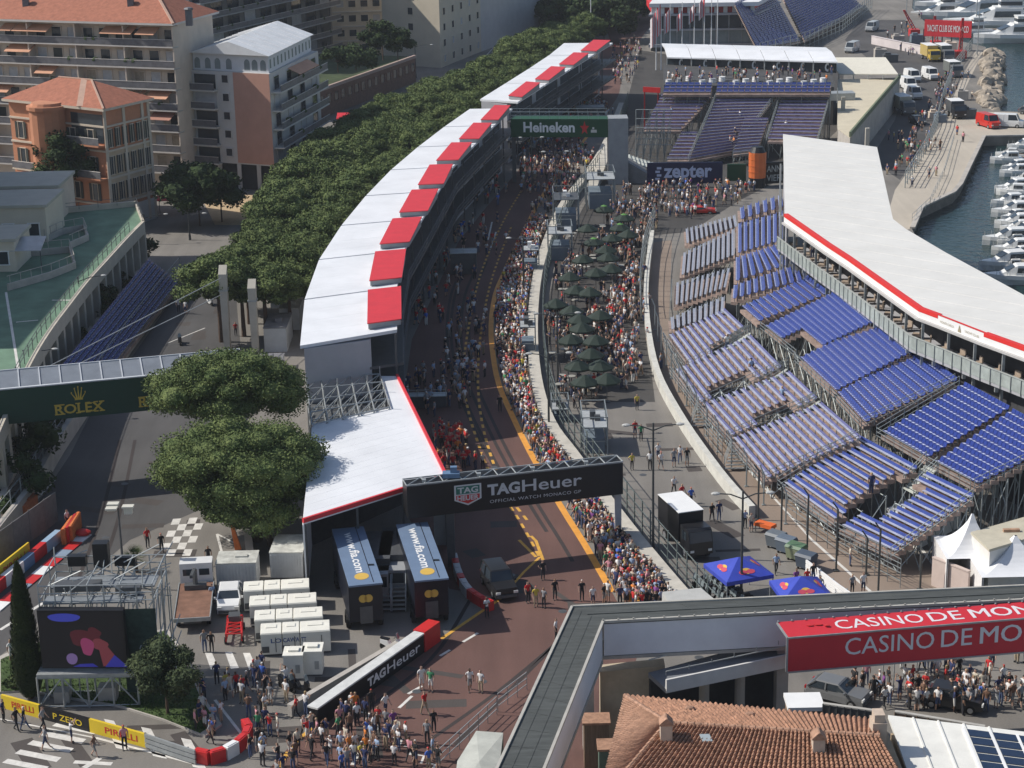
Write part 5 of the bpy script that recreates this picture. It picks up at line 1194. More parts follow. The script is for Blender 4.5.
# beige roof block
zz=5.0; q=[P(x,y,zz)for x,y in((838,78),(900,77),(846,136),(835,133))]; q=[P(838,80,zz),P(900,78,zz),P(866,118,zz),P(850,137,zz),P(838,128,zz)]
t=thing('flat_roofed_block','beige flat roofed block beside the far grandstand and the quay road','building',(q[3].x,q[3].y,0)); mb=MB(); mb.prism(xy(q),0,zz-.1); build('wall',mb,M_CONC,t)
mb=MB(); c=sum(q,V())/5; mb.prism([(c.x+(p.x-c.x)*1.02,c.y+(p.y-c.y)*1.02)for p in q],zz-.09,zz); build('roof',mb,mat('roof_beige',(.56,.50,.38),.85,.08,.4),t)
mb=MB(); wall_along(mb,[q[1],q[2],q[3]],.3,zz+.01,zz+.8); build('parapet',mb,mat('parapet_green',(.16,.19,.12),.8,.2,1),t)
mb=MB(); mb.tube((c.x-3,c.y+4,zz),(c.x-3,c.y+4,zz+2.5),.1); mb.box((c.x-2,c.y+8,zz+.01),(5,3,1.2)); build('roof_unit',mb,M_STEEL,t)
a,b=PY(839,75,P(838,80,zz).y+2),PY(898,75,P(838,80,zz).y-2); t=thing('awning','pale cream awning strip behind the beige flat roof','awning',(a.x,a.y,0)); mb=MB(); mb.hexa([a,b,b+V((0,12,1.4)),a+V((0,12,1.4))],[p+V((0,0,.2))for p in(a,b,b+V((0,12,1.4)),a+V((0,12,1.4)))]); build('canvas',mb,mat('canvas_cream',(.66,.63,.54),.7,.06,1),t); mb=MB()
for k in range(5): p = a.lerp(b, k / 4); mb.tube((p.x, p.y, 0), (p.x, p.y, p.z), .1)
build('post', mb, M_STEEL, t)
# ------------------------------------------------------------------ buildings on the left
M_TERRA=mat('villa_terracotta',(.47,.21,.12),.85,.12,.5); M_CREAM=mat('plaster_cream',(.64,.57,.46),.85,.08,.4); M_PEACH=mat('plaster_peach',(.46,.25,.19),.85,.08,.4)
M_GREYP=mat('plaster_grey',(.52,.50,.48),.85,.08,.4); M_BEIGE=mat('plaster_beige',(.60,.51,.42),.85,.1,.4); M_SHUT=mat('shutter_pale',(.45,.45,.46),.6,.15,1); M_SHUTD=mat('shutter_dark',(.04,.045,.04),.6,.1,1)
M_AWNO=mat('awning_orange',(.56,.30,.19),.7,.12,.8); M_BALC=mat('balcony_slab',(.58,.55,.51),.8,.1,.6); M_RAIL=mat('balcony_rail_grey',(.13,.13,.14),.5,.25,1)
M_CURT = mat('curtain_beige', (.40, .33, .25), .8, .2, 2)
M_PLANT = mat('balcony_plants', (.045, .075, .025), .8, .5, 4)
M_RTILE = mat('roof_tile_red', (.34, .13, .08), .85, .22, 1.6, 0, .4)
UPV = V((0, 0, 1))
def wall_frame(a, b):
    a=V((a[0],a[1],0)); b=V((b[0],b[1],0)); d=(b-a).normalized(); n=V((d.y,-d.x,0)); return a,b,d,n
def slabbox(a, b, n, d0, d1, z0, z1, mb):
    lo=[V((p.x,p.y,z0))for p in(a+n*d1,b+n*d1,b+n*d0,a+n*d0)]; return mb.hexa(lo,[V((p.x,p.y,z1))for p in lo])
def window(parent, p, d, n, w, h, glass=None, frame=None, shut=None):
    """p: middle of the sill on the wall plane"""
    f = MB(); up = UPV
    for s in(-1,1):c=p+d*(s*w/2)+n*.05; f.hexa([c-d*.06-n*.05,c+d*.06-n*.05,c+d*.06+n*.05,c-d*.06+n*.05],[q+up*h for q in(c-d*.06-n*.05,c+d*.06-n*.05,c+d*.06+n*.05,c-d*.06+n*.05)])
    for z in(-.06,h-.02,):c=p+up*z; f.hexa([c-d*(w/2+.12),c+d*(w/2+.12),c+d*(w/2+.12)+n*.14,c-d*(w/2+.12)+n*.14],[q+up*.1 for q in(c-d*(w/2+.12),c+d*(w/2+.12),c+d*(w/2+.12)+n*.14,c-d*(w/2+.12)+n*.14)])
    wf = build('window', f, frame or M_CREAM, parent)
    g=MB(); c=p+n*.02; g.quad(c-d*w/2+up*.04,c+d*w/2+up*.04,c+d*w/2+up*(h-.02),c-d*w/2+up*(h-.02)); build('pane',g,glass or M_GLASS,wf)
    if shut:
        s_ = MB()
        for s in(-1,1):c=p+d*(s*(w*.78))+n*.07; s_.hexa([c-d*w*.22,c+d*w*.22,c+d*w*.22+n*.06,c-d*w*.22+n*.06],[q+up*h for q in(c-d*w*.22,c+d*w*.22,c+d*w*.22+n*.06,c-d*w*.22+n*.06)])
        build('shutter', s_, shut, wf)
    return wf
def balcony(parent, a, b, n, z, depth, h=1.0, m=None):
    mb = MB(); slabbox(a, b, n, 0.01, depth, z - .2, z, mb); s = build('balcony', mb, m or M_BALC, parent)
    r=MB(); slabbox(a,b,n,depth-.1,depth-.06,z+.05,z+h-.08,r); build('balustrade',r,M_RAIL,s)
    r=MB(); r.beam(V((a.x,a.y,z+h))+n*(depth-.08),V((b.x,b.y,z+h))+n*(depth-.08),.1,.07); build('handrail',r,M_BALC,s)
    for k in range(int((b - a).length / 9)):
        if rnd.random()<.6:p=a.lerp(b,rnd.uniform(.05,.95))+n*(depth-.3); r=MB(); e=MB(); e.ell((p.x,p.y,z+.85),(.55,.3,.38),7,5); e.v=[tuple(V(v)+V((0,0,.16*mnoise.noise(V(v)*3))))for v in e.v]; r.join(e); build('balcony_plant',r,M_PLANT,s)
    return s
def awning(parent, a, b, n, z, drop, out, m):
    mb=MB(); A_,B_=V((a.x,a.y,z)),V((b.x,b.y,z)); mb.hexa([A_+n*out-UPV*(drop+.05),B_+n*out-UPV*(drop+.05),B_+n*.1-UPV*.05,A_+n*.1-UPV*.05],[A_+n*out-UPV*drop,B_+n*out-UPV*drop,B_+n*.1,A_+n*.1]); return build('awning',mb,m,parent)
def lathe_roof(mb, quad, zt, ridge, m=0):
    pass
# long apartment block
C0 = P(189, 192); zT = Z_at(24, C0.y, 179); L0 = P(-60, 17.5, zT); E1 = P(212, 14, zT)
a, b, d, n = wall_frame(L0, C0); e0, e1, ed, en = wall_frame(C0, E1)
t=thing('apartment_block','long beige apartment block with orange awnings and a red tile roof, top left corner','building',tuple(C0))
mb=MB(); bk=E1-C0; mb.prism([(a.x,a.y),(b.x,b.y),(b.x+bk.x,b.y+bk.y),(a.x+bk.x,a.y+bk.y)],0,zT-.02); build('wall',mb,M_BEIGE,t)
mb=MB(); o=.7; q0,q1,q2,q3=(a-d*3+n*2.2,b+d*o+n*2.2,V((E1.x,E1.y,0))+d*o-n*1,a+bk-d*3-n*1); rz=zT+4.2
m0, m1 = q0.lerp(q3, .5), q1.lerp(q2, .5) - d * 7
z=lambda p,zz:V((p.x,p.y,zz)); mb.hexa([z(q,zT)for q in(q0,q1,q2,q3)],[z(q,zT+.3)for q in(q0,q1,q2,q3)])
build('cornice',mb,M_BALC,t); mb=MB(); A4=[z(q,zT+.31)for q in(q0,q1,q2,q3)]; mb.quad(A4[0],A4[1],z(m1,rz),z(m0,rz)); mb.add([A4[1],A4[2],z(m1,rz)],[(0,1,2)]); mb.quad(A4[2],A4[3],z(m0,rz),z(m1,rz)); mb.add([A4[3],A4[0],z(m0,rz)],[(0,1,2)]); rf=build('roof',mb,M_RTILE,t)
mb=MB(); mb.beam(A4[1],z(m1,rz+.05),.35,.2); build('ridge_strip',mb,mat('ridge_pale',(.5,.33,.25),.8,.1),rf)
for x, y in ((26, 4), (131, 6), (189, 17), (84, -4)):
    c=P(x,y,zT+2.2); mb=MB(); mb.box((c.x,c.y,zT+1),(.9,.9,2.2)); mb.ell((c.x,c.y,zT+3.3),(.7,.7,.3),8,4); build('roof_vent',mb,M_RAIL,rf)
nf = 8; fh = zT / nf; Lf = (b - a).length; rr = random.Random(5)
for k in range(1, nf):
    zf_ = k * fh; sgm = 24 * .0
    balcony(t, a, b, n, zf_, 1.7)
    ncol = 15
    for c_ in range(ncol):
        if k < 3 and c_ < 9: continue
        p=a.lerp(b,(c_+.5)/ncol); p.z=zf_+.02; window(t,p,d,n,Lf/ncol*.62,fh*.72,glass=rr.choice((M_SHUT,M_SHUT,M_GLASS,M_GLASS,M_GLASS,M_SHUTD,M_CURT)),frame=M_BEIGE)
    for c_ in range(0,16,3):mb=MB(); p=a.lerp(b,c_/15.0); slabbox(p-d*.1,p+d*.1,n,.02,1.55,zf_+.01,zf_+fh-.22,mb); build('party_wall',mb,M_BEIGE,t)
for(x0,x1,k)in((11,24,7),(25,62,7),(117,149,7),(153,172,7),(15,42,6),(45,64,5),(-5,14,4),(158,180,3.98),(160,182,2.98),(150,154,3.98)):
    k = round(k); zz = (k + 1) * fh - .5
    p,q=a.lerp(b,(x0+60)/249.0),a.lerp(b,(x1+60)/249.0); awning(t,p,q,n,zz,.9,2.1,M_AWNO if k>3 else mat('awning_brown',(.38,.19,.14),.7,.1))
mb = MB()
for k in range(4): slabbox(e0 + ed * .3, e0 + ed * .5, en, .0, .03, .1, 2, mb)
# red shop awning at street level
p=P(158,190,3.4); t2=thing('shop_awning','crimson double awning at the foot of the apartment block','awning',(p.x,p.y,0)); mb=MB()
for s,zz in((0,3.6),(1.4,2.9)):mb.hexa([(p.x,p.y-1.2-s,zz-.6),(p.x+4.2-s,p.y-1.2-s,zz-.6),(p.x+4.2-s,p.y+1-s,zz),(p.x,p.y+1-s,zz)],[(p.x,p.y-1.2-s,zz-.5),(p.x+4.2-s,p.y-1.2-s,zz-.5),(p.x+4.2-s,p.y+1-s,zz+.1),(p.x,p.y+1-s,zz+.1)])
build('canvas', mb, M_RED, t2); mb = MB()
for s in (0.2, 3.9): mb.tube((p.x + s, p.y - .9, 0), (p.x + s, p.y - .9, 3.0), .06)
build('post', mb, M_STEELD, t2)

# terracotta villa
Bb = P(156, 218); zE = Z_at(97, Bb.y, 148); A_ = P(103, 107, zE); Lp = P(8, 97, zE)
a, b, d, n = wall_frame(A_, Bb); l0, l1, ld, ln = wall_frame(Lp, A_)
t=thing('villa','terracotta coloured villa with hipped red roof, round turret and dark shutters','building',tuple(Bb))
bkv=(l0-l1); mb=MB(); mb.prism([(l0.x,l0.y),(a.x,a.y),(b.x,b.y),(b.x+bkv.x,b.y+bkv.y)],0,zE-.5); build('wall',mb,M_TERRA,t)
mb = MB(); 
ov = [l0 - ld * .5 + ln * .8, a + ln * .8 + n * .8, b + d * .6 + n * .8, b + bkv + d * .6]
mb.prism(xy(ov), zE - .49, zE - .15); build('cornice', mb, mat('stone_trim', (.55, .47, .38), .8, .1, 1), t)
mb=MB(); ctr=sum(ov,V())/4; R0,R1=ctr.lerp((ov[0]+ov[3])/2,.35),ctr.lerp((ov[1]+ov[2])/2,.3); rz=zE+2.6; z4=[z(q,zE-.14)for q in ov]
mb.quad(z4[0],z4[1],z(R1,rz),z(R0,rz)); mb.add([z4[1],z4[2],z(R1,rz)],[(0,1,2)]); mb.quad(z4[2],z4[3],z(R0,rz),z(R1,rz)); mb.add([z4[3],z4[0],z(R0,rz)],[(0,1,2)]); rf=build('roof',mb,M_RTILE,t)
mb=MB(); mb.beam(z4[1]+UPV*.05,z(R1,rz+.05),.25,.15); mb.beam(z(R0,rz+.05),z(R1,rz+.05),.25,.15); mb.beam(z4[1].lerp(z4[0],.22)+UPV*.08,z(R1,rz).lerp(z(R0,rz),.2)+UPV*.08,1.0,.06); build('ridge_strip',mb,mat('ridge_pale',(.5,.33,.25),.8,.1),rf)
fhv = zE / 4.6
mb = MB()
for k in(1,2,3,3.9):slabbox(a,b,n,0.01,.22,k*fhv-.25,k*fhv,mb); slabbox(l0,l1,ln,.01,.22,k*fhv-.25,k*fhv,mb)
build('string_course', mb, MATS['stone_trim'], t)
mb = MB()
for k in range(8):p=a.lerp(b,k/7.0); slabbox(p-d*.25,p+d*.25,n,.01,.16,.2,zE-.5,mb)if k in(0,3,6,7)else None
build('pilaster', mb, MATS['stone_trim'], t)
mb=MB(); slabbox(a,b,n,.012,.05,fhv,3*fhv,mb); build('wall_panel',mb,mat('villa_buff',(.50,.38,.26),.85,.1,.6),t)
for k in (1, 2, 3):
    for c_ in range(6):
        p=a.lerp(b,(c_+.55)/6.1)+n*.05; p.z=k*fhv+.35; window(t,p,d,n,min(.95,(b-a).length/6.1*.36),fhv*.66,glass=M_GLASS,frame=MATS['stone_trim'],shut=M_SHUTD)
    for c_ in range(5):
        p=l0.lerp(l1,(c_+.6)/5.4); p.z=k*fhv+.35; window(t,p,ld,ln,1.1,fhv*.62,glass=M_SHUT if c_==2 else M_GLASS,frame=MATS['stone_trim'],shut=M_SHUTD if c_!=2 else None)
balcony(t,l0.lerp(l1,.68),l1,ln,2*fhv,1.6,1.0,M_TERRA); balcony(t,l0.lerp(l1,.05),l0.lerp(l1,.3),ln,2*fhv,1.3,1.0,MATS['stone_trim'])
c=l0.lerp(l1,.48)+ln*1.0; mb=MB(); mb.tube((c.x,c.y,0),(c.x,c.y,zE-.8),2.6,2.6,16); tw=build('turret',mb,M_TERRA,t); mb=MB(); mb.tube((c.x,c.y,zE-.79),(c.x,c.y,zE-.3),2.9,2.9,16); mb.tube((c.x,c.y,zE-.29),(c.x,c.y,zE+.1),2.4,2.2,16,0); build('turret_cornice',mb,M_TERRA,tw)
mb=MB(); slabbox(a,b,n,.012,.12,0,.8*fhv,mb); build('plinth',mb,mat('plinth_pale',(.52,.50,.48),.85,.1,.8),t)
# loggia at the top corner
mb=MB(); p0,p1=l0.lerp(l1,.66),l0.lerp(l1,.985); slabbox(p0,p1,ln,.02,.06,3.25*fhv,4.3*fhv,mb); build('loggia_opening',mb,M_GLASS,t); balcony(t,p0,p1,ln,3.2*fhv,1.2,1.0,M_TERRA)

# grey and peach block with white attic
Cb = P(275, 193); zP = Z_at(74, Cb.y, 269); Lp = P(190, 70, zP); Rp = P(318, 51, zP)
a,b,d,n=wall_frame(Lp,Cb); b=V((P(269,74,zP).x,P(269,74,zP).y,0)); e0,e1,ed,en=wall_frame(b,Rp)
t=thing('apartment_block','grey and peach apartment block with arched attic windows under a white metal roof','building',tuple(b)); bkv=e1-e0
mb=MB(); mb.prism([(a.x,a.y),(b.x,b.y),(e1.x,e1.y),(a.x+bkv.x,a.y+bkv.y)],4.0,zP); build('wall',mb,M_GREYP,t)
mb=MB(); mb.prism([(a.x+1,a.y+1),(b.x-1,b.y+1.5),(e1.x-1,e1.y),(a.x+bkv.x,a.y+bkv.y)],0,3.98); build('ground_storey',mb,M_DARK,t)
for u in(.02,.3,.55,.8,.99):p=a.lerp(b,u); mb=MB(); mb.box((p.x,p.y+.4,0),(.6,.6,3.99)); build('pillar',mb,M_GREYP,t)
for u in(.3,.6,.98):p=e0.lerp(e1,u); mb=MB(); mb.box((p.x-.4,p.y,0),(.6,.6,3.99)); build('pillar',mb,M_GREYP,t)
mb = MB(); slabbox(a.lerp(b, .545), b, n, .01, .06, 4.2, zP - .02, mb); build('peach_panel', mb, M_PEACH, t)
fh = (zP - 4) / 5
for k in range(5):
    z_ = 4 + k * fh; p = a.lerp(b, .44); p.z = z_ + fh * .4; window(t, p, d, n, 1.2, fh * .42, frame=M_GREYP)
    q0,q1=a.lerp(b,.03),a.lerp(b,.34); m_=q0.lerp(q1,.5); m_.z=z_+.1; window(t,m_,d,n,(q1-q0).length*.92,fh*.8,glass=(M_SHUT if k==3 else M_GLASS),frame=M_GREYP); balcony(t,q0,q1,n,z_,1.1,1.0)
    q0, q1 = e0.lerp(e1, .02), e0.lerp(e1, .99); balcony(t, q0, q1, en, z_, 1.6, 1.0)
    for c_ in range(4):p=e0.lerp(e1,(c_+.5)/4); p.z=z_+.05; window(t,p,ed,en,2.6,fh*.74,glass=M_GLASS if(c_+k)%3 else M_SHUT,frame=M_GREYP)
awning(t, e0.lerp(e1, .35), e0.lerp(e1, .75), en, zP - .4, .9, 2.0, M_AWNO)
# attic with white roof
ins=.5; i0,i1,i2,i3=a+d*.2-n*.6,b-d*.4-n*.6,e1-ed*.4-en*1.0,a+bkv+d*.2; zA=zP+2.6
mb=MB(); mb.prism(xy((i0,i1,i2,i3)),zP+.01,zA); at_=build('attic_wall',mb,mat('attic_white',(.62,.63,.65),.6,.06,1),t)
mb = MB()
for u in (.06, .2, .33, .48, .72, .82, .93):
    p=i0.lerp(i1,u)+n*.02; arch=[p+d*(.5*math.cos(q))+UPV*(zP+1.3+.6*math.sin(q))for q in[math.pi*i/8 for i in range(9)]]+[p-d*.5+UPV*(zP+.3),p+d*.5+UPV*(zP+.3)]; mb.add(arch,[tuple(range(11))])
f0, f1, fd, fn = wall_frame(i1, i2)
for k in range(12):p=f0.lerp(f1,(k+.5)/12)+fn*.02; mb.quad(p-fd*.35+UPV*(zP+.6),p+fd*.35+UPV*(zP+.6),p+fd*.35+UPV*(zP+1.9),p-fd*.35+UPV*(zP+1.9))
build('attic_window', mb, M_GLASSL, at_)
mb=MB(); cc=(i0+i1+i2+i3)/4; oo=[cc+(p-cc)*1.06 for p in(i0,i1,i2,i3)]; rr0,rr1=oo[0].lerp(oo[1],.5),oo[3].lerp(oo[2],.5); zz=[z(p,zA)for p in oo]; hi0,hi1=z(rr0,zA+1.9),z(rr1,zA+1.9)
mb.quad(zz[1],zz[2],hi1,hi0); mb.quad(zz[3],zz[0],hi0,hi1); mb.add([zz[0],zz[1],hi0],[(0,1,2)]); mb.add([zz[2],zz[3],hi1],[(0,1,2)]); mb.add(zz,[(3,2,1,0)])
for k in range(1,9):u=k/9; mb.beam(zz[1].lerp(zz[2],u)+UPV*.03,hi0.lerp(hi1,u)+UPV*.03,.1,.08); mb.beam(zz[0].lerp(zz[3],u)+UPV*.03,hi0.lerp(hi1,u)+UPV*.03,.1,.08)
build('roof', mb, mat('metal_white', (.66, .67, .68), .4, .1, .5), t)

# dark balconied block behind
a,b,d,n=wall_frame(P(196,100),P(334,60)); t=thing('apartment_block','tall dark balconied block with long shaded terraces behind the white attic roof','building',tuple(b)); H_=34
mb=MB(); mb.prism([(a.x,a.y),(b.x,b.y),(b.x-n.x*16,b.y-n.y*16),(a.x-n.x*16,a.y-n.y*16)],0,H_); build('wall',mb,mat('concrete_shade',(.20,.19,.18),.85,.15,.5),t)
for k in range(1, 11):
    z_ = k * 3.1; balcony(t, a, b, n, z_, 2.4, 1.0, mat('slab_grey', (.36, .36, .36), .8, .12, .6))
    for c_ in range(9):p=a.lerp(b,(c_+.5)/9); p.z=z_+.02; window(t,p,d,n,4.6,2.4,glass=M_GLASS if(c_*7+k)%5 else M_SHUT,frame=M_RAIL)
for k,u in((6,.3),(7,.35),(8,.62),(5,.8)):awning(t,a.lerp(b,u),a.lerp(b,u+.1),n,(k+1)*3.1-.4,1.0,2.6,mat('awning_blue',(.2,.26,.34),.7,.1))

def block(label,pa,pb,pc,H,m,nfl,c1,c2,win=(1.5,1.5),m2=None,base=0.0,shade=None,kind='apartment_block'):
    a = V(P(*pa)); b = V(P(*pb)); c = V(P(*pc)) if pc else None
    t = thing(kind, label, 'building', tuple(b)); mb = MB(); dep = (c - b) if c else None
    a_, b_, d, n = wall_frame(a, b); dep = dep if dep is not None else -n * 14
    mb.prism([(a.x,a.y),(b.x,b.y),(b.x+dep.x,b.y+dep.y),(a.x+dep.x,a.y+dep.y)],0,H); build('wall',mb,m,t)
    mb=MB(); mb.prism([(a.x-.3,a.y-.3),(b.x+.3,b.y-.3),(b.x+dep.x+.3,b.y+dep.y),(a.x+dep.x-.3,a.y+dep.y)],H+.01,H+.5); build('parapet',mb,M_BALC,t)
    fh = H / nfl
    for k in range(nfl):
        for (p0, p1, dd, nn, cc) in ((a_, b_, d, n, c1), (*wall_frame(b, b + dep), c2)):
            for i in range(cc):p=p0.lerp(p1,(i+.5)/cc); p.z=k*fh+fh*.3; window(t,p,dd,nn,win[0],min(win[1],fh*.6),glass=M_GLASS if(i*5+k*3)%4 else M_SHUT,frame=m2 or M_CREAM)
    return t, fh, (a_, b_, d, n), wall_frame(b, b + dep)
t,fh,fr,sd=block('cream apartment house with paired windows behind the dark garden trees',(300,57),(384,54),None,26,mat('plaster_ivory',(.60,.53,.42),.85,.06,.4),8,7,3,(1.7,1.5))
for k in range(1,8):mb=MB(); slabbox(fr[0],fr[1],fr[3],.01,.3,k*fh-.15,k*fh+.1,mb); build('string_course',mb,M_BALC,t)
t,fh,fr,sd=block('tan apartment tower whose sunless left face is nearly blank, beside the ivory one',(384,64),(441,68),(490,48),30,mat('plaster_tan',(.58,.51,.40),.85,.06,.4),9,1,6,(1.4,1.5))
t,fh,fr,sd=block('grey cream block with rows of small windows at the top edge beside the pines',(480,52),(493,43),(600,6),22,M_GREYP,7,5,14,(2.0,1.7))
# brick walled terrace garden
a,b=P(312,122),P(416,82); zt=Z_at(55,b.y,414); a_,b_,d,n=wall_frame(a,b); t=thing('terrace_building','low brown building with a row of dark openings and a roof garden','building',tuple(b))
mb=MB(); mb.prism([(a_.x,a_.y),(b_.x,b_.y),(b_.x-n.x*22,b_.y-n.y*22),(a_.x-n.x*22,a_.y-n.y*22)],0,zt-.6); build('wall',mb,mat('brick_brown',(.20,.12,.09),.85,.2,2),t); mb=MB(); slabbox(a_,b_,n,-.3,.25,zt-.59,zt,mb); build('parapet',mb,mat('parapet_pink',(.40,.30,.26),.8,.1,1),t)
for i in range(16):p=a_.lerp(b_,(i+.5)/16); p.z=zt*.42; window(t,p,d,n,1.8,zt*.3,glass=M_GLASS,frame=MATS['brick_brown'])
mb=MB(); mb.prism([(a_.x-n.x*1,a_.y-n.y*1),(b_.x-n.x,b_.y-n.y),(b_.x-n.x*21,b_.y-n.y*21),(a_.x-n.x*21,a_.y-n.y*21)],zt-.58,zt-.3); build('roof_garden_bed',mb,mat('garden_soil_green',(.05,.07,.03),.9,.4,.5),t)
p=P(356,116,2.6); mb=MB(); mb.hexa([(p.x-3.4,p.y-1,2.2),(p.x+3.4,p.y-1,2.2),(p.x+3.4,p.y+1.5,2.9),(p.x-3.4,p.y+1.5,2.9)],[(p.x-3.4,p.y-1,2.3),(p.x+3.4,p.y-1,2.3),(p.x+3.4,p.y+1.5,3.0),(p.x-3.4,p.y+1.5,3.0)]); mb.box((p.x-3,p.y,0),(.1,.1,2.2)); mb.box((p.x+3,p.y,0),(.1,.1,2.2)); whole('shop_awning',mb,M_RED,'red street awning below the brown garden terrace wall','awning')

# arcaded terrace building with green roof deck
zt=7.2; par=smooth_line([P(x,y,zt)for x,y in((143,221),(128,236),(106,260),(86,282),(69,304),(53,325),(38,348),(24,374),(10,404),(-6,440))],3)
t=thing('terrace_building','curved arcaded building with a green roof deck and cream parapet at the left edge','building',(par[8].x,par[8].y,0))
deckp = par + [P(-60, 440, zt), P(-60, 225, zt), P(0, 214, zt), P(60, 211, zt), P(136, 204, zt)]
mb=MB(); sheet(mb,deckp,zt-.3); build('roof_deck',mb,mat('deck_green',(.13,.215,.148),.85,.25,.3),t)
mb=MB(); wall_along(mb,par,.4,zt-1.5,zt); build('parapet',mb,mat('parapet_cream',(.50,.45,.37),.85,.1,.6),t)
mb=MB(); wall_along(mb,[P(136,204,zt),P(143,221,zt)],.3,zt-1.5,zt+.1); wall_along(mb,[P(60,211,zt),P(136,204,zt)],.3,zt-.3,zt+.4); build('parapet',mb,MATS['parapet_cream'],t)
mb = MB(); pl_ = [V((p.x - .6, p.y + .2, zt)) for p in par[2:]]; 
for p in resample(pl_, 2.4): mb.beam(p - UPV * .3, p + UPV * .9, .06, .06)
for h in (.5, .9):
    for p, q in zip(pl_, pl_[1:]): mb.beam(p + UPV * h, q + UPV * h, .05, .05)
for p,q in(((60,211),(136,204)),((136,204),(143,221))):railing(mb,P(*p,zt+.3),P(*q,zt+.3),.9,2.0,2)
build('railing', mb, M_STEELD, t)
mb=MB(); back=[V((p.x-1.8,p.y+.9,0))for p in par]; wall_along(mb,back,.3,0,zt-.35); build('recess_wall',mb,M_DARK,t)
for i,p in enumerate(resample(par,3.6)):mb=MB(); mb.box((p.x-.25,p.y,0),(.8,.8,zt-1.52)); build('column',mb,MATS['parapet_cream'],t)
mb = MB(); wall_along(mb, par, .5, 0, 2.0); build('base_wall', mb, M_BEIGE, t)
mb = MB()
for x0,y0,x1,y1 in((6,292,20,380),(16,322,38,320),(52,300,74,300)):strip(mb,[P(x0,y0,zt-.28),P(x1,y1,zt-.28)],.25,zt-.29)
build('deck_line', mb, M_LINE, t)
# structures on the deck
def deckbox(lab, base, w, dpt, h, m, win=True, rz=0.0):
    c=P(*base,zt-.29); t=thing('deck_pavilion',lab,'building',tuple(c)); mb=MB(); mb.box((c.x,c.y+dpt/2,c.z),(w,dpt,h),rz); wl=build('wall',mb,m,t); mb=MB(); mb.box((c.x,c.y+dpt/2,c.z+h+.01),(w+.5,dpt+.5,.35),rz); build('roof',mb,mat('pavilion_roof',(.45,.43,.37),.85,.1,.5),t)
    a = V((c.x - w / 2, c.y, 0)); b = V((c.x + w / 2, c.y, 0)); a, b, d, n = wall_frame(a, b)
    for k in range(int(h // 3)):
        for i in range(max(1,int(w/2.6))):p=a.lerp(b,(i+.5)/max(1,int(w/2.6))); p.z=c.z+k*3+.8; window(t,p,d,n,1.3,1.5,frame=M_WHITE)
    return t
deckbox('cream pavilion with white windows on the green roof deck', (10, 243), 9, 9, 4.2, M_CREAM)
deckbox('cream low wing at the left edge of the green roof deck', (-8, 272), 5.5, 7, 3.4, M_CREAM)
deckbox('cream block with a flat beige roof behind the deck, left of the bushy tree',(18,222),10.5,9,4.2,M_BEIGE)
p=P(20,243,zt+2.6); t2=thing('awning','pale grey awning on the cream pavilion of the roof deck','awning',(p.x,p.y,zt-.29)); mb=MB(); mb.hexa([(p.x-2.6,p.y-1.5,zt+2.0),(p.x+2.6,p.y-1.5,zt+2.0),(p.x+2.6,p.y+1.6,zt+2.9),(p.x-2.6,p.y+1.6,zt+2.9)],[(p.x-2.6,p.y-1.5,zt+2.08),(p.x+2.6,p.y-1.5,zt+2.08),(p.x+2.6,p.y+1.6,zt+2.98),(p.x-2.6,p.y+1.6,zt+2.98)]); build('canvas',mb,M_SHUT,t2); mb=MB(); mb.box((p.x-2.5,p.y-1.4,zt-.29),(.08,.08,2.3)); mb.box((p.x+2.5,p.y-1.4,zt-.29),(.08,.08,2.3)); build('post',mb,M_STEELD,t2)
for pts,lab in((((45,240),(62,232),(84,228),(88,238),(70,246)),'curved pale low wall on the green deck near the cream pavilion'),(((-5,256),(40,253),(70,250),(75,266),(50,276),(8,288)),'curved pale balcony wall at the front of the green deck')):
    ln_ = [P(x, y, zt) for x, y in pts]; mb = MB(); wall_along(mb, ln_, .25, zt - .29, zt + .45)
    for p in resample(ln_, 1.5): mb.beam(V((p.x, p.y, zt + .45)), V((p.x, p.y, zt + 1.3)), .06, .06)
    for p, q in zip(ln_, ln_[1:]): mb.beam(V((p.x, p.y, zt + 1.3)), V((q.x, q.y, zt + 1.3)), .06, .06)
    whole('terrace_wall', mb, M_CONC, lab, 'wall')
t=thing('apartment_block','tall cream block standing beyond the green roof deck, left of the cream pavilion','building',(-80,215,0)); mb=MB(); mb.box((-80,212,0),(15,66,29)); build('wall',mb,M_CREAM,t); mb=MB(); mb.box((-80,212,29.01),(16,67,.8)); build('parapet',mb,M_BALC,t)  # unseen block, added out of view so its shade falls on the deck
for k in range(1, 8):
    for c_ in range(12):window(t,V((-72.5,182+c_*5.2,k*3.3+.8)),V((0,1,0)),V((1,0,0)),1.5,1.7)
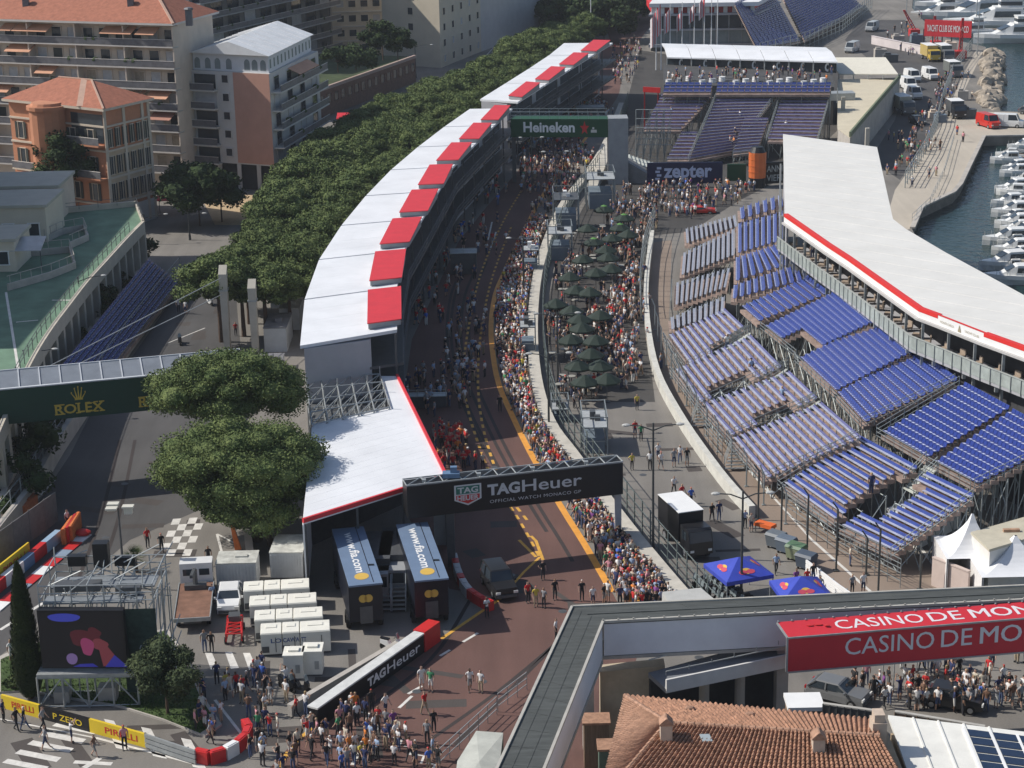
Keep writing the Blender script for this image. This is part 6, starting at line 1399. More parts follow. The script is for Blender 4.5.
# blue stepped stand in the shade under the arcade
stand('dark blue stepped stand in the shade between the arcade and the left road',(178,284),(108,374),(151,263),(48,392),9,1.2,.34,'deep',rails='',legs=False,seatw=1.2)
lw=smooth_line(px((184,281),(150,324),(118,368),(82,421),(56,461),(33,503),(0,547),(-30,590)),4); t=thing('barrier_wall','long grey concrete barrier with a catch fence on the left side of the left road','barrier',tuple(lw[10])); mb=MB(); wall_along(mb,lw,.5,0,1.8); build('concrete',mb,M_CONC,t); mb=MB(); lw2=[p-V((.35,0,0))for p in lw]
for p in resample(lw2, 3.0): mb.tube(p, p + UPV * 3.0, .06, n=5)
for h in (1.5, 2.2, 3.0):
    for p, q in zip(lw2, lw2[1:]): mb.beam(p + UPV * h, q + UPV * h, .05, .05)
build('catch_fence', mb, M_TUBE, t)
mb=MB(); q=px((19,520),(31,506)); wall_along(mb,[p+V((.4,0,0))for p in q],.5,0,1.2); mb.box(tuple(q[0].lerp(q[1],.5)+V((.4,0,1.2))),(.3,.5,.1)); whole('barrier_block',mb,mat('block_orange',(.50,.15,.06),.7,.2,2),'orange barrier block against the grey wall of the left road','barrier')

# ------------------------------------------------------------------ trees
def leafmat(name, c1, c2):
    m=mat(name,c1,.75,0); nt=m.node_tree; b=nt.nodes['Principled BSDF']; b.inputs['Specular IOR Level'].default_value=.2
    tc=nt.nodes.new('ShaderNodeTexCoord'); n_=nt.nodes.new('ShaderNodeTexNoise'); n_.inputs['Scale'].default_value=.9; n_.inputs['Detail'].default_value=4; nt.links.new(tc.outputs['Object'],n_.inputs[0])
    rp=nt.nodes.new('ShaderNodeValToRGB'); rp.color_ramp.elements[0].position=.38; rp.color_ramp.elements[1].position=.62; rp.color_ramp.elements[0].color=(*c1,1); rp.color_ramp.elements[1].color=(*c2,1)
    nt.links.new(n_.outputs[0], rp.inputs[0]); nt.links.new(rp.outputs[0], b.inputs['Base Color'])
    n2=nt.nodes.new('ShaderNodeTexNoise'); n2.inputs['Scale'].default_value=5.5; n2.inputs['Detail'].default_value=3; bp=nt.nodes.new('ShaderNodeBump'); bp.inputs['Strength'].default_value=1.0; bp.inputs['Distance'].default_value=.25
    nt.links.new(tc.outputs['Object'],n2.inputs[0]); nt.links.new(n2.outputs[0],bp.inputs['Height']); nt.links.new(bp.outputs[0],b.inputs['Normal']); return m
M_PINE=leafmat('pine_needles',(.072,.110,.034),(.150,.190,.064)); M_LEAFD=leafmat('dark_leaves',(.022,.042,.014),(.045,.075,.02)); M_CYP=leafmat('cypress_needles',(.02,.036,.012),(.04,.06,.018)); M_PALM=leafmat('palm_fronds',(.06,.09,.03),(.11,.14,.05))
M_BARK = mat('bark', (.10, .065, .045), .9, .3, 3, 0, .4)
def crown_mesh(seed, rx, ry, rz_, nclump, nleaf, leaf, flat=.55, core=True, cl=.30):
    r = random.Random(seed); mb = MB(); cs = []
    for k in range(nclump):
        for _ in range(30):
            th=r.uniform(0,2*math.pi); q=math.sqrt(r.random()); x,y=q*math.cos(th),q*math.sin(th)
            top=math.sqrt(max(0,1-q*q)); zz=top*r.uniform(.5,1.0)if r.random()<.66 else-.42*r.random()
            c = V((x * rx * .86, y * ry * .86, zz * rz_ * .85)); 
            if all((c - o[0]).length > .62 * (o[1] + rx * cl * .8) * .8 for o in cs): break
        cs.append((c, rx * cl * r.uniform(.7, 1.25)))
    for c, s in cs:
        if core:
            e=MB(); e.ell((0,0,0),(s*.70,s*.70,s*flat*.68),9,6); e.v=[tuple(V(v)*(1+.16*mnoise.noise(V(v)*1.7/s+c))+c)for v in e.v]; mb.join(e)
        for _ in range(nleaf // nclump):
            u=V((r.gauss(0,1),r.gauss(0,1),r.gauss(0,1))).normalized(); f=r.uniform(.76,1.10); p=c+V((u.x*s*f,u.y*s*f,u.z*s*flat*f))
            t1=V((r.gauss(0,1),r.gauss(0,1),r.gauss(0,.7))).normalized()*leaf*r.uniform(.6,1.3); nn=(u+V((r.gauss(0,.5),r.gauss(0,.5),r.gauss(0,.5)+.3))).normalized(); t2=nn.cross(t1).normalized()*leaf*r.uniform(.35,.7)
            mb.add([p - t1, p + t2, p + t1, p - t2], [(0, 1, 2, 3)])
    return mb, cs
def trunk_mesh(h, r0, cs, bend=(0, 0), seed=1):
    r=random.Random(seed); mb=MB(); pts=[V((0,0,0)),V((bend[0]*.3,bend[1]*.3,h*.4)),V((bend[0],bend[1],h*.8))]
    mb.tube(pts[0], pts[1], r0, r0 * .8, 9); mb.tube(pts[1], pts[2], r0 * .8, r0 * .6, 8)
    for c, s in cs[:9]:
        m=pts[2].lerp(c+V((0,0,h)),.5)-V((0,0,.3)); mb.tube(pts[2]-V((0,0,r.uniform(0,h*.12))),m,r0*.42,r0*.28,6); mb.tube(m,c+V((0,0,h)),r0*.28,r0*.1,5)
    return mb
def make_tree(name,label,base,h,rx,ry,rz_,nclump,nleaf,leaf,m,seed,group=None,cat='tree',r0=.3,bend=(0,0),flat=.55,cl=.30):
    mb, cs = crown_mesh(seed, rx, ry, rz_, nclump, nleaf, leaf, flat, True, cl)
    t=thing(name,label,cat,tuple(base),group); mb.v=[(v[0]+bend[0],v[1]+bend[1],v[2]+h)for v in mb.v]
    cr = build('crown', mb, m, t, local=True); cs2 = [(c + V((bend[0], bend[1], 0)), s) for c, s in cs]
    build('trunk', trunk_mesh(h, r0, cs2, bend, seed), M_BARK, t, local=True); return t
make_tree('pine_tree','large umbrella pine nearest the chequered road marking, casting its shadow on the canopy',P(258,541),6.3,6.7,5.2,3.6,70,62000,.118,M_PINE,4,r0=.45,bend=(-1.2,.2),flat=.62,cl=.26)
make_tree('pine_tree','large umbrella pine right behind the nearest one, in front of the footbridge end',P(240,492),9.2,6.4,4.8,3.3,60,52000,.118,M_PINE,9,r0=.42,bend=(-.6,0),flat=.62,cl=.26)
make_tree('pine_tree','smaller umbrella pine with a low crown in front of the nearest large one',P(272,546),4.0,4.4,3.6,2.9,34,27000,.118,M_PINE,13,r0=.3,bend=(-1.3,-.7),flat=.6,cl=.3)
srcs = []; prow = []
rowline = []
cl_=[(-26.0,176),(-27.5,190),(-28,210),(-26.5,230),(-23.5,252),(-19,276),(-13,300),(-7,325),(-1,350),(4,374),(10,400),(17,425)]
ln_ = resample([V((x, y, 0)) for x, y in cl_], 7.0)
ordw = 'umbrella pine in the long row behind the pit buildings'
def tab(T, y):
    for (y0, x0), (y1, x1) in zip(T, T[1:]):
        if y0 <= y <= y1: return x0 + (x1 - x0) * (y - y0) / (y1 - y0)
    return T[-1][1]
LE=[(200,-33.6),(236,-32.0),(271,-30.4),(301,-25),(321,-20),(343,-9.5),(384,1),(440,13)]; RE=[(200,-21.6),(222,-20),(248,-16.5),(271,-12.5),(294,-7.5),(326,-1),(350,5),(371,9),(440,26)]
for x,y in((-31.6,199.5),(-29.4,201.5),(-26.8,200.5),(-24.4,203)):prow.append((x,y,2 if x<-29 else 1))
y = 207.0; k = 0
while y < 420:
    a, b = tab(LE, y) + 3.2, tab(RE, y) - 3.0; nn_ = max(2, int(round((b - a) / 5.6)) + 1)
    for j in range(nn_):prow.append((a+(b-a)*j/(nn_-1)+rnd.uniform(-.7,.7),y+rnd.uniform(-1.2,1.2)+(2.4 if j%2 else 0),0 if j==nn_-1 else 2 if j==0 else 1))
    y += 6.2; k += 1
for i, (x, y, s) in enumerate(prow):
    lab=('umbrella pine in the row touching the back of the white pit roofs','umbrella pine in the middle of the long pine belt','umbrella pine on the street side of the long pine belt')[s]
    sc = rnd.uniform(.86, 1.14)
    if i<5:t=make_tree('pine_tree',lab,(x,y,0),6.4,4.3,4.2,2.7,28,11000,.185,M_PINE,40+i,'umbrella pines of the long belt',r0=.3,flat=.6,cl=.30); srcs.append(t)
    else: t = dup(srcs[i % 5], (x, y, 0), rnd.uniform(0, 6.28), lab); 
    t.scale = (sc, sc, sc * rnd.uniform(.9, 1.08))
def bush(name, lab, c, rx, ry, rz_, m, seed, ncl=14, nl=1800, leaf=.22, cat='shrub', h=None):
    return make_tree(name,lab,c,h if h else rz_*.55,rx,ry,rz_,ncl,nl,leaf,m,seed,None,cat,.12,(0,0),.8,.36)
bush('broadleaf_tree','dark round tree at the street corner below the grey and peach block',P(200,226),5.5,4.8,4.0,M_LEAFD,60,22,4500,.32,'tree',5.0)
bush('broadleaf_tree','dark tree at the street corner, right behind the round one',P(222,222),3.6,3.6,3.0,M_LEAFD,61,16,2500,.32,'tree',4.4)
bush('broadleaf_tree','bushy tree between the terracotta villa and the roof deck',P(74,226,0),4.6,4.2,4.5,M_LEAFD,62,18,3600,.3,'tree',9.5)
for i,(x,y,r_x,hh_,lab)in enumerate(((92,322,2.4,2.6,'dark shrub mass against the arcade, largest one beside the blue steps'),(132,270,2.0,3.0,'dark shrub against the arcade near the end of the green deck'),(112,296,1.6,2.0,'dark shrub between two arcade columns above the blue steps'),(70,352,1.5,1.6,'small dark shrub under the arcade, lowest beside the blue steps'),(8,470,3.2,2.4,'dark shrub under the left end of the footbridge'),(-2,505,3.0,2.0,'dark shrub at the left edge below the footbridge'),(30,440,2.2,2.0,'dark shrub beside the footbridge pier'))):
    bush('shrub',lab,P(x+8,y+5),r_x*1.15,r_x*1.15,r_x,M_LEAFD,70+i,10,1600,.24,'shrub',hh_)
for i,(x,y,s,h,lab)in enumerate(((383,60,3.0,5.5,'dark garden pine with a tall trunk, left one on the roof garden'),(371,66,2.6,5,'dark garden pine on the roof garden, beside the tallest one'),(398,60,3.4,3.2,'low dark tree at the right end of the roof garden'),(338,72,3.0,2.6,'low dark tree at the left end of the roof garden'),(356,70,4.0,2.2,'wide low dark tree in the middle of the roof garden'))):
    c=P(x,y,7.0); bush('garden_tree',lab,(c.x,c.y,6.9),s,s,s*.7,M_LEAFD,80+i,12,1400,.35,'tree',h)
for i,(x,y)in enumerate(((572,42),(590,34),(604,42),(612,28),(628,22),(586,18),(560,30),(642,12),(606,8))):
    bush('broadleaf_tree','dark street tree at the far end of the straight, '+('nearest the second pit building','beside the lone bare pole','at the road bend','behind the road bend','under the pavilion','at the back of the group','beside the grey cream block','nearest the glass pavilion','at the top edge')[i],P(x,y),7.0,7.0,5.5,M_LEAFD,90+i,16,1800,.6,'tree',5.0)
# cypress by the screen
c=P(31,698); zt=Z_at(562,c.y,20); t=thing('cypress','tall dark slender cypress beside the big screen','tree',tuple(c)); mb=MB(); r_=random.Random(8)
prof = lambda f: 1.28 * min(1, .45 + f * 3.2) * (1 - f) ** .55 * .92
e = MB(); n1_, n2_ = 12, 14
for j in range(n1_ + 1):
    f = j / n1_
    for i in range(n2_):q=2*math.pi*i/n2_; rad=prof(f)*.8*(1+.2*mnoise.noise(V((q*2,f*9,1)))); e.v.append((rad*math.cos(q),rad*math.sin(q),.4+f*(zt-.5)))
for j in range(n1_):
    for i in range(n2_):e.f.append((j*n2_+i,j*n2_+(i+1)%n2_,(j+1)*n2_+(i+1)%n2_,(j+1)*n2_+i)); e.m.append(0)
mb.join(e)
for _ in range(7000):
    f=r_.random()**1.1; q=r_.uniform(0,6.28); rad=prof(f)*r_.uniform(.78,1.1); p=V((rad*math.cos(q),rad*math.sin(q),.35+f*(zt-.4))); t1=V((math.cos(q)*.35,math.sin(q)*.35,1)).normalized()*r_.uniform(.1,.24); t2=V((-math.sin(q),math.cos(q),r_.uniform(-.3,.3)))*r_.uniform(.04,.08); mb.add([p-t1,p+t2,p+t1,p-t2],[(0,1,2,3)])
build('crown',mb,M_CYP,t,local=True); mb=MB(); mb.tube((0,0,0),(0,0,1.5),.18); build('trunk',mb,M_BARK,t,local=True)
bush('olive_tree','round green shrub tree on the flower bed right of the big screen',P(168,716),2.3,2.1,2.2,leafmat('olive_leaves',(.038,.056,.024),(.075,.098,.042)),66,16,7500,.11,'tree',2.9)
bush('shrub','small low shrub at the foot of the cypress',P(12,690),.8,.8,.7,M_PALM,67,8,900,.12,'shrub',.5)
# fan palm
c=P(136,572); t=thing('palm','small fan palm beside the floodlight mast','palm',tuple(c)); mb=MB(); mb.tube((0,0,0),(0,0,1.0),.2,.16,8); build('trunk',mb,M_BARK,t,local=True); mb=MB(); r_=random.Random(2)
for k in range(46):
    q=r_.uniform(0,6.28); el=r_.uniform(-.15,1.35); dv=V((math.cos(q)*math.cos(el),math.sin(q)*math.cos(el),math.sin(el))); o_=V((0,0,1.05)); tip=o_+dv*r_.uniform(1.0,1.4); sd=V((-math.sin(q),math.cos(q),0)); mid=o_+dv*.55
    for s in range(-3,4):e1_=mid+(dv*.8+sd*s*.22).normalized()*.75-V((0,0,abs(s)*.03)); mb.add([mid-sd*.02,mid+sd*.02,e1_],[(0,1,2)])
    mb.tube(o_, mid, .02, .015, 3)
build('crown', mb, M_PALM, t, local=True)
# ------------------------------------------------------------------ vehicles
M_HEAD=mat('headlamp_glass',(.75,.75,.72),.1,0); M_TAIL=mat('tail_lamp_red',(.35,.01,.01),.2,0); M_RIM=mat('wheel_rim',(.40,.41,.42),.35,.05,3,.6)
def paint(name, c): return mat('car_paint_' + name, c, .28, .05, 1, 0, 0, .5)
def wheel(parent, x, y, r=.33, w=.22):
    mb=MB(); mb.tube((x-w/2,y,r),(x+w/2,y,r),r,n=14); o=build('wheel',mb,M_TYRE,parent,local=True)
    mb=MB(); s=1 if x>0 else-1; mb.tube((x+s*(w/2+.003),y,r),(x+s*(w/2+.02),y,r),r*.6,n=12); build('rim',mb,M_RIM,o,local=True)
def loft(secs, mb, m=0):
    """closed loops of equal length joined in order, with end caps"""
    n = len(secs[0]); vs = [p for s in secs for p in s]; fs = []
    for j in range(len(secs) - 1):
        for i in range(n):fs.append((j*n+i,j*n+(i+1)%n,(j+1)*n+(i+1)%n,(j+1)*n+i))
    fs.append(tuple(range(n-1,-1,-1))); fs.append(tuple((len(secs)-1)*n+i for i in range(n))); return mb.add(vs,fs,m)
def car(name, label, at, rz, pm, kind='suv', group=None, cat='car'):
    L, Wd, prof, cab, roofz = {'suv': (4.5, 1.85, [(-2.2, .75), (-2.15, 1.0), (-1.0, 1.12), (2.2, 1.1), (2.25, .6)], (-1.0, -.55, 1.9, 2.15), 1.85),
        'hatch':(4.0,1.75,[(-2.0,.6),(-1.9,.85),(-.9,1.0),(1.9,.98),(2.0,.55)],(-1.0,-.3,1.3,1.85),1.45),
        'van': (5.2, 2.0, [(-2.6, .7), (-2.55, 1.15), (-1.9, 1.3), (2.55, 1.3), (2.6, .6)], (-1.95, -1.35, 2.5, 2.56), 2.3)}[kind]
    t = thing(name, label, cat, tuple(at), group); t.rotation_euler = (0, 0, rz)
    mb = MB(); secs = []
    for y, zt_ in prof:
        w=Wd/2*(.90 if abs(y)>L/2-.12 else 1.0); secs.append([V((-w,y,.28)),V((w,y,.28)),V((w,y,zt_*.72)),V((w*.95,y,zt_)),V((-w*.95,y,zt_)),V((-w,y,zt_*.72))])
    loft(secs,mb); y0,y1,y2,y3=cab; zb=1.0 if kind!='hatch' else.95; w0,w1=Wd/2*.94,Wd/2*.80
    body = build('body', mb, pm, t, local=True)
    g=MB(); zg=roofz-.07; g.hexa([(-w0,y0,zb),(w0,y0,zb),(w0,y3,zb),(-w0,y3,zb)],[(-w1,y1,zg),(w1,y1,zg),(w1,y2,zg),(-w1,y2,zg)]); build('glazing',g,M_GLASS,t,local=True)
    r=MB(); w2=w1+.02; r.hexa([(-w2,y1-.03,zg+.005),(w2,y1-.03,zg+.005),(w2,y2+.03,zg+.005),(-w2,y2+.03,zg+.005)],[(-w2+.08,y1+.08,roofz),(w2-.08,y1+.08,roofz),(w2-.08,y2-.05,roofz),(-w2+.08,y2-.05,roofz)]); build('roof',r,pm,t,local=True)
    for s in (-1, 1):
        ym = y1 * .45 + y2 * .55
        for ya,yb in((y0,y1),(y3,y2),(ym,ym)):p=MB(); p.beam((s*(w0+.01),ya,zb),(s*(w1+.01),yb,zg),.09,.09); build('pillar',p,pm,t,local=True)
        p = MB()
        if kind=='van':p.hexa([(s*(w0+.012),y1+1.3,zb),(s*(w0+.03),y1+1.3,zb),(s*(w0+.03),y3,zb),(s*(w0+.012),y3,zb)],[(s*(w1+.012),y1+1.3,zg),(s*(w1+.03),y1+1.3,zg),(s*(w1+.03),y2,zg),(s*(w1+.012),y2,zg)]); build('side_panel',p,pm,t,local=True)
    for s in (-1, 1):
        mb=MB(); mb.box((s*Wd*.36,-L/2+.02,.62),(.34,.1,.18)); build('headlight',mb,M_HEAD,t,local=True); mb=MB(); mb.box((s*Wd*.38,L/2+.0,.7),(.22,.1,.2)); build('tail_light',mb,M_TAIL,t,local=True)
        mb=MB(); mb.box((s*(Wd/2+.1),y0+.2,zb),(.18,.1,.16)); build('mirror',mb,pm,t,local=True)
        for y in (-L * .31, L * .31): wheel(t, s * (Wd / 2 - .1), y, .34 if kind != 'hatch' else .30)
    mb=MB(); mb.box((0,-L/2-.02,.34),(Wd*.8,.12,.2)); mb.box((0,L/2+.02,.34),(Wd*.8,.12,.2)); build('bumper',mb,M_STEELD,t,local=True); return t
def lorry(name, label, at, rz, cabm, boxm, L=6.5, h=3.0, flat=False, group=None, w=2.3):
    t = thing(name, label, 'lorry', tuple(at), group); t.rotation_euler = (0, 0, rz)
    mb=MB(); loft([[V((-w/2*.96,y,.5)),V((w/2*.96,y,.5)),V((w/2*.96,y,z_)),V((-w/2*.96,y,z_))]for y,z_ in((-L/2,1.5),(-L/2+.25,2.35),(-L/2+.5,2.5),(-L/2+1.8,2.5))],mb); cab=build('cab',mb,cabm,t,local=True)
    mb=MB(); mb.hexa([(-w*.44,-L/2-.015,1.52),(w*.44,-L/2-.015,1.52),(w*.44,-L/2+.02,1.52),(-w*.44,-L/2+.02,1.52)],[(-w*.42,-L/2+.225,2.3),(w*.42,-L/2+.225,2.3),(w*.42,-L/2+.27,2.3),(-w*.42,-L/2+.27,2.3)]); build('windscreen',mb,M_GLASS,cab,local=True)
    for s in (-1, 1):
        mb=MB(); mb.box((s*(w/2*.97),-L/2+1.0,1.55),(.03,.8,.65)); build('side_window',mb,M_GLASS,cab,local=True); mb=MB(); mb.box((s*w*.36,-L/2-.02,.75),(.3,.06,.18)); build('headlight',mb,M_HEAD,cab,local=True)
    mb = MB(); mb.box((0, .2, .55), (w * .5, L - 1, .3)); build('chassis', mb, M_STEELD, t, local=True)
    mb = MB()
    if flat:
        mb.box((0,1.0,.9),(w,L-2.2,.18)); build('deck',mb,mat('rusty_deck',(.20,.105,.07),.85,.3,1.2),t,local=True); mb=MB()
        for s in (-1, 1): mb.box((s * (w / 2 + .02), 1.0, .85), (.06, L - 2.1, .3))
        mb.box((0, L / 2 + .0, .85), (w + .1, .08, .3)); build('side_board', mb, M_STEEL, t, local=True)
        mb = MB()
        for sx in (-.6, .6): mb.box((sx, -L / 2 + 1.815, 1.55), (.75, .03, .5))
        build('rear_window',mb,M_GLASS,cab,local=True); mb=MB(); mb.tube((0,-1.15,.9),(0,-1.15,2.6),.2); mb.beam((0,-1.15,2.6),(.1,1.0,2.9),.22,.22); mb.box((0,-1.15,.95),(1.6,.7,.5)); build('loader_crane',mb,M_STEELD,t,local=True)
    else:
        mb.box((0,1.0,.95),(w,L-2.1,h-.95)); bx=build('cargo_box',mb,boxm,t,local=True); mb=MB(); mb.box((0,1.0,h+.005),(w+.04,L-2.05,.06)); build('roof',mb,M_WHITE if boxm is not M_WHITE else M_ROOFW,bx,local=True)
    for s in (-1, 1):
        for y in (-L / 2 + .95, L / 2 - 1.4): wheel(t, s * (w / 2 - .16), y, .45, .28)
    return t
PW=paint('white',(.70,.70,.69)); PK=paint('black',(.018,.018,.02)); PG=paint('grey',(.16,.165,.17)); PR=paint('red',(.50,.03,.02)); PYL=paint('yellow',(.55,.38,.06)); PB=paint('blue',(.05,.09,.22))
def heading(p,q):d=P(*q)-P(*p); return math.atan2(d.y,d.x)+math.pi/2
car('parked_car','black off road car standing on the track just right of the blue trailers',P(499,590),.28,PK,'suv')
lorry('flatbed_lorry','lorry with a rusty brown loading deck and white cab beside the big screen',P(196,608),math.pi+.10,PW,None,8.6,flat=True,w=2.5)
car('parked_car','white car parked between the flatbed lorry and the generator boxes',P(230,606),.08,PW,'hatch')
t=lorry('box_lorry','black box lorry with a white roof beside the crowd fence on the service road',P(685,546),.30,PK,M_BLACK,6.4,3.3,w=2.05)
for i,(x,y,lab)in enumerate(((912,81,'white van parked on the far quay road, farthest of the column'),(908,89,'white van parked on the far quay road, second of the column'),(913,98,'white van parked on the far quay road, last before the grey lorry'),(930,79,'white van standing alone on the far quay road, right of the column'),(872,31,'pale grey van beside the far blue stand fence'),(852,52,'grey van half hidden behind the far catch fence'))):
    car('van',lab,P(x,y),.15 if i<4 else-.5,PW if i<4 else paint('silver',(.40,.42,.43)),'van','vans on the far quay road','van')
lorry('lorry','grey lorry with a pale box at the head of the van column',P(903,113),.15,PG,mat('lorry_box_beige',(.42,.40,.33),.6,.1,1),6.5,3.1)
lorry('lorry','yellow lorry on the far quay road below the red banner',P(930,60),.1,PYL,mat('lorry_box_ochre',(.45,.34,.12),.6,.1,1),7,3.2)
lorry('lorry','dark grey lorry right of the yellow lorry',P(944,60),.1,PG,mat('lorry_box_grey',(.14,.15,.14),.6,.1,1),7,3.2)
lorry('lorry','dark lorry with a pale roof by the quay path',P(953,76),.1,PG,mat('lorry_box_grey',(.14,.15,.14),.6,.1,1),6,2.9)
lorry('lorry','dark lorry parked across the start of the pale pier',P(956,117),.05,PK,M_STEELD,5.5,2.9)
car('van','red van parked at the root of the pier beside the white one',P(988,127),.3,PR,'van',None,'van'); car('van','big white van parked at the root of the pier',P(1008,127),1.2,PW,'van',None,'van'); car('parked_car','grey car at the right edge of the pier root',P(1030,114),1.2,PG,'hatch')
car('parked_car', 'dark car parked on the quay road beside the stands', P(917, 124), .2, PK, 'hatch')
car('show_car','red car on show at the paddock entry below the far stand',P(700,213),1.5,PR,'hatch').scale=(1,1.1,.7)
car('parked_car','dark car among the crowd below the casino banner',P(953,706),1.15,PK,'hatch'); car('parked_car','dark grey hatchback parked under the casino banner, left of the crowd',P(838,700),1.0,PG,'hatch')
# red lattice trolley
c=P(235,636); t=thing('trolley','red lattice framed trolley behind the white car','trolley',tuple(c)); t.rotation_euler=(0,0,.1); mb=MB()
for s in (-.55, .55):
    for z_ in (.35, .9): mb.beam((s, -1.6, z_), (s * .7, 1.5, z_), .09, .09)
    for k in range(6):y=-1.6+k*.62; mb.beam((s*(1-.05*k),y,.35),(s*(1-.05*k),y,.9),.07,.07); mb.beam((s,y,.35),(s,min(1.5,y+.62),.9),.06,.06)
for k in range(6):y=-1.6+k*.62; mb.beam((-.55,y,.9),(.55,y,.9),.08,.08); mb.beam((-.55,y,.9),(.55,min(1.5,y+.62),.9),.07,.07)
build('frame',mb,M_REDD,t,local=True); mb=MB(); mb.box((0,.9,.4),(.8,.9,.9)); build('motor_box',mb,M_STEELD,t,local=True)
for s in (-.6, .6):
    for y in (-1.2, 1.1): wheel(t, s, y, .25, .16)
# generator boxes
M_GEN = mat('generator_white', (.70, .69, .63), .5, .08, 1)
gi = 0
ORD = ('front', 'second', 'third', 'rear')
for r, (x, y) in enumerate(((260, 657), (254, 643), (249, 628), (243, 613))):
    c = P(x, y); xo = 0
    for k, w in enumerate((1.5, 1.22, 2.12)):
        t=thing('generator',f'white generator box, {("left", "middle", "wide right")[k]} one of the {ORD[r]} row'+(' with blue lettering' if r==0 and k else ''),'generator',(c.x+xo+w/2,c.y,0),'white generator boxes in four rows'); t.rotation_euler=(0,0,.10)
        yo = xo * .10
        t.location = (c.x + xo + w / 2, c.y + yo + .95, 0)
        mb = MB(); mb.box((0, 0, .15), (w - .06, 1.75, 1.5)); hs = build('housing', mb, M_GEN, t, local=True)
        mb=MB(); mb.hexa([(-w/2+.02,-.9,1.655),(w/2-.02,-.9,1.655),(w/2-.02,.9,1.655),(-w/2+.02,.9,1.655)],[(-w/2+.06,-.84,1.74),(w/2-.06,-.84,1.74),(w/2-.06,.84,1.74),(-w/2+.06,.84,1.74)]); mb.box((0,.25,1.745),(w*.5,.5,.04)); build('lid',mb,mat('generator_lid',(.76,.74,.66),.5,.07,1.5),t,local=True)
        mb=MB(); mb.box((-w*.28,-.9,.3),(.5,.04,.45)); mb.box((w*.2,-.9,.3),(.05,.03,1.1)); build('vent_grille',mb,M_STEELD,hs,local=True)
        mb = MB(); mb.box((0, 0, 0), (w * .9, 1.5, .14)); build('skid', mb, M_STEELD, t, local=True)
        if r == 0:
            mb=MB(); q0,q1=V((-w/2,-.88,.15)),V((w/2,-.88,.15)); put_text(mb,('LO','CAWA','TT')[k],q0,q1,q0+V((0,0,1.5)),.48 if k==0 else.04,.97 if k<2 else.20,.56,.78,.012,.02)
            build('lettering', mb, mat('lettering_blue', (.06, .10, .25), .5, 0), hs, local=True)
        xo += w
for x,y,lab in((294,680,'small white cabinet before the generator rows, left of two'),(313,676,'small white cabinet before the generator rows, right of two')):
    c=P(x,y)+V((0,.7,0)); t=thing('power_cabinet',lab,'cabinet',tuple(c),'small white cabinets'); mb=MB(); mb.box((0,0,.1),(1.3,1.4,1.6)); hs=build('housing',mb,M_GEN,t,local=True); mb=MB(); mb.box((0,0,1.71),(1.38,1.5,.12)); mb.box((0,.1,1.84),(.7,.6,.12)); build('lid',mb,MATS['generator_lid'],t,local=True); mb=MB(); mb.box((0,0,0),(1.2,1.3,.09)); build('skid',mb,M_STEELD,t,local=True); mb=MB(); mb.box((.3,-.71,.5),(.3,.03,.6)); build('door_panel',mb,M_STEEL,hs,local=True)
for(x,y,w,dpt,h,rz,lab)in((237,590,3.0,2.4,2.1,.02,'grey white container with a stained roof between the lorry cab and the generator rows'),(288,579,2.5,3.6,2.1,-.03,'grey container dappled by pine shade behind the generator rows'),(260,528,3.0,2.2,2.8,0,'pale ribbed container behind the pine trunks')):
    c=P(x,y)+V((0,dpt/2,0)); t=thing('container',lab,'container',tuple(c)); t.rotation_euler=(0,0,rz); mb=MB(); mb.box((0,0,.1),(w,dpt,h-.1)); bx=build('body',mb,mat('container_grey',(.48,.49,.49),.55,.1,1),t,local=True); mb=MB()
    for k in range(12): mb.box((-w / 2 + (k + .5) * w / 12, -dpt / 2 - .03, .15), (.1, .05, h - .3))
    build('ribs',mb,MATS['container_grey'],bx,local=True); mb=MB(); mb.box((0,0,h+.01),(w+.06,dpt+.06,.08)); mb.box((w*.1,.1,h+.1),(w*.3,.5,.1)); build('roof',mb,mat('stained_roof',(.46,.46,.42),.7,.35,1.3),t,local=True)
for(x,y,w,dpt,h,lab)in((276,352,2.4,6,2.6,'grey flat cabin between the pylons and the pit building, nearest one'),(290,330,2.2,5,2.4,'grey narrow cabin against the back of the pit building'),(281,308,2.4,5,2.4,'white cabin behind the pit building under the pines'),(268,372,3.0,2.4,1.2,'blue grey crate behind the rear large pine')):
    c=P(x,y)+V((0,dpt/2,0)); t=thing('site_cabin',lab,'cabin',tuple(c)); mb=MB(); mb.box((0,0,0),(w,dpt,h)); build('wall',mb,MATS['container_grey']if 'white' not in lab else M_WHITE,t,local=True); mb=MB(); mb.box((0,0,h+.01),(w+.1,dpt+.1,.1)); mb.box((.2,-.5,h+.12),(.7,.8,.35)); build('roof',mb,mat('cabin_roof_dark',(.18,.18,.19),.7,.2,1)if x<280 else MATS['stained_roof'],t,local=True)
# orange and white cones / flag at the pines
c=P(238,550); mb=MB(); mb.hexa([(c.x-.25,c.y,0),(c.x+.25,c.y,0),(c.x+.25,c.y+.3,0),(c.x-.25,c.y+.3,0)],[(c.x-.5,c.y,2.4),(c.x-.3,c.y,2.4),(c.x-.3,c.y+.2,2.4),(c.x-.5,c.y+.2,2.4)]); mb.m=[0]*len(mb.f); whole('barrier_board',mb,mat('barrier_orange',(.62,.17,.05),.6,.2,3),'narrow orange upright board beside the pine trunks','board')
# low tan wall under the pines
a,b=P(248,540),P(252,575); mb=MB(); wall_along(mb,[a,b],.5,0,.8); mb.beam(V((a.x,a.y,.83)),V((b.x,b.y,.83)),.6,.06); whole('planter_wall',mb,M_BEIGE,'short tan wall between the two grey containers under the pines','wall')

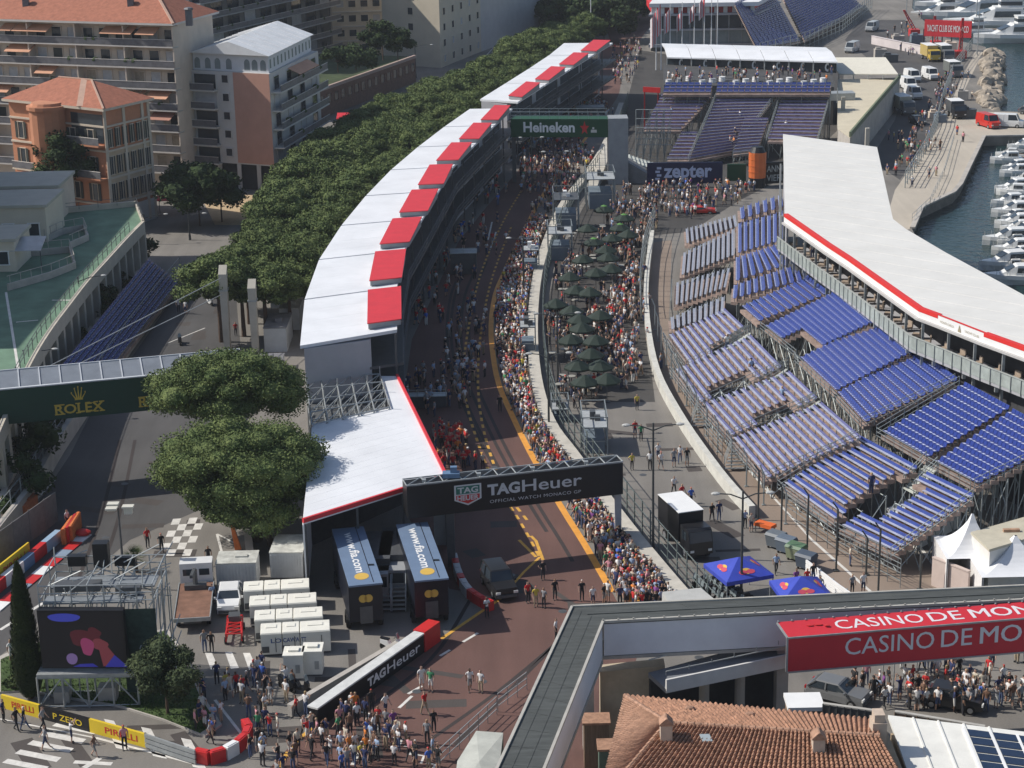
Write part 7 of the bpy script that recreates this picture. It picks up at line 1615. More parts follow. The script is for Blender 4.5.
# ------------------------------------------------------------------ big screen, scaffolds, masts
y0s = P(85, 704).y; 
def sp_(x, y): return PY(x, y, y0s)
TL_, TR_, BL_, BR_ = sp_(43, 606), sp_(129, 613), sp_(42, 664), sp_(129, 671)
zt,zb=(TL_.z+TR_.z)/2,(BL_.z+BR_.z)/2; a,b=V((BL_.x,y0s,zb)),V((BR_.x,y0s-.3,zb)); u=V((0,0,zt-zb))
t=thing('big_screen','big outdoor video screen showing a pink red picture on a grey steel stand','screen',((a.x+b.x)/2,y0s,0)); mb=MB(); panel_box(mb,a,b,zt-zb,.6); cs_=build('casing',mb,M_BLACK,t)
def blob(mb,cx,cy,rx,ry,lift,m,n=18,wob=.15,ph=0):shape_on(mb,[(cx+rx*math.cos(q)*(1+wob*math.sin(3*q+ph)),cy+ry*math.sin(q)*(1+wob*math.cos(2*q+ph)))for q in[2*math.pi*i/n for i in range(n)]],a,b,a+u,lift,m)
mb = MB(); shape_on(mb, [(.02, .02), (.98, .02), (.98, .98), (.02, .98)], a, b, a + u, .01, 0)
blob(mb,.31,.88,.19,.075,.014,1,wob=.05); blob(mb,.52,.52,.17,.16,.014,2,ph=1); blob(mb,.64,.62,.08,.09,.016,2,ph=2); blob(mb,.55,.38,.075,.17,.02,3,ph=.6); blob(mb,.70,.42,.09,.10,.017,4,ph=1.5)
shape_on(mb,[(.68,.38),(.78,.40),(.93,.10),(.72,.04)],a,b,a+u,.018,4); shape_on(mb,[(.74,.03),(.99,.03),(.99,.06),(.86,.24)],a,b,a+u,.022,5); blob(mb,.36,.17,.065,.10,.02,6,wob=.04); shape_on(mb,[(.36,.03),(.66,.03),(.6,.09),(.45,.08)],a,b,a+u,.016,5)
build('display',mb,[emat('led_black',(.006,.006,.008),.5),emat('led_blue',(.04,.05,.34),.4),emat('led_maroon',(.07,.012,.018),.4),emat('led_pink',(.26,.04,.11),.4),emat('led_dull_red',(.17,.035,.045),.4),emat('led_deep_blue',(.03,.03,.26),.4),emat('led_mauve',(.17,.11,.25),.4)],cs_)
t=thing('screen_stand','grey steel scaffold table carrying the big screen','stand',((a.x+b.x)/2,y0s-.5,0)); mb=MB(); w0,w1=a.x-.3,b.x+.6
zd=zb-.15; mb.box(((w0+w1)/2,y0s+.6,zd-.25),(w1-w0,2.4,.22)); build('platform',mb,M_STEEL,t); mb=MB()
for k in range(5):
    x = w0 + (w1 - w0) * k / 4
    for yy in (y0s - .5, y0s + 1.6): mb.tube((x, yy, 0), (x, yy, zd - .26), .07)
    mb.tube((x, y0s - .5, .1), (x, y0s + 1.6, .1), .05)
    if k<4:x2=w0+(w1-w0)*(k+1)/4; mb.tube((x,y0s-.5,zd-.3 if k%2 else.1),(x2,y0s-.5,.1 if k%2 else zd-.3),.05)
for zz in(.12,zd-.32):mb.tube((w0,y0s-.5,zz),(w1,y0s-.5,zz),.06); mb.tube((w0,y0s+1.6,zz),(w1,y0s+1.6,zz),.06)
build('tube_frame',mb,M_STEEL,t); mb=MB(); mb.box((a.x+1.0,y0s+.6,.0),(1.0,.9,.8)); mb.box((b.x-1.6,y0s+.5,0),(1.2,.9,1.1)); build('ballast_box',mb,M_CONC,t)
t=thing('camera_platform','tangled grey tube scaffold with decks on top of and behind the big screen','scaffold',((a.x+b.x)/2,y0s+4,0)); mb=MB(); x0,x1=a.x,b.x+1.8; nx,ny=7,3; zq=zt+.25
for i in range(nx + 1):
    for j in range(ny + 1):
        x, yy = x0 + (x1 - x0) * i / nx, y0s + .8 + 5.0 * j / ny
        if j in (0, ny) or i in (0, nx): mb.tube((x, yy, 0), (x, yy, zq + (1.1 if j != 1 else .2)), .05, n=5)
        if i < nx: 
            xn = x0 + (x1 - x0) * (i + 1) / nx
            for zz in (zq, zq + .55, zq + 1.1):
                if j in (0, ny): mb.tube((x, yy, zz), (xn, yy, zz), .045, n=5)
            if j in (0, ny): mb.tube((x, yy, zq - 2), (xn, yy, zq), .04, n=4)
        if j < ny and i in (0, 3, 5, nx):
            yn = y0s + .8 + 5.0 * (j + 1) / ny
            for zz in (zq, zq + 1.1): mb.tube((x, yy, zz), (x, yn, zz), .045, n=5)
            mb.tube((x, yy, zq - 2.2), (x, yn, zq), .04, n=4)
r_ = random.Random(12)
for k in range(46):
    x,yy=r_.uniform(x0,x1),y0s+r_.uniform(.8,5.8); zz=r_.choice((zq-1.6,zq,zq+.5,zq+1.0)); L_=r_.uniform(1,3.2)
    mb.tube((x,yy,zz),(min(x1+.4,x+L_*r_.choice((0,1,1))),yy+r_.uniform(-.2,1.4),zz+r_.choice((-1.5,0,0,1.1))),.04,n=4)
build('tube_frame',mb,M_STEEL,t); mb=MB(); mb.quad((x1-2.2,y0s+.75,.4),(x1+.1,y0s+.75,.4),(x1+.1,y0s+.75,zq-.6),(x1-2.2,y0s+.75,zq-.6)); build('dark_net',mb,mat('net_dark_green',(.035,.06,.05),.9,.4,2),t)
mb=MB(); mb.box((x0+2.2,y0s+2.7,zq+.02),(3.0,.9,.5)); mb.box((x0+5.6,y0s+2.2,zq+.02),(1.6,.8,.4)); build('stage_box',mb,M_STEELD,t); mb=MB(); mb.box(((x0+x1)/2-.3,y0s+1.5,zq-.25),(x1-x0-1,1.2,.1)); mb.box(((x0+x1)/2,y0s+3.9,zq-.05),(x1-x0-.6,1.8,.1)); build('deck',mb,mat('deck_pale',(.20,.22,.24),.6,.15,1),t)
mb=MB(); mb.box((x0+3.3,y0s+5.3,zq+.6),(1.0,.8,1.7)); mb.box((x0+1.6,y0s+5.5,zq+.6),(1.2,.6,.7)); mb.box((x0+4.8,y0s+5.6,zq+.5),(1.4,.5,.6)); build('camera_gear',mb,M_BLACK,t)
mb = MB()
for i in range(5): 
    x = b.x + .7 + i * .45
    for zz in(1.2,2.4,3.6):mb.tube((x,y0s+.6,zz),(x,y0s+4,zz),.04,n=4); mb.tube((x,y0s+.6+i*.5,zz),(x+.45,y0s+1.6+i*.5,zz+1.1),.04,n=4)
    mb.tube((x, y0s + 1 + .5 * i, 0), (x, y0s + 1 + .5 * i, zq), .05, n=5)
build('side_tower', mb, M_STEEL, t)
p=P(125,588); zt=Z_at(508,p.y,119); t=thing('floodlight_mast','tall mast with pale square floodlight heads behind the big screen','floodlight',tuple(p)); mb=MB(); mb.tube(p,(p.x,p.y,zt),.12,.07,8); build('mast',mb,M_STEELD,t)
for dx,dy,dz in((-.45,-.2,0),(-.45,.5,.1),(.75,0,.05)):mb=MB(); c=V((p.x+dx,p.y+dy,zt+dz)); mb.box(tuple(c),(.85,.6,.12)); mb.box(tuple(c-V((0,0,.5 if dx>0 else.1))),(.6,.4,.5 if dx>0 else.1)); build('floodlight_head',mb,mat('floodlight_pale',(.60,.58,.50),.5,.05),t)
def lamp_post(lab, base, ytop, arms, xt=None, m=M_POLE, group='double armed lamp posts'):
    p=P(*base); zt=Z_at(ytop,p.y,xt or base[0]); t=thing('lamp_post',lab,'lamp post',tuple(p),group); mb=MB(); mb.tube(p,(p.x,p.y,zt),.11,.07,8); mb.tube(p,p+V((0,0,.8)),.18,.15,8); build('pole',mb,m,t)
    for dx, dy in arms:
        mb=MB(); e=V((p.x+dx,p.y+dy,zt-.2)); mb.tube((p.x,p.y,zt-.6),V((p.x+dx*.5,p.y+dy*.5,zt-.25)),.05); mb.tube(V((p.x+dx*.5,p.y+dy*.5,zt-.25)),e,.045); ar=build('arm',mb,m,t); mb=MB(); mb.ell((e.x+dx*.08,e.y+dy*.08,e.z),(.35,.22,.12),8,5); build('lamp_head',mb,mat('lamp_head_grey',(.45,.45,.43),.4,.1),ar)
lamp_post('dark double armed lamp post between the crowd fence and the black box lorry',(653,556),423,((-1.9,.2),(1.9,.2)))
lamp_post('dark double armed lamp post beside the blue parasol tent',(741,606),491,((-1.8,.1),(1.8,.1)))
lamp_post('double armed lamp post among the green umbrellas', (558, 388), 312, ((-1.9, .3), (1.9, .3)))
lamp_post('double armed lamp post beside the pit wall, above the grey cabinet',(549,432),352,((-1.6,.3),(1.8,.3)))
lamp_post('slim lamp post on the far crowd side, first along the pit wall beyond the umbrellas',(524,300),236,((-1.5,0),))
lamp_post('slim lamp post near the end of the pit wall below the green gantry',(556,215),150,((-1.5,0),(1.5,0)))
lamp_post('slim lamp post at the start line below the green gantry', (532, 190), 136, ((-1.5, 0), (1.5, 0)))
lamp_post('slim street lamp at the corner under the dark round tree',(190,240),212,((2.0,0),),group='street lamps')
lamp_post('street lamp leaning over the end of the green roof deck',(146,244),214,((2.6,.6),),group='street lamps'); lamp_post('street lamp by the arcade above the middle of the blue steps',(84,345),276,((2.4,.8),),group='street lamps'); lamp_post('street lamp by the arcade just above the footbridge',(30,420),350,((2.6,.8),),group='street lamps')
lamp_post('tall lamp post in front of the tan apartment tower',(416,78),44,((3.2,0),),group='street lamps')
for i,(x,yb,yt,lab)in enumerate(((842,140,97,'pale square mast at the corner of the beige flat roofed block'),(866,170,128,'grey mast beside the quay road below the vans'))):
    p=P(x,yb); mb=MB(); mb.box(tuple(p),(.6,.6,Z_at(yt,p.y,x))); mb.box(tuple(p),(1.0,1.0,.4)); whole('mast',mb,M_PYL,lab,'mast')

# ------------------------------------------------------------------ barriers with advertising
def ad_barrier(name, lab, a, b, h, th, panels, group=None):
    a,b=V(a),V(b); t=thing(name,lab,'barrier',tuple(a),group); d=b-a; n=V((d.y,-d.x,0)).normalized(); n=n if n.y<0 else-n
    for (u0, u1, m, word, wm, tilt) in panels:
        p,q=a.lerp(b,u0),a.lerp(b,u1); mb=MB(); mb.hexa([p,q,q-n*th,p-n*th],[v+V((0,0,h))for v in(p,q,q-n*th,p-n*th)]); pn=build('panel',mb,m,t)
        if word:mb=MB(); put_text(mb,word,p,q,p+V((0,0,h)),.28,.86,.28,.74,.012,.01); build('lettering',mb,wm,pn)
    mb=MB(); mb.beam(a-n*(th+.1)+V((0,0,h*.5)),b-n*(th+.1)+V((0,0,h*.5)),.08,.2); build('rail',mb,M_STEEL,t); return t,n
M_PYEL = mat('advert_yellow', (.70, .50, .03), .5, .06, 1)
ad_barrier('ad_barrier','yellow and black advertising barrier in front of the flower bed and the big screen',P(2,708),P(146,748),.95,.18,((0,.27,M_PYEL,'PIRELLI',M_REDD,0),(.272,.62,M_BLACK,'P ZERO',M_PYEL,0),(.622,1,M_PYEL,'PIRELLI',M_REDD,0)))
ar=px((146,748),(172,757),(196,765)); t=thing('guard_rail','three bar steel guard rail joining the yellow barrier to the red blocks','guard rail',tuple(ar[0])); mb=MB()
for h in (.22, .55, .88): wall_along(mb, ar, .12, h - .13, h + .13)
build('rail_beam', mb, M_STEEL, t); mb = MB()
for p in resample(ar, 1.2): mb.beam((p.x, p.y + .12, 0), (p.x, p.y + .12, 1.0), .1, .1)
build('rail_post', mb, M_STEELD, t)
rl=resample(smooth_line(px((196,761),(212,764),(232,756),(247,744),(249,734),(239,726)),6),1.05)
for i in range(len(rl) - 1):
    mb=MB(); p,q=rl[i],rl[i].lerp(rl[i+1],.97); wall_along(mb,[p,q],.5,0,.85); mb.beam(p.lerp(q,.1)+V((0,0,.87)),p.lerp(q,.9)+V((0,0,.87)),.32,.04); whole('barrier_block',mb,M_REDD if i%4!=2 else M_WHITE,('red' if i%4!=2 else 'white')+' foam barrier block at the bottom corner, '+ORDS[i]+' from the guard rail','barrier','foam barrier blocks in the bottom corner curve')
a,b=P(318,729),P(440,641); t,n=ad_barrier('ad_barrier','long white topped barrier with a watch logo on black and a red end block',a,b,1.35,.7,((0,.86,M_BLACK,None,None,0),))
u=V((0,0,1.35)); pnl=[c for c in t.children if c.name.startswith('panel')][0]; mb=MB(); q=a.lerp(b,.86); put_text(mb,'TAG',a,q,a+u,.45,.62,.26,.76,.015,.05); put_text(mb,'Heuer',a,q,a+u,.635,.96,.26,.78,.015,.01); build('lettering',mb,M_WHITE,pnl)
mb=MB(); mb.hexa([p+V((0,0,.005))for p in(a+u+n*.05,q+u+n*.05,q+u-n*.75,a+u-n*.75)],[p+V((0,0,.12))for p in(a+u+n*.05,q+u+n*.05,q+u-n*.75,a+u-n*.75)]); build('white_cap',mb,mat('cap_offwhite',(.60,.60,.58),.6,.15,1.5),t)
mb=MB(); q2=a.lerp(b,.865); mb.hexa([q2+n*.05,b+n*.05,b-n*.9,q2-n*.9],[p+V((0,0,1.5))for p in(q2+n*.05,b+n*.05,b-n*.9,q2-n*.9)]); build('red_end_block',mb,M_REDD,t)
a,b=P(290,716),P(398,652); mb=MB(); wall_along(mb,[a,b],.35,0,.75); mb.beam(V((a.x,a.y,.78)),V((b.x,b.y,.78)),.42,.05); whole('concrete_barrier',mb,M_CONC,'pale concrete barrier right behind the long watch barrier','barrier')
# red and white kerb blocks in front of the trailers
kl = resample(smooth_line(px((454, 562), (459, 580), (468, 596), (482, 606), (498, 614)), 6), 1.0)
for i in range(len(kl) - 1):
    mb=MB(); p,q=kl[i],kl[i].lerp(kl[i+1],.96); wall_along(mb,[p,q],.5,0,.75); mb.beam(p.lerp(q,.1)+V((0,0,.77)),p.lerp(q,.9)+V((0,0,.77)),.3,.04); red=i%3==1 or i>len(kl)-4
    whole('barrier_block',mb,M_REDD if red else mat('block_white',(.58,.57,.57),.6,.1,1),('red' if red else 'white')+' plastic block right of the trailers, '+ORDS[i]+' from the far end','barrier','red and white plastic blocks right of the trailers')
# left corner barriers
a,b=P(-8,600),P(62,541); ad_barrier('ad_barrier','long barrier in red white and blue panels left of the cypress',a,b,.95,.5,((0,.2,M_REDD,None,None,0),(.202,.45,M_WHITE,None,None,0),(.452,.6,mat('advert_blue',(.12,.22,.38),.5,.08),None,None,0),(.602,.78,M_REDD,None,None,0),(.782,1,mat('advert_lightblue',(.3,.42,.55),.5,.08),None,None,0)))
mb = MB(); cols = [M_WHITE, M_REDD, mat('kerb_blue_grey', (.22, .28, .36), .6, .1, 1)]
kk = px((0, 612), (92, 535)); kn = 9
for i in range(kn):
    p,q=kk[0].lerp(kk[1],i/kn),kk[0].lerp(kk[1],(i+.97)/kn); s=V((-(q-p).y,(q-p).x,0)).normalized()*1.0; mb.hexa([p,q,q+s,p+s],[v+V((0,0,.09))for v in(p,q,q+s,p+s)],(0,1,2,1)[i%4])
o = build('painted_kerb', mb, cols); o['kind'] = 'structure'
for i in range(3):
    a,b=P(64+i*3.5,545-i*1.5),P(74+i*3.0,531-i*2.0); mb=MB(); wall_along(mb,[a,b],.35,0,1.3); mb.beam(V((a.x,a.y,1.33)),V((b.x,b.y,1.33)),.2,.05); whole('barrier_block',mb,MATS['barrier_orange']if i!=1 else M_REDD,('orange barrier block at the end of the panelled barrier, left one','red orange barrier block at the end of the panelled barrier, middle one','orange barrier block at the end of the panelled barrier, right one')[i],'barrier')
c=P(83,536); mb=MB(); mb.ell((c.x,c.y,.3),(.7,.5,.3),10,5); whole('sand_bag',mb,M_REDD,'round red cushion at the end of the painted kerb','cushion')
a,b=P(-6,590,0),P(31,560,0); ad_barrier('ad_board','yellow advertising board with red lettering at the left edge',a,b,1.5,.15,((0,1,M_PYEL,'PIRELLI',M_REDD,0),))
a,b=P(-5,572),P(54,528); mb=MB(); wall_along(mb,[a+V((0,1.5,0)),b+V((0,1.5,0))],.06,0,2.6)
for p in resample([a + V((0, 1.4, 0)), b + V((0, 1.4, 0))], 2.5): mb.tube(p, p + UPV * 2.7, .05)
whole('mesh_screen',mb,mat('mesh_screen_grey',(.17,.17,.17),.8,.15,2),'grey mesh screen fence behind the yellow board','fence')
# orange pieces by the kerb end near the walkway
for i, (x, y) in enumerate(((629, 598), (637, 608))):
    p=P(x,y); mb=MB(); mb.hexa([(p.x-.3,p.y-.7,0),(p.x+.3,p.y-.7,0),(p.x+.3,p.y+.7,0),(p.x-.3,p.y+.7,0)],[(p.x-.15,p.y-.6,.8),(p.x+.15,p.y-.6,.8),(p.x+.15,p.y+.6,.8),(p.x-.15,p.y+.6,.8)]); whole('barrier_block',mb,M_ORG,('orange wedge block at the end of the crowd strip, far one','orange wedge block at the end of the crowd strip, near one')[i],'barrier')
p=P(690,610,2.2); mb=MB(); q=[P(x,y,2.4)for x,y in((662,592),(700,588),(722,606),(672,608))]; mb.prism(xy(q),.0,2.3); mb.prism([(v.x*1.003,v.y)for v in q],2.31,2.42); whole('cabin_roof',mb,mat('cabin_roof_grey',(.44,.44,.42),.7,.1,1),'flat grey cabin against the pit wall just beyond the covered walkway','cabin')

# ------------------------------------------------------------------ parasols and tents
M_UMB=mat('umbrella_green',(.016,.030,.022),.7,.25,1); M_UMB2=mat('umbrella_green_top',(.10,.24,.06),.7,.1,1)
c=P(604,226); t=thing('market_umbrella','dark green market umbrella with a pale green top, at the far end of the paddock','umbrella',tuple(c),'green umbrellas in the paddock'); mb=MB(); R_=1.42
ring=lambda r,z_,tw=0:[(r*math.cos(q+tw),r*math.sin(q+tw),z_)for q in[2*math.pi*i/8 for i in range(8)]]
for r0,z0,r1,z1,m_ in((.05,2.95,.45,2.78,1),(.45,2.78,R_,2.2,0),(R_,2.2,R_,2.02,0)):mb.add(ring(r0,z0)+ring(r1,z1),[(i,(i+1)%8,8+(i+1)%8,8+i)for i in range(8)],m_)
build('canopy',mb,[M_UMB,M_UMB2],t,local=True); mb=MB(); mb.tube((0,0,0),(0,0,3.0),.035,n=6); mb.tube((0,0,0),(0,0,.1),.35,n=10); build('pole',mb,M_STEELD,t,local=True); mb=MB()
for i in range(8):q=2*math.pi*i/8; mb.beam((.1*math.cos(q),.1*math.sin(q),2.88),(R_*.98*math.cos(q),R_*.98*math.sin(q),2.17),.03,.03)
build('ribs', mb, M_WOOD, t, local=True)
ul=[(624,229),(620,239),(594,254),(606,262),(583,272),(608,270),(611,282),(596,286),(556,318),(576,304),(590,306),(580,334),(582,343),(571,355),(591,370),(600,382),(596,356),(578,382),(612,250),(588,240),(570,290),(600,330),(607,396),(585,398),(572,325),(628,246)]
tplain = dup(t); tplain.name = 'market_umbrella'
cp=[c for c in tplain.children if c.name.startswith('canopy')][0]; cp.data=cp.data.copy(); cp.data.materials[1]=M_UMB
for i, (x, y) in enumerate(ul):
    if i==3:tplain.location=P(x,y+6); tplain['label']='plain dark green market umbrella in the paddock, '+ORDS[sorted(q[1]*1000-q[0]for q in ul).index(y*1000-x)]+' from the far end'; continue
    dup(tplain if i>2 else t,tuple(P(x,y+6)),rnd.uniform(0,.8),'plain dark green market umbrella in the paddock, '+ORDS[sorted(q[1]*1000-q[0]for q in ul).index(y*1000-x)]+' from the far end',(1,1,1))if i>2 else dup(t,tuple(P(x,y+6)),.3,'dark green market umbrella with a pale green top, '+('right one of the far cluster','nearest one of the far cluster','left one of the far cluster')[i])
# tables under them
M_TAB = mat('table_dark', (.06, .055, .05), .6, .2, 1); tsrc = None
for i in range(46):
    x, y = rnd.uniform(566, 628), rnd.uniform(232, 398); x -= (y - 230) * .12; c = P(x, y)
    if tsrc is None:
        tsrc=thing('bar_table','round dark bar table between the green umbrellas','table',tuple(c),'bar tables in the paddock'); mb=MB(); mb.tube((0,0,.98),(0,0,1.04),.42,n=12); build('tabletop',mb,mat('tabletop_pale',(.35,.34,.30),.5,.2,1),tsrc,local=True); mb=MB(); mb.tube((0,0,0),(0,0,.97),.05); mb.tube((0,0,0),(0,0,.05),.28,n=10); build('stem',mb,M_TAB,tsrc,local=True)
    else: dup(tsrc, tuple(c), 0)
def pop_tent(c, w, lab, m, emb, rz=.2):
    t=thing('canopy_tent',lab,'tent',tuple(c),'blue canopy tents'); t.rotation_euler=(0,0,rz); mb=MB(); h=2.3
    pts=[(-w,-w,h),(w,-w,h),(w,w,h),(-w,w,h)]; mb.add(pts+[(0,0,h+.95)],[(i,(i+1)%4,4)for i in range(4)]); lo=[(x,y,h-.3)for x,y,z_ in pts]; mb.add(pts+lo,[(i,4+i,4+(i+1)%4,(i+1)%4)for i in range(4)]); cn=build('canopy',mb,m,t,local=True)
    for (p, q) in (((-w, -w), (w, -w)), ((-w, w), (-w, -w)), ((w, -w), (w, w))):
        mb=MB(); a_=V((*p,h)); b_=V((*q,h)); top=V((0,0,h+.95)); ux=(b_-a_); uy=top-(a_+b_)/2
        for cx,cy,rx,ry,m_,lf in((.5,.34,.10,.14,0,.016),(.42,.30,.09,.10,1,.022),(.58,.30,.09,.10,1,.022)):
            nn=ux.cross(uy).normalized()*lf; mb.add([a_+ux*(cx+rx*math.cos(k*math.pi/6))+uy*(cy+ry*math.sin(k*math.pi/6))+nn for k in range(12)],[tuple(range(12))],m_)
        build('emblem',mb,[mat('emblem_yellow',(.65,.42,.08),.5,0),mat('emblem_pinkred',(.55,.08,.12),.5,0)],cn,local=True)
    mb = MB()
    for sx in (-1, 1):
        for sy in (-1, 1): mb.box((sx * (w - .05), sy * (w - .05), 0), (.06, .06, h))
    build('leg', mb, M_STEEL, t, local=True)
M_BT = mat('tent_blue', (.045, .07, .42), .5, .1, 1)
pop_tent(P(738,598),1.9,'blue canopy tent with round red and yellow emblems beside the lamp post',M_BT,None,.35); pop_tent(P(800,618),1.8,'blue canopy tent with round emblems half hidden by the covered walkway',M_BT,None,.15); pop_tent(P(905,682),1.2,'blue canopy tent just visible below the casino banner',M_BT,None,.1)
# wheelie bins
bsrc = []
for i,(x,y,lidm,lab)in enumerate(((776,548,None,'grey wheeled bin next to the orange table, first of the row'),(786,553,None,'blue grey wheeled bin, second of the row'),(796,560,'g','wheeled bin with a pale green body, third of the row'),(806,569,None,'dark blue wheeled bin, last of the row before the guard rail'))):
    c=P(x,y); t=thing('wheelie_bin',lab,'bin',tuple(c),'wheeled bins by the pale barrier'); t.rotation_euler=(0,0,-.75); m_=(mat('bin_grey',(.13,.15,.17),.5,.1),mat('bin_bluegrey',(.12,.15,.19),.5,.1),mat('bin_green',(.24,.27,.17),.5,.1),mat('bin_dark',(.07,.09,.12),.5,.1))[i]
    mb=MB(); mb.hexa([(-.62,-.4,.2),(.62,-.4,.2),(.62,.4,.2),(-.62,.4,.2)],[(-.72,-.52,1.1),(.72,-.52,1.1),(.72,.52,1.1),(-.72,.52,1.1)]); build('body',mb,m_,t,local=True); mb=MB(); mb.hexa([(-.75,-.56,1.11),(.75,-.56,1.11),(.75,.54,1.11),(-.75,.54,1.11)],[(-.7,-.4,1.3),(.7,-.4,1.3),(.7,.4,1.38),(-.7,.4,1.38)]); build('lid',mb,mat('bin_lid_green',(.09,.16,.09),.5,.1)if lidm else m_,t,local=True)
    for sx in (-.5, .5):
        for sy in(-.32,.32):mb=MB(); mb.tube((sx-.05,sy,.1),(sx+.05,sy,.1),.1,n=8); build('wheel',mb,M_TYRE,t,local=True)
c=P(765,532); t=thing('cloth_table','folding table under a bright orange cloth beside the bins','table',tuple(c)); t.rotation_euler=(0,0,-.7); mb=MB(); mb.box((0,0,.72),(1.6,.8,.05)); mb.hexa([(-.82,-.42,.5),(.82,-.42,.5),(.82,.42,.5),(-.82,.42,.5)],[(-.81,-.41,.71),(.81,-.41,.71),(.81,.41,.71),(-.81,.41,.71)]); build('cloth',mb,mat('cloth_orange',(.70,.14,.03),.6,.08),t,local=True); mb=MB()
for sx in (-.7, .7):
    for sy in (-.3, .3): mb.box((sx, sy, 0), (.06, .06, .5))
build('leg', mb, M_STEELD, t, local=True)
# scooters
def scooter(lab, at, rz, m, group): 
    t = thing('scooter', lab, 'scooter', tuple(at), group); t.rotation_euler = (0, 0, rz); mb = MB()
    loft([[V((-w,y,z0)),V((w,y,z0)),V((w,y,z1)),V((-w,y,z1))]for y,w,z0,z1 in((-.75,.1,.5,.75),(-.5,.2,.3,.95),(-.4,.2,.25,.5),(.0,.2,.25,.45),(.15,.2,.3,.75),(.75,.14,.5,.8))],mb); build('body',mb,m,t,local=True); mb=MB(); mb.hexa([(-.15,.1,.76),(.15,.1,.76),(.12,.75,.82),(-.12,.75,.82)],[(-.13,.1,.86),(.13,.1,.86),(.1,.75,.93),(-.1,.75,.93)]); build('saddle',mb,M_BLACK,t,local=True)
    mb=MB(); mb.tube((0,-.6,.5),(0,-.45,1.08),.04); mb.tube((-.33,-.42,1.08),(.33,-.42,1.08),.025); build('handlebar',mb,M_STEELD,t,local=True); mb=MB(); mb.hexa([(-.17,-.62,.95),(.17,-.62,.95),(.17,-.59,.95),(-.17,-.59,.95)],[(-.13,-.5,1.35),(.13,-.5,1.35),(.13,-.47,1.35),(-.13,-.47,1.35)]); build('windshield',mb,M_GLASSL,t,local=True)
    for y in(-.66,.6):mb=MB(); mb.tube((-.06,y,.24),(.06,y,.24),.24,n=12); build('wheel',mb,M_TYRE,t,local=True)
    return t
s0=scooter('dark scooter in the parked row beside the blue canopy tent',P(700,588),-.9,PK,'scooters parked by the blue tents')
for i in range(17):dup(s0,tuple(P(703+(i%9)*5.0+8*(i>8),590+(i%9)*3.1-(2 if i>8 else-3))),-.9+rnd.uniform(-.2,.2))
scooter('black scooter parked before the small white cabinets, left one',P(287,690),.8,PK,'black scooters by the white cabinets'); scooter('black scooter parked before the small white cabinets, right one',P(300,692),1.1,PK,'black scooters by the white cabinets'); scooter('white and dark scooter under a cover behind the watch barrier',P(391,650),1.2,PW,None)
scooter('dark scooter alone on the left road with its shadow beside it',P(180,344),.2,PK,None); scooter('white scooter on the left road beyond the pylons',P(210,305),.5,PW,None); scooter('dark scooter by the flower bed behind the tree',P(210,730),.5,PG,None)

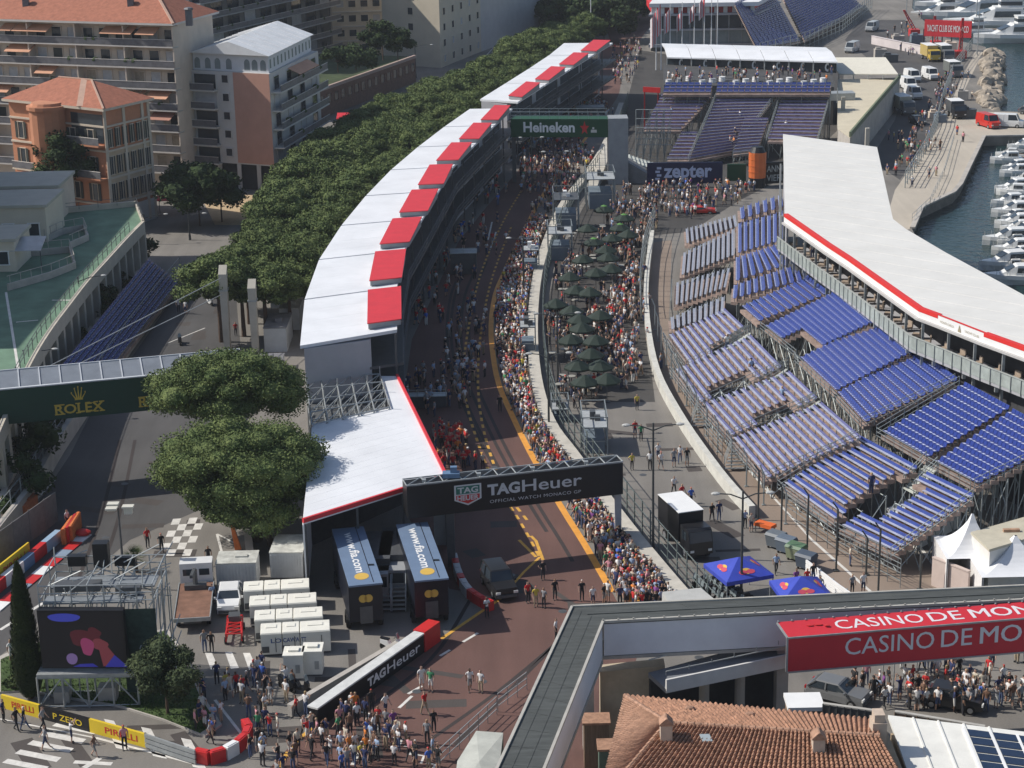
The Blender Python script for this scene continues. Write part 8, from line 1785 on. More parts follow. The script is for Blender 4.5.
# ------------------------------------------------------------------ harbour
M_GEL = mat('gelcoat_white', (.74, .74, .72), .3, .05, 1); M_TEAK = mat('teak', (.34, .24, .15), .7, .15, 2)
def boat(lab, at, rz, L, group, fly=False, cov=None, name='motor_boat'):
    t=thing(name,lab,'boat',(at.x,at.y,-1.5),group); t.rotation_euler=(0,0,rz); W2=L*.15; mb=MB(); secs=[]; h=L*.065+.40
    for f in (0, .12, .5, .75, .9, 1.0):
        w=W2*(1-max(0,(f-.5)/.5)**2.2)*(.92 if f==0 else 1)+.03; y=L/2-f*L; sh=h*(1+.25*f)
        secs.append([V((-w*.6,y,-.3)),V((w*.6,y,-.3)),V((w,y,sh*.6)),V((w,y,sh)),V((-w,y,sh)),V((-w,y,sh*.6))])
    loft(secs,mb); build('hull',mb,M_GEL,t,local=True); mb=MB(); mb.hexa([(-W2*.8,L*.1,h+.01),(W2*.8,L*.1,h+.01),(W2*.85,L*.46,h+.01),(-W2*.85,L*.46,h+.01)],[(-W2*.8,L*.1,h+.06),(W2*.8,L*.1,h+.06),(W2*.85,L*.46,h+.06),(-W2*.85,L*.46,h+.06)]); build('cockpit_deck',mb,M_TEAK,t,local=True)
    mb=MB(); ch=L*.09+.4; w=W2*.72; loft([[V((-w,L*.12,h)),V((w,L*.12,h)),V((w*.9,L*.12,h+ch)),V((-w*.9,L*.12,h+ch))],[V((-w,-L*.12,h)),V((w,-L*.12,h)),V((w*.85,-L*.10,h+ch)),V((-w*.85,-L*.10,h+ch))],[V((-w*.6,-L*.32,h*1.1)),V((w*.6,-L*.32,h*1.1)),V((w*.55,-L*.30,h*1.1+.12)),V((-w*.55,-L*.30,h*1.1+.12))]],mb); cb=build('cabin',mb,M_GEL,t,local=True)
    mb = MB()
    for s in(-1,1):mb.hexa([(s*w*.985,L*.1,h+ch*.35),(s*w*1.01,L*.1,h+ch*.35),(s*w*1.01,-L*.11,h+ch*.35),(s*w*.985,-L*.11,h+ch*.35)],[(s*w*.93,L*.1,h+ch*.8),(s*w*.96,L*.1,h+ch*.8),(s*w*.96,-L*.1,h+ch*.8),(s*w*.93,-L*.1,h+ch*.8)])
    mb.quad((-w*.75,-L*.135,h+ch*.9),(w*.75,-L*.135,h+ch*.9),(w*.7,-L*.24,h+ch*.52),(-w*.7,-L*.24,h+ch*.52)); build('window',mb,M_GLASS,cb,local=True)
    if fly:
        mb=MB(); mb.box((0,L*.05,h+ch+.01),(w*1.6,L*.30,.25)); mb.box((0,L*.03,h+ch+.27),(w*1.25,L*.17,ch*.6)); mb.box((0,L*.05,h+ch*1.6+.28),(w*1.4,L*.22,.2)); fb_=build('flybridge',mb,M_GEL,t,local=True); mb=MB(); mb.box((0,L*.03,h+ch*1.12+.27),(w*1.27,L*.172,ch*.3)); build('bridge_window',mb,M_GLASS,fb_,local=True); mb=MB(); mb.tube((0,L*.1,h+ch),(0,L*.12,h+ch*2.6),.08); mb.box((0,L*.11,h+ch*2.3),(w*1.2,.4,.12)); build('radar_mast',mb,M_WHITE,t,local=True)
    if cov:mb=MB(); mb.hexa([(-w,L*.13,h+.5),(w,L*.13,h+.5),(w,L*.42,h+.4),(-w,L*.42,h+.4)],[(-w*.8,L*.13,h+ch*.9),(w*.8,L*.13,h+ch*.9),(w*.8,L*.4,h+ch*.7),(-w*.8,L*.4,h+ch*.7)]); build('cover',mb,cov,t,local=True)
    mb = MB()
    for s in (-1, 1):
        for f in(.55,.7,.85,.97):ww=W2*(1-max(0,(f-.5)/.5)**2.2); mb.tube((s*ww*.95,L/2-f*L,h*1.1),(s*ww*.95,L/2-f*L,h*1.25+.55),.025,n=4)
    build('bow_rail', mb, M_STEEL, t, local=True); return t
bl_=[(1004,163,7),(1014,176,7),(1012,192,8),(1006,206,7),(1013,216,8.5),(1016,228,8),(1008,244,9),(1014,254,8),(1006,268,9.5),(1016,283,10),(1020,150,7),(1022,236,7)]
covs=(None,mat('cover_grey',(.22,.23,.24),.7,.1,1),mat('cover_beige',(.50,.44,.34),.7,.1,1),None)
BW=('smallest at the far end of the row','second from the far end','third from the far end','fourth from the far end','in the middle of the row','just below the middle of the row','with its bow farthest out in the water','between two longer boats','long one near the white roof','nearest the white roof','partly cut by the picture edge at the far end','partly cut by the picture edge in the middle')
for i,(x,y,L)in enumerate(bl_):boat('white motor boat moored at right, '+BW[i],P(x+8,y,-1.5),-math.pi/2+rnd.uniform(-.12,.2)+math.pi*0+.0,L,'small boats moored at the right edge',cov=covs[i%4])
for i in range(11):boat('small white boat squeezed between the moored boats, '+ORDS[i]+' from the far end',P(1012+(i*7)%15,158+i*12.5,-1.5),-math.pi/2+rnd.uniform(-.35,.4),rnd.uniform(4.5,6.5),'small boats moored at the right edge',cov=covs[(i+1)%4])
yl=[(962,10,26),(985,20,28),(1005,30,30),(1022,12,30),(945,18,18),(990,2,26),(960,-4,24),(1020,42,22),(1012,20,24),(975,36,14)]
YW=('left one behind the red banner','just right above the red banner','nearest the rocks with a long dark window band','at the top right corner','small one left of the red banner','at the top edge','at the top edge left of the masts','cut by the right edge behind the rocks','between two larger yachts','small one below the red banner end')
for i,(x,y,L)in enumerate(yl):boat('white yacht at the far quay, '+YW[i],P(x,y,-1.5),-math.pi/2+rnd.uniform(-.1,.25),L,'yachts crowded at the far quay',fly=True,name='yacht')
a,b=P(924,36,3.0),P(971,38,3.0); hh=3.6; t=thing('banner','long red banner with white lettering in front of the yachts','banner',(a.x,a.y,0)); mb=MB(); panel_box(mb,a,b,hh,.3); bd=build('board',mb,M_RED,t); mb=MB(); put_text(mb,'YACHT CLUB DE MONACO',a,b,a+V((0,0,hh)),.06,.94,.3,.7,.05,.02); build('lettering',mb,M_WHITE,bd); mb=MB()
for k in range(6): p = a.lerp(b, k / 5); mb.box((p.x, p.y + .4, 0), (.25, .25, 4.5))
build('post', mb, M_STEELD, t)
a,b=P(872,44),P(924,55); mb=MB(); wall_along(mb,[a,b],.4,0,1.8); mb.beam(V((a.x,a.y,1.85)),V((b.x,b.y,1.85)),.6,.1); whole('white_barrier',mb,mat('banner_white_red',(.62,.56,.55),.6,.15,.3),'long whitish barrier left of the yellow lorry','barrier')
for i,(x0,y0,x1,y1,lab)in enumerate(((914,36,904,10,'slanting red crane arm left of the red banner'),(936,48,935,16,'red crane arm rising behind the yellow lorry'),(960,58,963,18,'red crane arm rising at the right end of the red banner'))):
    p=P(x0,y0); q=PY(x1,y1,p.y); mb=MB(); mb.box(tuple(p),(2.2,2.6,1.6)); d=(q-p-V((0,0,1.6)))
    for s in (-.35, .35): mb.tube(p + V((s, 0, 1.6)), q + V((s * .5, 0, 0)), .12, n=5)
    for k in range(9):mb.tube((p+V((-.35,0,1.6))).lerp(q,k/9),(p+V((.35,0,1.6))).lerp(q,(k+1)/9),.07,n=4)
    whole('crane', mb, M_REDD, lab, 'crane')
for i, (x, y, h) in enumerate(((906, 24, 9), (976, 26, 14), (977, 60, 12), (944, 6, 16), (953, 4, 14))):
    p=P(x,y,0 if i<2 else-1); mb=MB(); mb.tube(p,p+V((0,0,h)),.14,.08); mb.tube(p+V((-.8,0,h*.7)),p+V((.8,0,h*.7)),.06); whole('mast',mb,M_STEEL,('grey mast beside the white barrier at the far road','pale mast at the right end of the red banner','pale mast in front of the breakwater boulders','tall pale mast among the yachts, left one','tall pale mast among the yachts, right one')[i],'mast')
# clutter on the far quay and grey stores on the pit lane
CW=('beside the yellow lorry','below the red banner','by the quay fence','beside the dark lorry','near the pier root','next to the white barrier')
for i,(x,y,w,h)in enumerate(((880,58,2.5,1.8),(890,62,3,1.5),(917,44,3,2),(950,52,2.5,2),(962,100,2,1.6),(968,118,2.5,1.5),(940,122,2.0,1.2),(935,118,2.2,1.0),(898,45,2.5,2),(905,50,2,1.6))):
    p=P(x,y); mb=MB(); mb.box(tuple(p),(w,w*.7,h)); mb.box((p.x,p.y,h+.01),(w*1.05,w*.75,.12)); mb.box((p.x-w*.2,p.y,h+.14),(w*.4,w*.4,.4)); whole('crate',mb,(M_CONC,M_STEELD,MATS['cabinet_bluegrey'],M_BEIGE)[i%4],('pale','dark','blue grey','tan')[i%4]+' covered equipment crate '+CW[i%6]+(' , farther one' if i>5 else ''),'crate')
for i,(x,y,w,d,h,lab)in enumerate(((418,406,5.5,1.2,1.1,'low railing topped counter at the near end of the pit garages'),(464,272,3.2,2.4,2.6,'dark garage equipment tower in the shaded pit lane'),(440,220,4,2,1.6,'dark tool cabinet row in the shaded pit lane'),(590,120,5,3,2.4,'dark equipment store under the green gantry'),(470,190,3,2,1.5,'dark tyre trolley in the far shaded pit lane'))):
    p=P(x,y); t=thing('pit_counter',lab,'counter',tuple(p)); mb=MB(); mb.box(tuple(p),(w,d,h)); build('cabinet',mb,M_STEELD,t); mb=MB(); mb.box((p.x,p.y,h+.01),(w+.15,d+.1,.06)); build('worktop',mb,M_STEEL,t); mb=MB(); railing(mb,(p.x-w/2,p.y-d/2,h),(p.x+w/2,p.y-d/2,h),.7,1.2,2); build('railing',mb,M_STEEL,t)
# ------------------------------------------------------------------ people
SKINS=[mat('skin_light',(.50,.32,.24),.6,.05),mat('skin_tan',(.36,.21,.14),.6,.05),mat('skin_dark',(.14,.08,.055),.6,.05)]
HAIRS=[mat('hair_dark',(.02,.015,.012),.7,.1),mat('hair_brown',(.10,.055,.03),.7,.1),mat('hair_fair',(.36,.26,.13),.7,.1),mat('cap_white',(.70,.69,.66),.7,.05),mat('cap_red',(.50,.03,.03),.7,.05)]
HN = ['dark hair', 'brown hair', 'fair hair', 'white cap', 'red cap']
TOPS={'white':(.70,.69,.68),'black':(.02,.02,.022),'navy':(.03,.04,.11),'red':(.52,.03,.03),'grey':(.26,.26,.27),'pale blue':(.32,.42,.58),'pink':(.58,.26,.30),'bright blue':(.06,.14,.50),'cream':(.58,.52,.42),'green':(.06,.26,.12),'orange':(.62,.20,.04),'yellow':(.60,.48,.08),'purple':(.20,.06,.24),'brown':(.16,.09,.06)}
TW = [10, 9, 7, 5, 5, 4, 2, 2.5, 3, 1, 1, .8, .8, 2]
LEGS={'dark trousers':(.03,.03,.035),'blue jeans':(.07,.10,.19),'beige trousers':(.36,.29,.20),'navy shorts':(.04,.05,.10),'white shorts':(.62,.61,.58),'grey shorts':(.20,.20,.20)}
M_TOP={k:mat('top_'+k.replace(' ','_'),v,.8,.10,6)for k,v in TOPS.items()}; M_LEG={k:mat('legwear_'+k.replace(' ','_'),v,.8,.10,6)for k,v in LEGS.items()}; M_SHOE=mat('shoe',(.06,.06,.06),.7,.2,4)
def pose_points(kind):
    J=dict(pel=(0,0,.95),sp=(0,.01,1.16),ch=(0,.01,1.36),nk=(0,0,1.50),hd=(0,-.02,1.63),tp=(0,-.01,1.71))
    for s, n_ in ((-1, 'l'), (1, 'r')):
        J['sh'+n_]=(s*.185,.0,1.40); J['el'+n_]=(s*.25,.03,1.14); J['wr'+n_]=(s*.25,-.05,.90); J['ha'+n_]=(s*.245,-.08,.82)
        J['hp'+n_]=(s*.09,0,.90); J['kn'+n_]=(s*.105,-.02,.50); J['an'+n_]=(s*.11,.02,.09); J['to'+n_]=(s*.125,-.15,.05)
    if kind.startswith('walk'):
        f = 1 if kind.endswith('a') else -1
        J['knl']=(-.1,-.14*f,.51); J['anl']=(-.1,-.24*f+.03,.10); J['tol']=(-.11,-.24*f-.14,.06); J['knr']=(.1,.08*f-.02,.50); J['anr']=(.1,.30*f,.14); J['tor']=(.11,.30*f-.14,.06)
        J['ell']=(-.24,.14*f,1.16); J['wrl']=(-.23,.10*f-.05,.93); J['hal']=(-.225,.08*f-.08,.86); J['elr']=(.24,-.08*f,1.15); J['wrr']=(.22,-.22*f,.96); J['har']=(.215,-.28*f,.90)
    if kind == 'phone':
        for s,n_ in((-1,'l'),(1,'r')):J['el'+n_]=(s*.24,-.04,1.14); J['wr'+n_]=(s*.10,-.27,1.24); J['ha'+n_]=(s*.06,-.32,1.29)
    if kind=='hip':J['ell']=(-.36,.06,1.18); J['wrl']=(-.20,-.03,1.0); J['hal']=(-.15,-.06,.97)
    if kind == 'photo':
        for s,n_ in((-1,'l'),(1,'r')):J['el'+n_]=(s*.26,-.20,1.40); J['wr'+n_]=(s*.10,-.30,1.62); J['ha'+n_]=(s*.06,-.33,1.69)
    if kind == 'sit':
        for k in J: J[k] = (J[k][0], J[k][1], J[k][2] - .42)
        for s,n_ in((-1,'l'),(1,'r')):J['kn'+n_]=(s*.12,-.42,.50); J['an'+n_]=(s*.12,-.40,.09); J['to'+n_]=(s*.13,-.57,.05); J['wr'+n_]=(s*.16,-.30,.62); J['ha'+n_]=(s*.15,-.38,.60); J['el'+n_]=(s*.25,-.06,.72)
    return J
RADII=dict(pel=(.15,.11),sp=(.145,.105),ch=(.165,.11),nk=(.06,.06),hd=(.085,.10),tp=(.07,.08),sh=(.065,.065),el=(.045,.045),wr=(.032,.03),ha=(.04,.022),hp=(.092,.095),kn=(.062,.065),an=(.042,.045),to=(.04,.03))
EDG=[('pel','sp'),('sp','ch'),('ch','nk'),('nk','hd'),('hd','tp')]+[e for n_ in 'lr' for e in(('ch','sh'+n_),('sh'+n_,'el'+n_),('el'+n_,'wr'+n_),('wr'+n_,'ha'+n_),('pel','hp'+n_),('hp'+n_,'kn'+n_),('kn'+n_,'an'+n_),('an'+n_,'to'+n_))]
def skin_person(kind, sub, shorts):
    J = pose_points(kind); names = list(J); idx = {k: i for i, k in enumerate(names)}
    me=bpy.data.meshes.new('skeleton'); me.from_pydata([J[k]for k in names],[(idx[a],idx[b])for a,b in EDG],[])
    ob = bpy.data.objects.new('skeleton', me); COL.objects.link(ob); md = ob.modifiers.new('skin', 'SKIN')
    if not me.skin_vertices: me.attributes.new('skin', 'FLOAT', 'POINT') if False else None
    bpy.context.view_layer.objects.active = ob
    sv = me.skin_vertices
    if not sv:
        bpy.ops.object.select_all(action='DESELECT'); ob.select_set(True); bpy.ops.object.skin_root_mark()if False else None
    if me.skin_vertices:
        for k in names:
            v=me.skin_vertices[0].data[idx[k]]; v.radius=RADII.get(k,RADII.get(k[:-1])); v.use_root=(k=='pel')
    md.use_smooth_shade = True; md.branch_smoothing = .4
    if sub: ob.modifiers.new('sub', 'SUBSURF').levels = sub; ob.modifiers['sub'].render_levels = sub
    dg=bpy.context.evaluated_depsgraph_get(); m2=bpy.data.meshes.new_from_object(ob.evaluated_get(dg)); bpy.data.objects.remove(ob)
    # joint-nearest classification: 0 skin 1 top 2 legs 3 hair 4 shoes
    segs = [(V(J[a]), V(J[b]), a, b) for a, b in EDG]
    vs = [tuple(v.co) for v in m2.vertices]; fs = [tuple(p.vertices) for p in m2.polygons]; cl = []
    for p in m2.polygons:
        c = V(p.center); best = None
        for a, b, na, nb in segs:
            t = max(0, min(1, (c - a).dot(b - a) / (b - a).length_squared)); d = (c - a.lerp(b, t)).length
            if best is None or d < best[0]: best = (d, na, nb, t)
        _, na, nb, t = best; k = 1
        if nb in('hd','tp')or(na=='ch' and nb=='nk' and t>.75):k=3 if(c.z>J['hd'][2]+.03 and(c.y>J['hd'][1]-.05 or c.z>J['hd'][2]+.09))or(c.y>J['hd'][1]+.035 and c.z>J['hd'][2]-.06)else 0
        elif na[:2] == 'el' or na[:2] == 'wr': k = 0
        elif na[:2] == 'sh': k = 0 if t > .72 else 1
        elif nb[:2] == 'to': k = 4
        elif na == 'pel' and nb[:2] == 'hp': k = 2
        elif na[:2] == 'hp': k = 2
        elif na[:2] == 'kn': k = 0 if shorts and t > .05 else 2
        elif na == 'pel' and nb == 'sp': k = 2 if t < .15 else 1
        cl.append(k)
    bpy.data.meshes.remove(m2)
    if sub:
        mb = MB(); mb.v = vs; mb.f = fs; mb.m = cl; h = V(J['hd'])
        mb.ell(tuple(h + V((0, -.105, -.005))), (.013, .022, .02), 5, 4, 0)
        for s in(-1,1):mb.ell(tuple(h+V((s*.035,-.092,.022))),(.013,.008,.008),5,3,3); mb.ell(tuple(h+V((s*.088,.0,.0))),(.012,.02,.03),5,4,0)
        mb.ell(tuple(h + V((0, -.094, -.048))), (.026, .008, .007), 5, 3, 5)
        for n_, s in (('l', -1), ('r', 1)):
            w_,ha=V(J['wr'+n_]),V(J['ha'+n_]); d=(ha-w_).normalized(); sd=d.cross(V((0,0,1))if abs(d.z)<.9 else V((1,0,0))).normalized(); up_=sd.cross(d)
            for q,ln in((-1.5,.062),(-.5,.075),(.5,.07),(1.5,.055)):a_=ha+sd*q*.016; m_=a_+d*ln*.6; mb.tube(a_-d*.01,m_,.0095,.009,5,0); mb.tube(m_,m_+d*ln*.45-up_*.012,.009,.007,5,0)
            a_=w_.lerp(ha,.55)+sd*.03*-s; mb.tube(a_,a_+d*.045-sd*.028*s,.011,.010,5,0); mb.tube(a_+d*.045-sd*.028*s,a_+d*.08-sd*.03*s,.010,.007,5,0)
        vs, fs, cl = mb.v, mb.f, [0 if k == 5 else k for k in mb.m]
    z0 = min(v[2] for v in vs); vs = [(x, y, z - z0) for x, y, z in vs]
    return vs, fs, cl
POSES = ['stand', 'walk_a', 'walk_b', 'phone', 'hip', 'photo']
PN={'stand':'standing','walk_a':'walking','walk_b':'walking','phone':'hands joined','hip':'hand on hip','photo':'hands raised','sit':'sitting'}
PMESH = {}
def pmesh(kind, shorts):
    k = (kind, shorts)
    if k not in PMESH:
        vs,fs,cl=skin_person(kind,1,shorts); me=bpy.data.meshes.new('person'); me.from_pydata(vs,[],fs)
        for m in (SKINS[0], M_TOP['white'], M_LEG['dark trousers'], HAIRS[0], M_SHOE): me.materials.append(m)
        me.polygons.foreach_set('material_index',cl); me.polygons.foreach_set('use_smooth',[True]*len(fs)); PMESH[k]=me
    return PMESH[k]
pr = random.Random(21); USED = {}; NP = [0]
def person(at, rz, where, group, pose=None, top=None, leg=None, z=0.0):
    used = USED.setdefault(where, set())
    for _ in range(400):
        p_=pose or pr.choices(POSES,(5,2,2,2,1.5,1))[0]; tn=top or pr.choices(list(TOPS),TW)[0]; ln=leg or pr.choices(list(LEGS),(5,4,2,2,1.5,1.5))[0]; hi=pr.choices(range(5),(5,4,2,2,1))[0]
        if (tn, ln, hi, PN[p_]) not in used: break
    used.add((tn,ln,hi,PN[p_])); o=bpy.data.objects.new('person',pmesh(p_,'shorts' in ln)); COL.objects.link(o)
    ms = (SKINS[pr.choices((0, 1, 2), (5, 3, 1))[0]], M_TOP[tn], M_LEG[ln], HAIRS[hi], M_SHOE)
    for i, m in enumerate(ms): o.material_slots[i].link = 'OBJECT'; o.material_slots[i].material = m
    s=pr.uniform(.93,1.05); o.location=(at[0],at[1],z+.012); o.rotation_euler=(0,0,rz); o.scale=(s,s,s)
    tag(o, f'person in {tn} top, {ln}, {HN[hi]}, {PN[p_]} {where}', 'person', group); NP[0] += 1; return o
def inpoly(p, poly):
    c = False; n = len(poly)
    for i in range(n):
        (x1, y1), (x2, y2) = poly[i], poly[(i + 1) % n]
        if (y1 > p[1]) != (y2 > p[1]) and p[0] < (x2 - x1) * (p[1] - y1) / (y2 - y1) + x1: c = not c
    return c
TAKEN = []
OBST=[(P(313,726),P(438,637),1.15),(P(290,716),P(398,652),.6),(P(146,748),P(196,765),.5)]+[(a,b,.55)for a,b in zip(rl,rl[1:])]+[(a,b,.85)for a,b in zip(sp,sp[1:])]
def blocked(p):
    for a, b, r in OBST:
        d = b - a; t = max(0, min(1, (p - a).dot(d) / d.length_squared))
        if (p - a.lerp(b, t)).length < r: return True
    return False
def fill(poly, n, dmin, rg=pr, z=0.0, clump=0.0):
    """n places inside a polygon of picture bearings, at least dmin metres apart"""
    xs = [p[0] for p in poly]; ys = [p[1] for p in poly]; out = []; tries = 0; seeds = []
    while len(out) < n and tries < n * 60:
        tries += 1
        if clump and out and rg.random() < clump:
            q = rg.choice(out); p = q + V((rg.gauss(0, .8), rg.gauss(0, .8), 0)); pp = None
        else:
            pp = (rg.uniform(min(xs), max(xs)), rg.uniform(min(ys), max(ys)))
            if not inpoly(pp, poly): continue
            p = P(*pp, z)
        if z == 0 and blocked(p): continue
        if all((p.x - t[0]) ** 2 + (p.y - t[1]) ** 2 > dmin * dmin for t in TAKEN[-900:]):
            TAKEN.append((p.x, p.y)); out.append(p)
    return out
# single figures
G1 = 'people crossing the road at the bottom left'
for x,y,rz,pose,top,leg in((17,731,1.2,'walk_a','black','dark trousers'),(44,731,1.4,'walk_a','grey','dark trousers'),(25,730,1.5,'walk_b','black','blue jeans'),(72,743,1.8,'photo','white','navy shorts'),(46,750,1.9,'walk_b','grey','navy shorts'),(95,757,1.4,'walk_a','brown','grey shorts'),(125,750,.3,'stand','pink','dark trousers'),(4,722,1.4,'stand','navy','dark trousers')):person(P(x,y),rz,'on the zebra crossing',G1,pose,top,leg)
G2 = 'people on the open track right of the watch barrier'
for x,y,rz,pose,top,leg in((422,690,.3,'stand','white','white shorts'),(431,692,-.4,'stand','green','white shorts'),(470,691,.2,'walk_a','white','grey shorts'),(481,693,-.5,'stand','white','beige trousers'),(425,715,.8,'walk_b','red','beige trousers'),(434,732,.3,'stand','black','dark trousers'),(372,713,.2,'stand','black','dark trousers'),(356,716,.3,'hip','orange','dark trousers'),(386,717,.9,'walk_a','white','navy shorts'),(366,722,2.6,'stand','navy','dark trousers'),(556,640,1.2,'stand','white','dark trousers'),(487,618,.4,'phone','white','dark trousers')):person(P(x,y),rz,'on the open track',G2,pose,top,leg)
G3 = 'people on the track before the covered walkway'
for x,y,rz,pose,top,leg in((528,603,.6,'stand','red','dark trousers'),(536,607,.2,'stand','yellow','beige trousers'),(544,608,-.6,'stand','grey','dark trousers'),(555,600,.4,'stand','black','dark trousers'),(543,580,.4,'hip','black','dark trousers'),(582,601,.2,'stand','black','dark trousers'),(593,606,.2,'stand','white','navy shorts'),(604,604,.9,'stand','black','grey shorts'),(608,602,-.7,'stand','white','grey shorts'),(620,607,.1,'stand','navy','dark trousers'),(494,490,.2,'stand','orange','dark trousers'),(483,470,.3,'stand','cream','dark trousers'),(500,412,.1,'stand','black','dark trousers')):person(P(x,y),rz,'on the far track',G3,pose,top,leg)
G4 = 'people walking on the grey service road'
for x,y,rz,pose,top,leg in((635,438,.2,'stand','red','navy shorts'),(641,441,.1,'stand','green','dark trousers'),(632,470,.3,'hip','yellow','dark trousers'),(650,470,2.9,'stand','white','dark trousers'),(658,460,.2,'walk_a','white','navy shorts'),(661,470,.4,'walk_b','white','grey shorts'),(674,467,.1,'stand','grey','navy shorts'),(680,463,-.2,'walk_a','white','blue jeans'),(687,466,.1,'stand','black','grey shorts'),(674,494,.3,'walk_b','white','dark trousers'),(682,503,.8,'walk_a','red','dark trousers'),(691,506,.5,'walk_a','bright blue','dark trousers'),(712,522,.2,'walk_b','black','dark trousers'),(719,521,.3,'stand','navy','blue jeans'),(745,528,.2,'stand','pale blue','dark trousers'),(751,532,.4,'stand','cream','navy shorts'),(574,408,1.0,'stand','white','dark trousers'),(580,408,-1.0,'stand','black','dark trousers'),(637,410,.3,'stand','yellow','dark trousers'),(776,574,.1,'walk_a','pale blue','dark trousers'),(796,590,.4,'walk_b','purple','dark trousers'),(807,588,.1,'stand','red','dark trousers'),(813,584,.3,'stand','black','blue jeans'),(820,596,-.3,'stand','grey','dark trousers'),(852,594,.3,'stand','grey','dark trousers'),(863,594,.3,'stand','white','navy shorts'),(850,566,1.5,'stand','cream','blue jeans')):person(P(x,y),rz,'on the service road',G4,pose,top,leg)
G5 = 'people on the left road and the corner'
for x,y,rz,pose,top,leg in((162,553,.3,'stand','black','dark trousers'),(148,548,.7,'stand','red','dark trousers'),(209,566,.2,'stand','black','dark trousers'),(179,313,.4,'stand','white','dark trousers'),(186,314,-.4,'stand','white','navy shorts'),(236,336,.2,'stand','red','dark trousers'),(205,652,.3,'stand','grey','blue jeans'),(212,652,.2,'hip','black','dark trousers'),(209,590,.1,'stand','white','blue jeans'),(213,604,.5,'stand','pale blue','navy shorts'),(68,528,1.0,'stand','white','dark trousers'),(12,662,.8,'stand','white','white shorts')):person(P(x,y),rz,'beside the left road',G5,pose,top,leg)
G6 = 'crowd in the bottom left corner'
for p in fill([(232,684),(262,682),(300,700),(318,730),(345,745),(352,772),(236,772),(256,738),(246,716)],60,.52,clump=.45):person(p,pr.uniform(0,6.28),'at the bottom corner',G6)
for p in fill([(192,690),(212,690),(228,726),(206,752),(190,726)],10,.5):person(p,pr.uniform(0,6.28),'behind the red blocks',G6)
for p in fill([(338,712),(372,716),(412,744),(428,772),(350,772)],34,.5,clump=.55):person(p,pr.uniform(0,6.28),'at the bottom middle',G6)
G7 = 'crowd below the casino banner'
for p in fill([(842,712),(838,690),(880,680),(925,660),(985,655),(1020,690),(1015,712)],50,.5,clump=.4):person(p,pr.uniform(0,6.28),'below the casino banner',G7)
def lerpx(tab, y):
    for (x0, y0), (x1, y1) in zip(tab, tab[1:]):
        if min(y0, y1) <= y <= max(y0, y1): return x0 + (x1 - x0) * (y - y0) / (y1 - y0 + 1e-9)
    return tab[-1][0]
ktab=kerb_px; wtab=[(622,108),(606,148),(588,178),(566,206),(550,240),(538,280),(533,330),(536,384),(549,429),(572,462),(604,506),(636,548),(672,592),(705,630)]
G8 = 'packed crowd between the orange track edge and the pit wall'
strip_near=[(lerpx(ktab,y)+5,y)for y in(592,570,545,525,505,492)]+[(lerpx(wtab,y)-9,y)for y in(492,506,530,560,600,612)]+[(630,614)]
for p in fill(strip_near, 66, .48): person(p, pr.uniform(0, 6.28), 'by the pit wall', G8)
# the rest of the crowd: far, tightly packed, one mass
LOW=[skin_person(k,0,s)for k,s in(('stand',False),('walk_a',True),('phone',False),('hip',True),('sit',False))]
CM=SKINS[:2]+list(M_TOP.values())+list(M_LEG.values())+HAIRS+[M_SHOE]; cidx={m.name:i for i,m in enumerate(CM)}
cv, cf, cm = [], [], []; cr_ = random.Random(77)
def low(p, z=0.0, kind=None, tops=None):
    k=kind if kind is not None else cr_.choices((0,1,2,3),(5,3,2,2))[0]; vs,fs,cl=LOW[k]; q=cr_.uniform(0,6.28); ca,sa=math.cos(q),math.sin(q); s=cr_.uniform(.93,1.05); o=len(cv)
    cv.extend([(p[0]+(x*ca-y*sa)*s,p[1]+(x*sa+y*ca)*s,z+.012+zz*s)for x,y,zz in vs]); cf.extend([tuple(i+o for i in f)for f in fs])
    tn=cr_.choice(tops)if tops else cr_.choices(list(TOPS),TW)[0]; mp=(cidx[SKINS[cr_.random()<.35].name],cidx[M_TOP[tn].name],cidx[M_LEG[cr_.choices(list(LEGS),(5,4,2,2,1,1))[0]].name],cidx[HAIRS[cr_.choices(range(5),(5,4,2,3,2))[0]].name],cidx[M_SHOE.name]); cm.extend([mp[c]for c in cl])
ys_=list(range(488,214,-12)); strip_far=[(lerpx(ktab,y)+4,y)for y in ys_]+[(lerpx(wtab,y)-6,y)for y in ys_[::-1]]
for p in fill(strip_far, 620, .47, cr_): low(p)
for p in fill([(lerpx(ktab,y)-1,y)for y in(214,190,165,150)]+[(lerpx(wtab,y)-3,y)for y in(150,165,190,214)],90,.55,cr_):low(p)
for p in fill([(626,230),(640,260),(636,320),(640,370),(632,398),(612,392),(606,345),(612,300),(618,260)],230,.5,cr_,clump=.6):low(p,tops=['black','navy','grey','brown','red','white','black','navy','pale blue','cream'])
for p in fill([(560,250),(600,236),(618,246),(606,300),(598,350),(600,400),(578,402),(566,350),(560,300)],130,.5,cr_,clump=.6):low(p,tops=['black','navy','grey','brown','black','navy','white','red'])
for p in fill([(610,192),(680,188),(690,206),(640,240),(606,232)],130,.6,cr_,clump=.6):low(p,tops=['black','navy','grey','brown','black','white','pale blue'])
for p in fill([(676, 186), (760, 190), (735, 206), (690, 222)], 60, .7, cr_): low(p)
for p in fill([(455,320),(470,300),(486,320),(486,360),(470,400),(456,420),(440,400),(445,350)],70,.7,cr_,clump=.5):low(p,tops=['white','pale blue','navy','black','grey'])
for p in fill([(432,430),(466,440),(474,470),(440,474)],34,.6,cr_,clump=.3):low(p,tops=['red','red','red','orange'])
for p in fill([(402,380),(432,380),(436,420),(402,420)],16,.8,cr_):low(p,tops=['navy','grey','pale blue'])
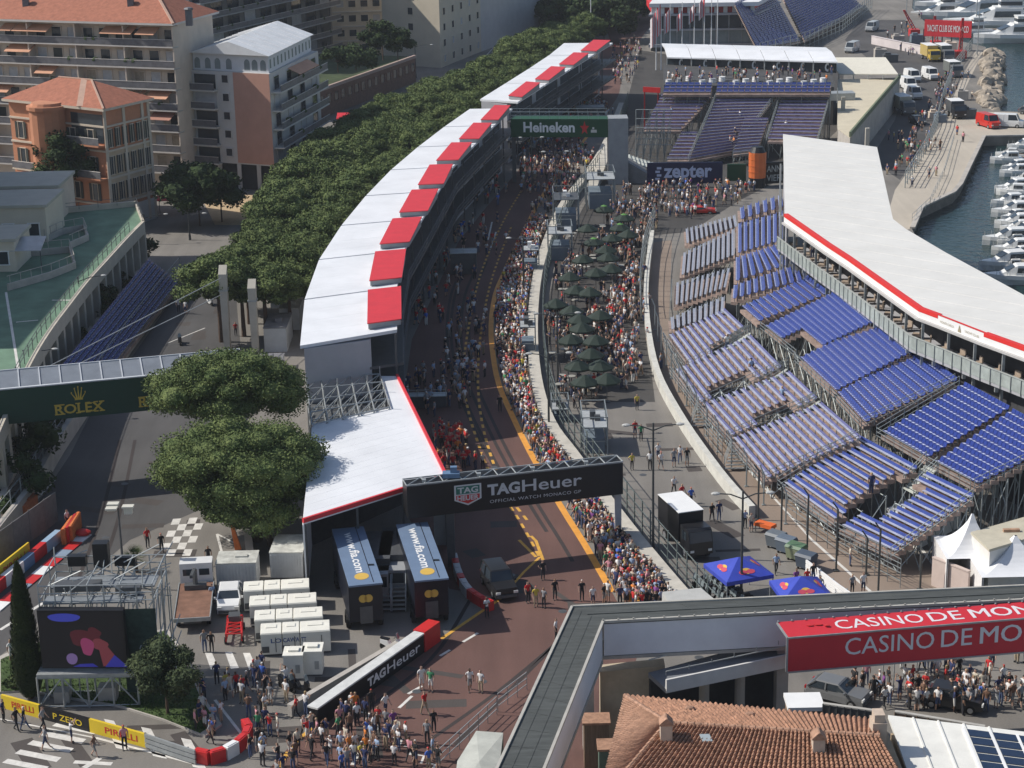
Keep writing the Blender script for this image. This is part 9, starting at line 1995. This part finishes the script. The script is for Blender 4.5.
for p in fill([(405,300),(440,240),(470,200),(500,160),(520,160),(500,230),(470,290),(430,340)],80,.9,cr_,clump=.5):low(p,tops=['navy','grey','black','bright blue','red','white'])
for p in fill([(520, 150), (575, 132), (590, 150), (560, 185), (520, 200)], 110, .8, cr_): low(p)
for p in fill([(556, 112), (600, 104), (614, 116), (600, 124), (556, 122)], 70, .8, cr_): low(p)
for p in fill([(612, 50), (638, 36), (642, 60), (626, 90), (614, 84)], 60, .9, cr_): low(p)
for p in fill([(905,150),(930,100),(945,80),(950,110),(930,150),(905,182),(885,172)],90,.9,cr_,clump=.4):low(p)
for p in fill([(880, 40), (920, 14), (935, 40), (910, 60)], 26, 1.0, cr_): low(p)
for p in fill(strip_near, 150, .44, cr_): low(p)
for p in fill([(838,714),(838,686),(880,676),(925,660),(1020,652),(1022,714)],30,.5,cr_,clump=.5):low(p,tops=['black','navy','grey','white','black','brown'])
for x,y in((957,135),(963,142),(929,178),(936,176),(962,80),(912,187),(968,78),(940,150),(972,100)):low(P(x,y))
for x,y,z_ in((668,109,5.2),(671,113,5.2),(684,107,5.6),(697,112,5.2),(728,116,5.0),(734,114,5.0),(740,117,5.0),(744,113,5.0),(760,100,6.6),(764,101,6.6),(735,134,3.6),(730,142,2.9),(734,143,2.9),(748,88,7.8),(750,92,7.8),(765,132,3.5),(786,127,4.0),(827,90,7.8)):low(P(x,y,z_),z_-.2,4)
for x, y, z_ in ((727, 351, 3.2), (751, 376, 3.4), (782, 404, 3.4), (871, 494, 3.2)): low(P(x, y, z_), z_, 0)
for k in range(60): p = P(cr_.uniform(666, 832), cr_.uniform(74, 84), zt5); low(p, zt5)
for f in (.1, .22, .35, .48, .6, .7, .8): p = FRL[0].lerp(FRL[7], f); low((p.x + 1.0, p.y, 0), 10.01, 0)
me = bpy.data.meshes.new('crowd'); me.from_pydata(cv, [], cf)
for m in CM: me.materials.append(m)
me.polygons.foreach_set('material_index',cm); me.polygons.foreach_set('use_smooth',[True]*len(cf)); o=bpy.data.objects.new('crowd',me); COL.objects.link(o); o['kind']='stuff'; o['label']='dense crowd packed along the far track side and around the green umbrellas'
print('people', NP[0], 'crowd verts', len(cv))
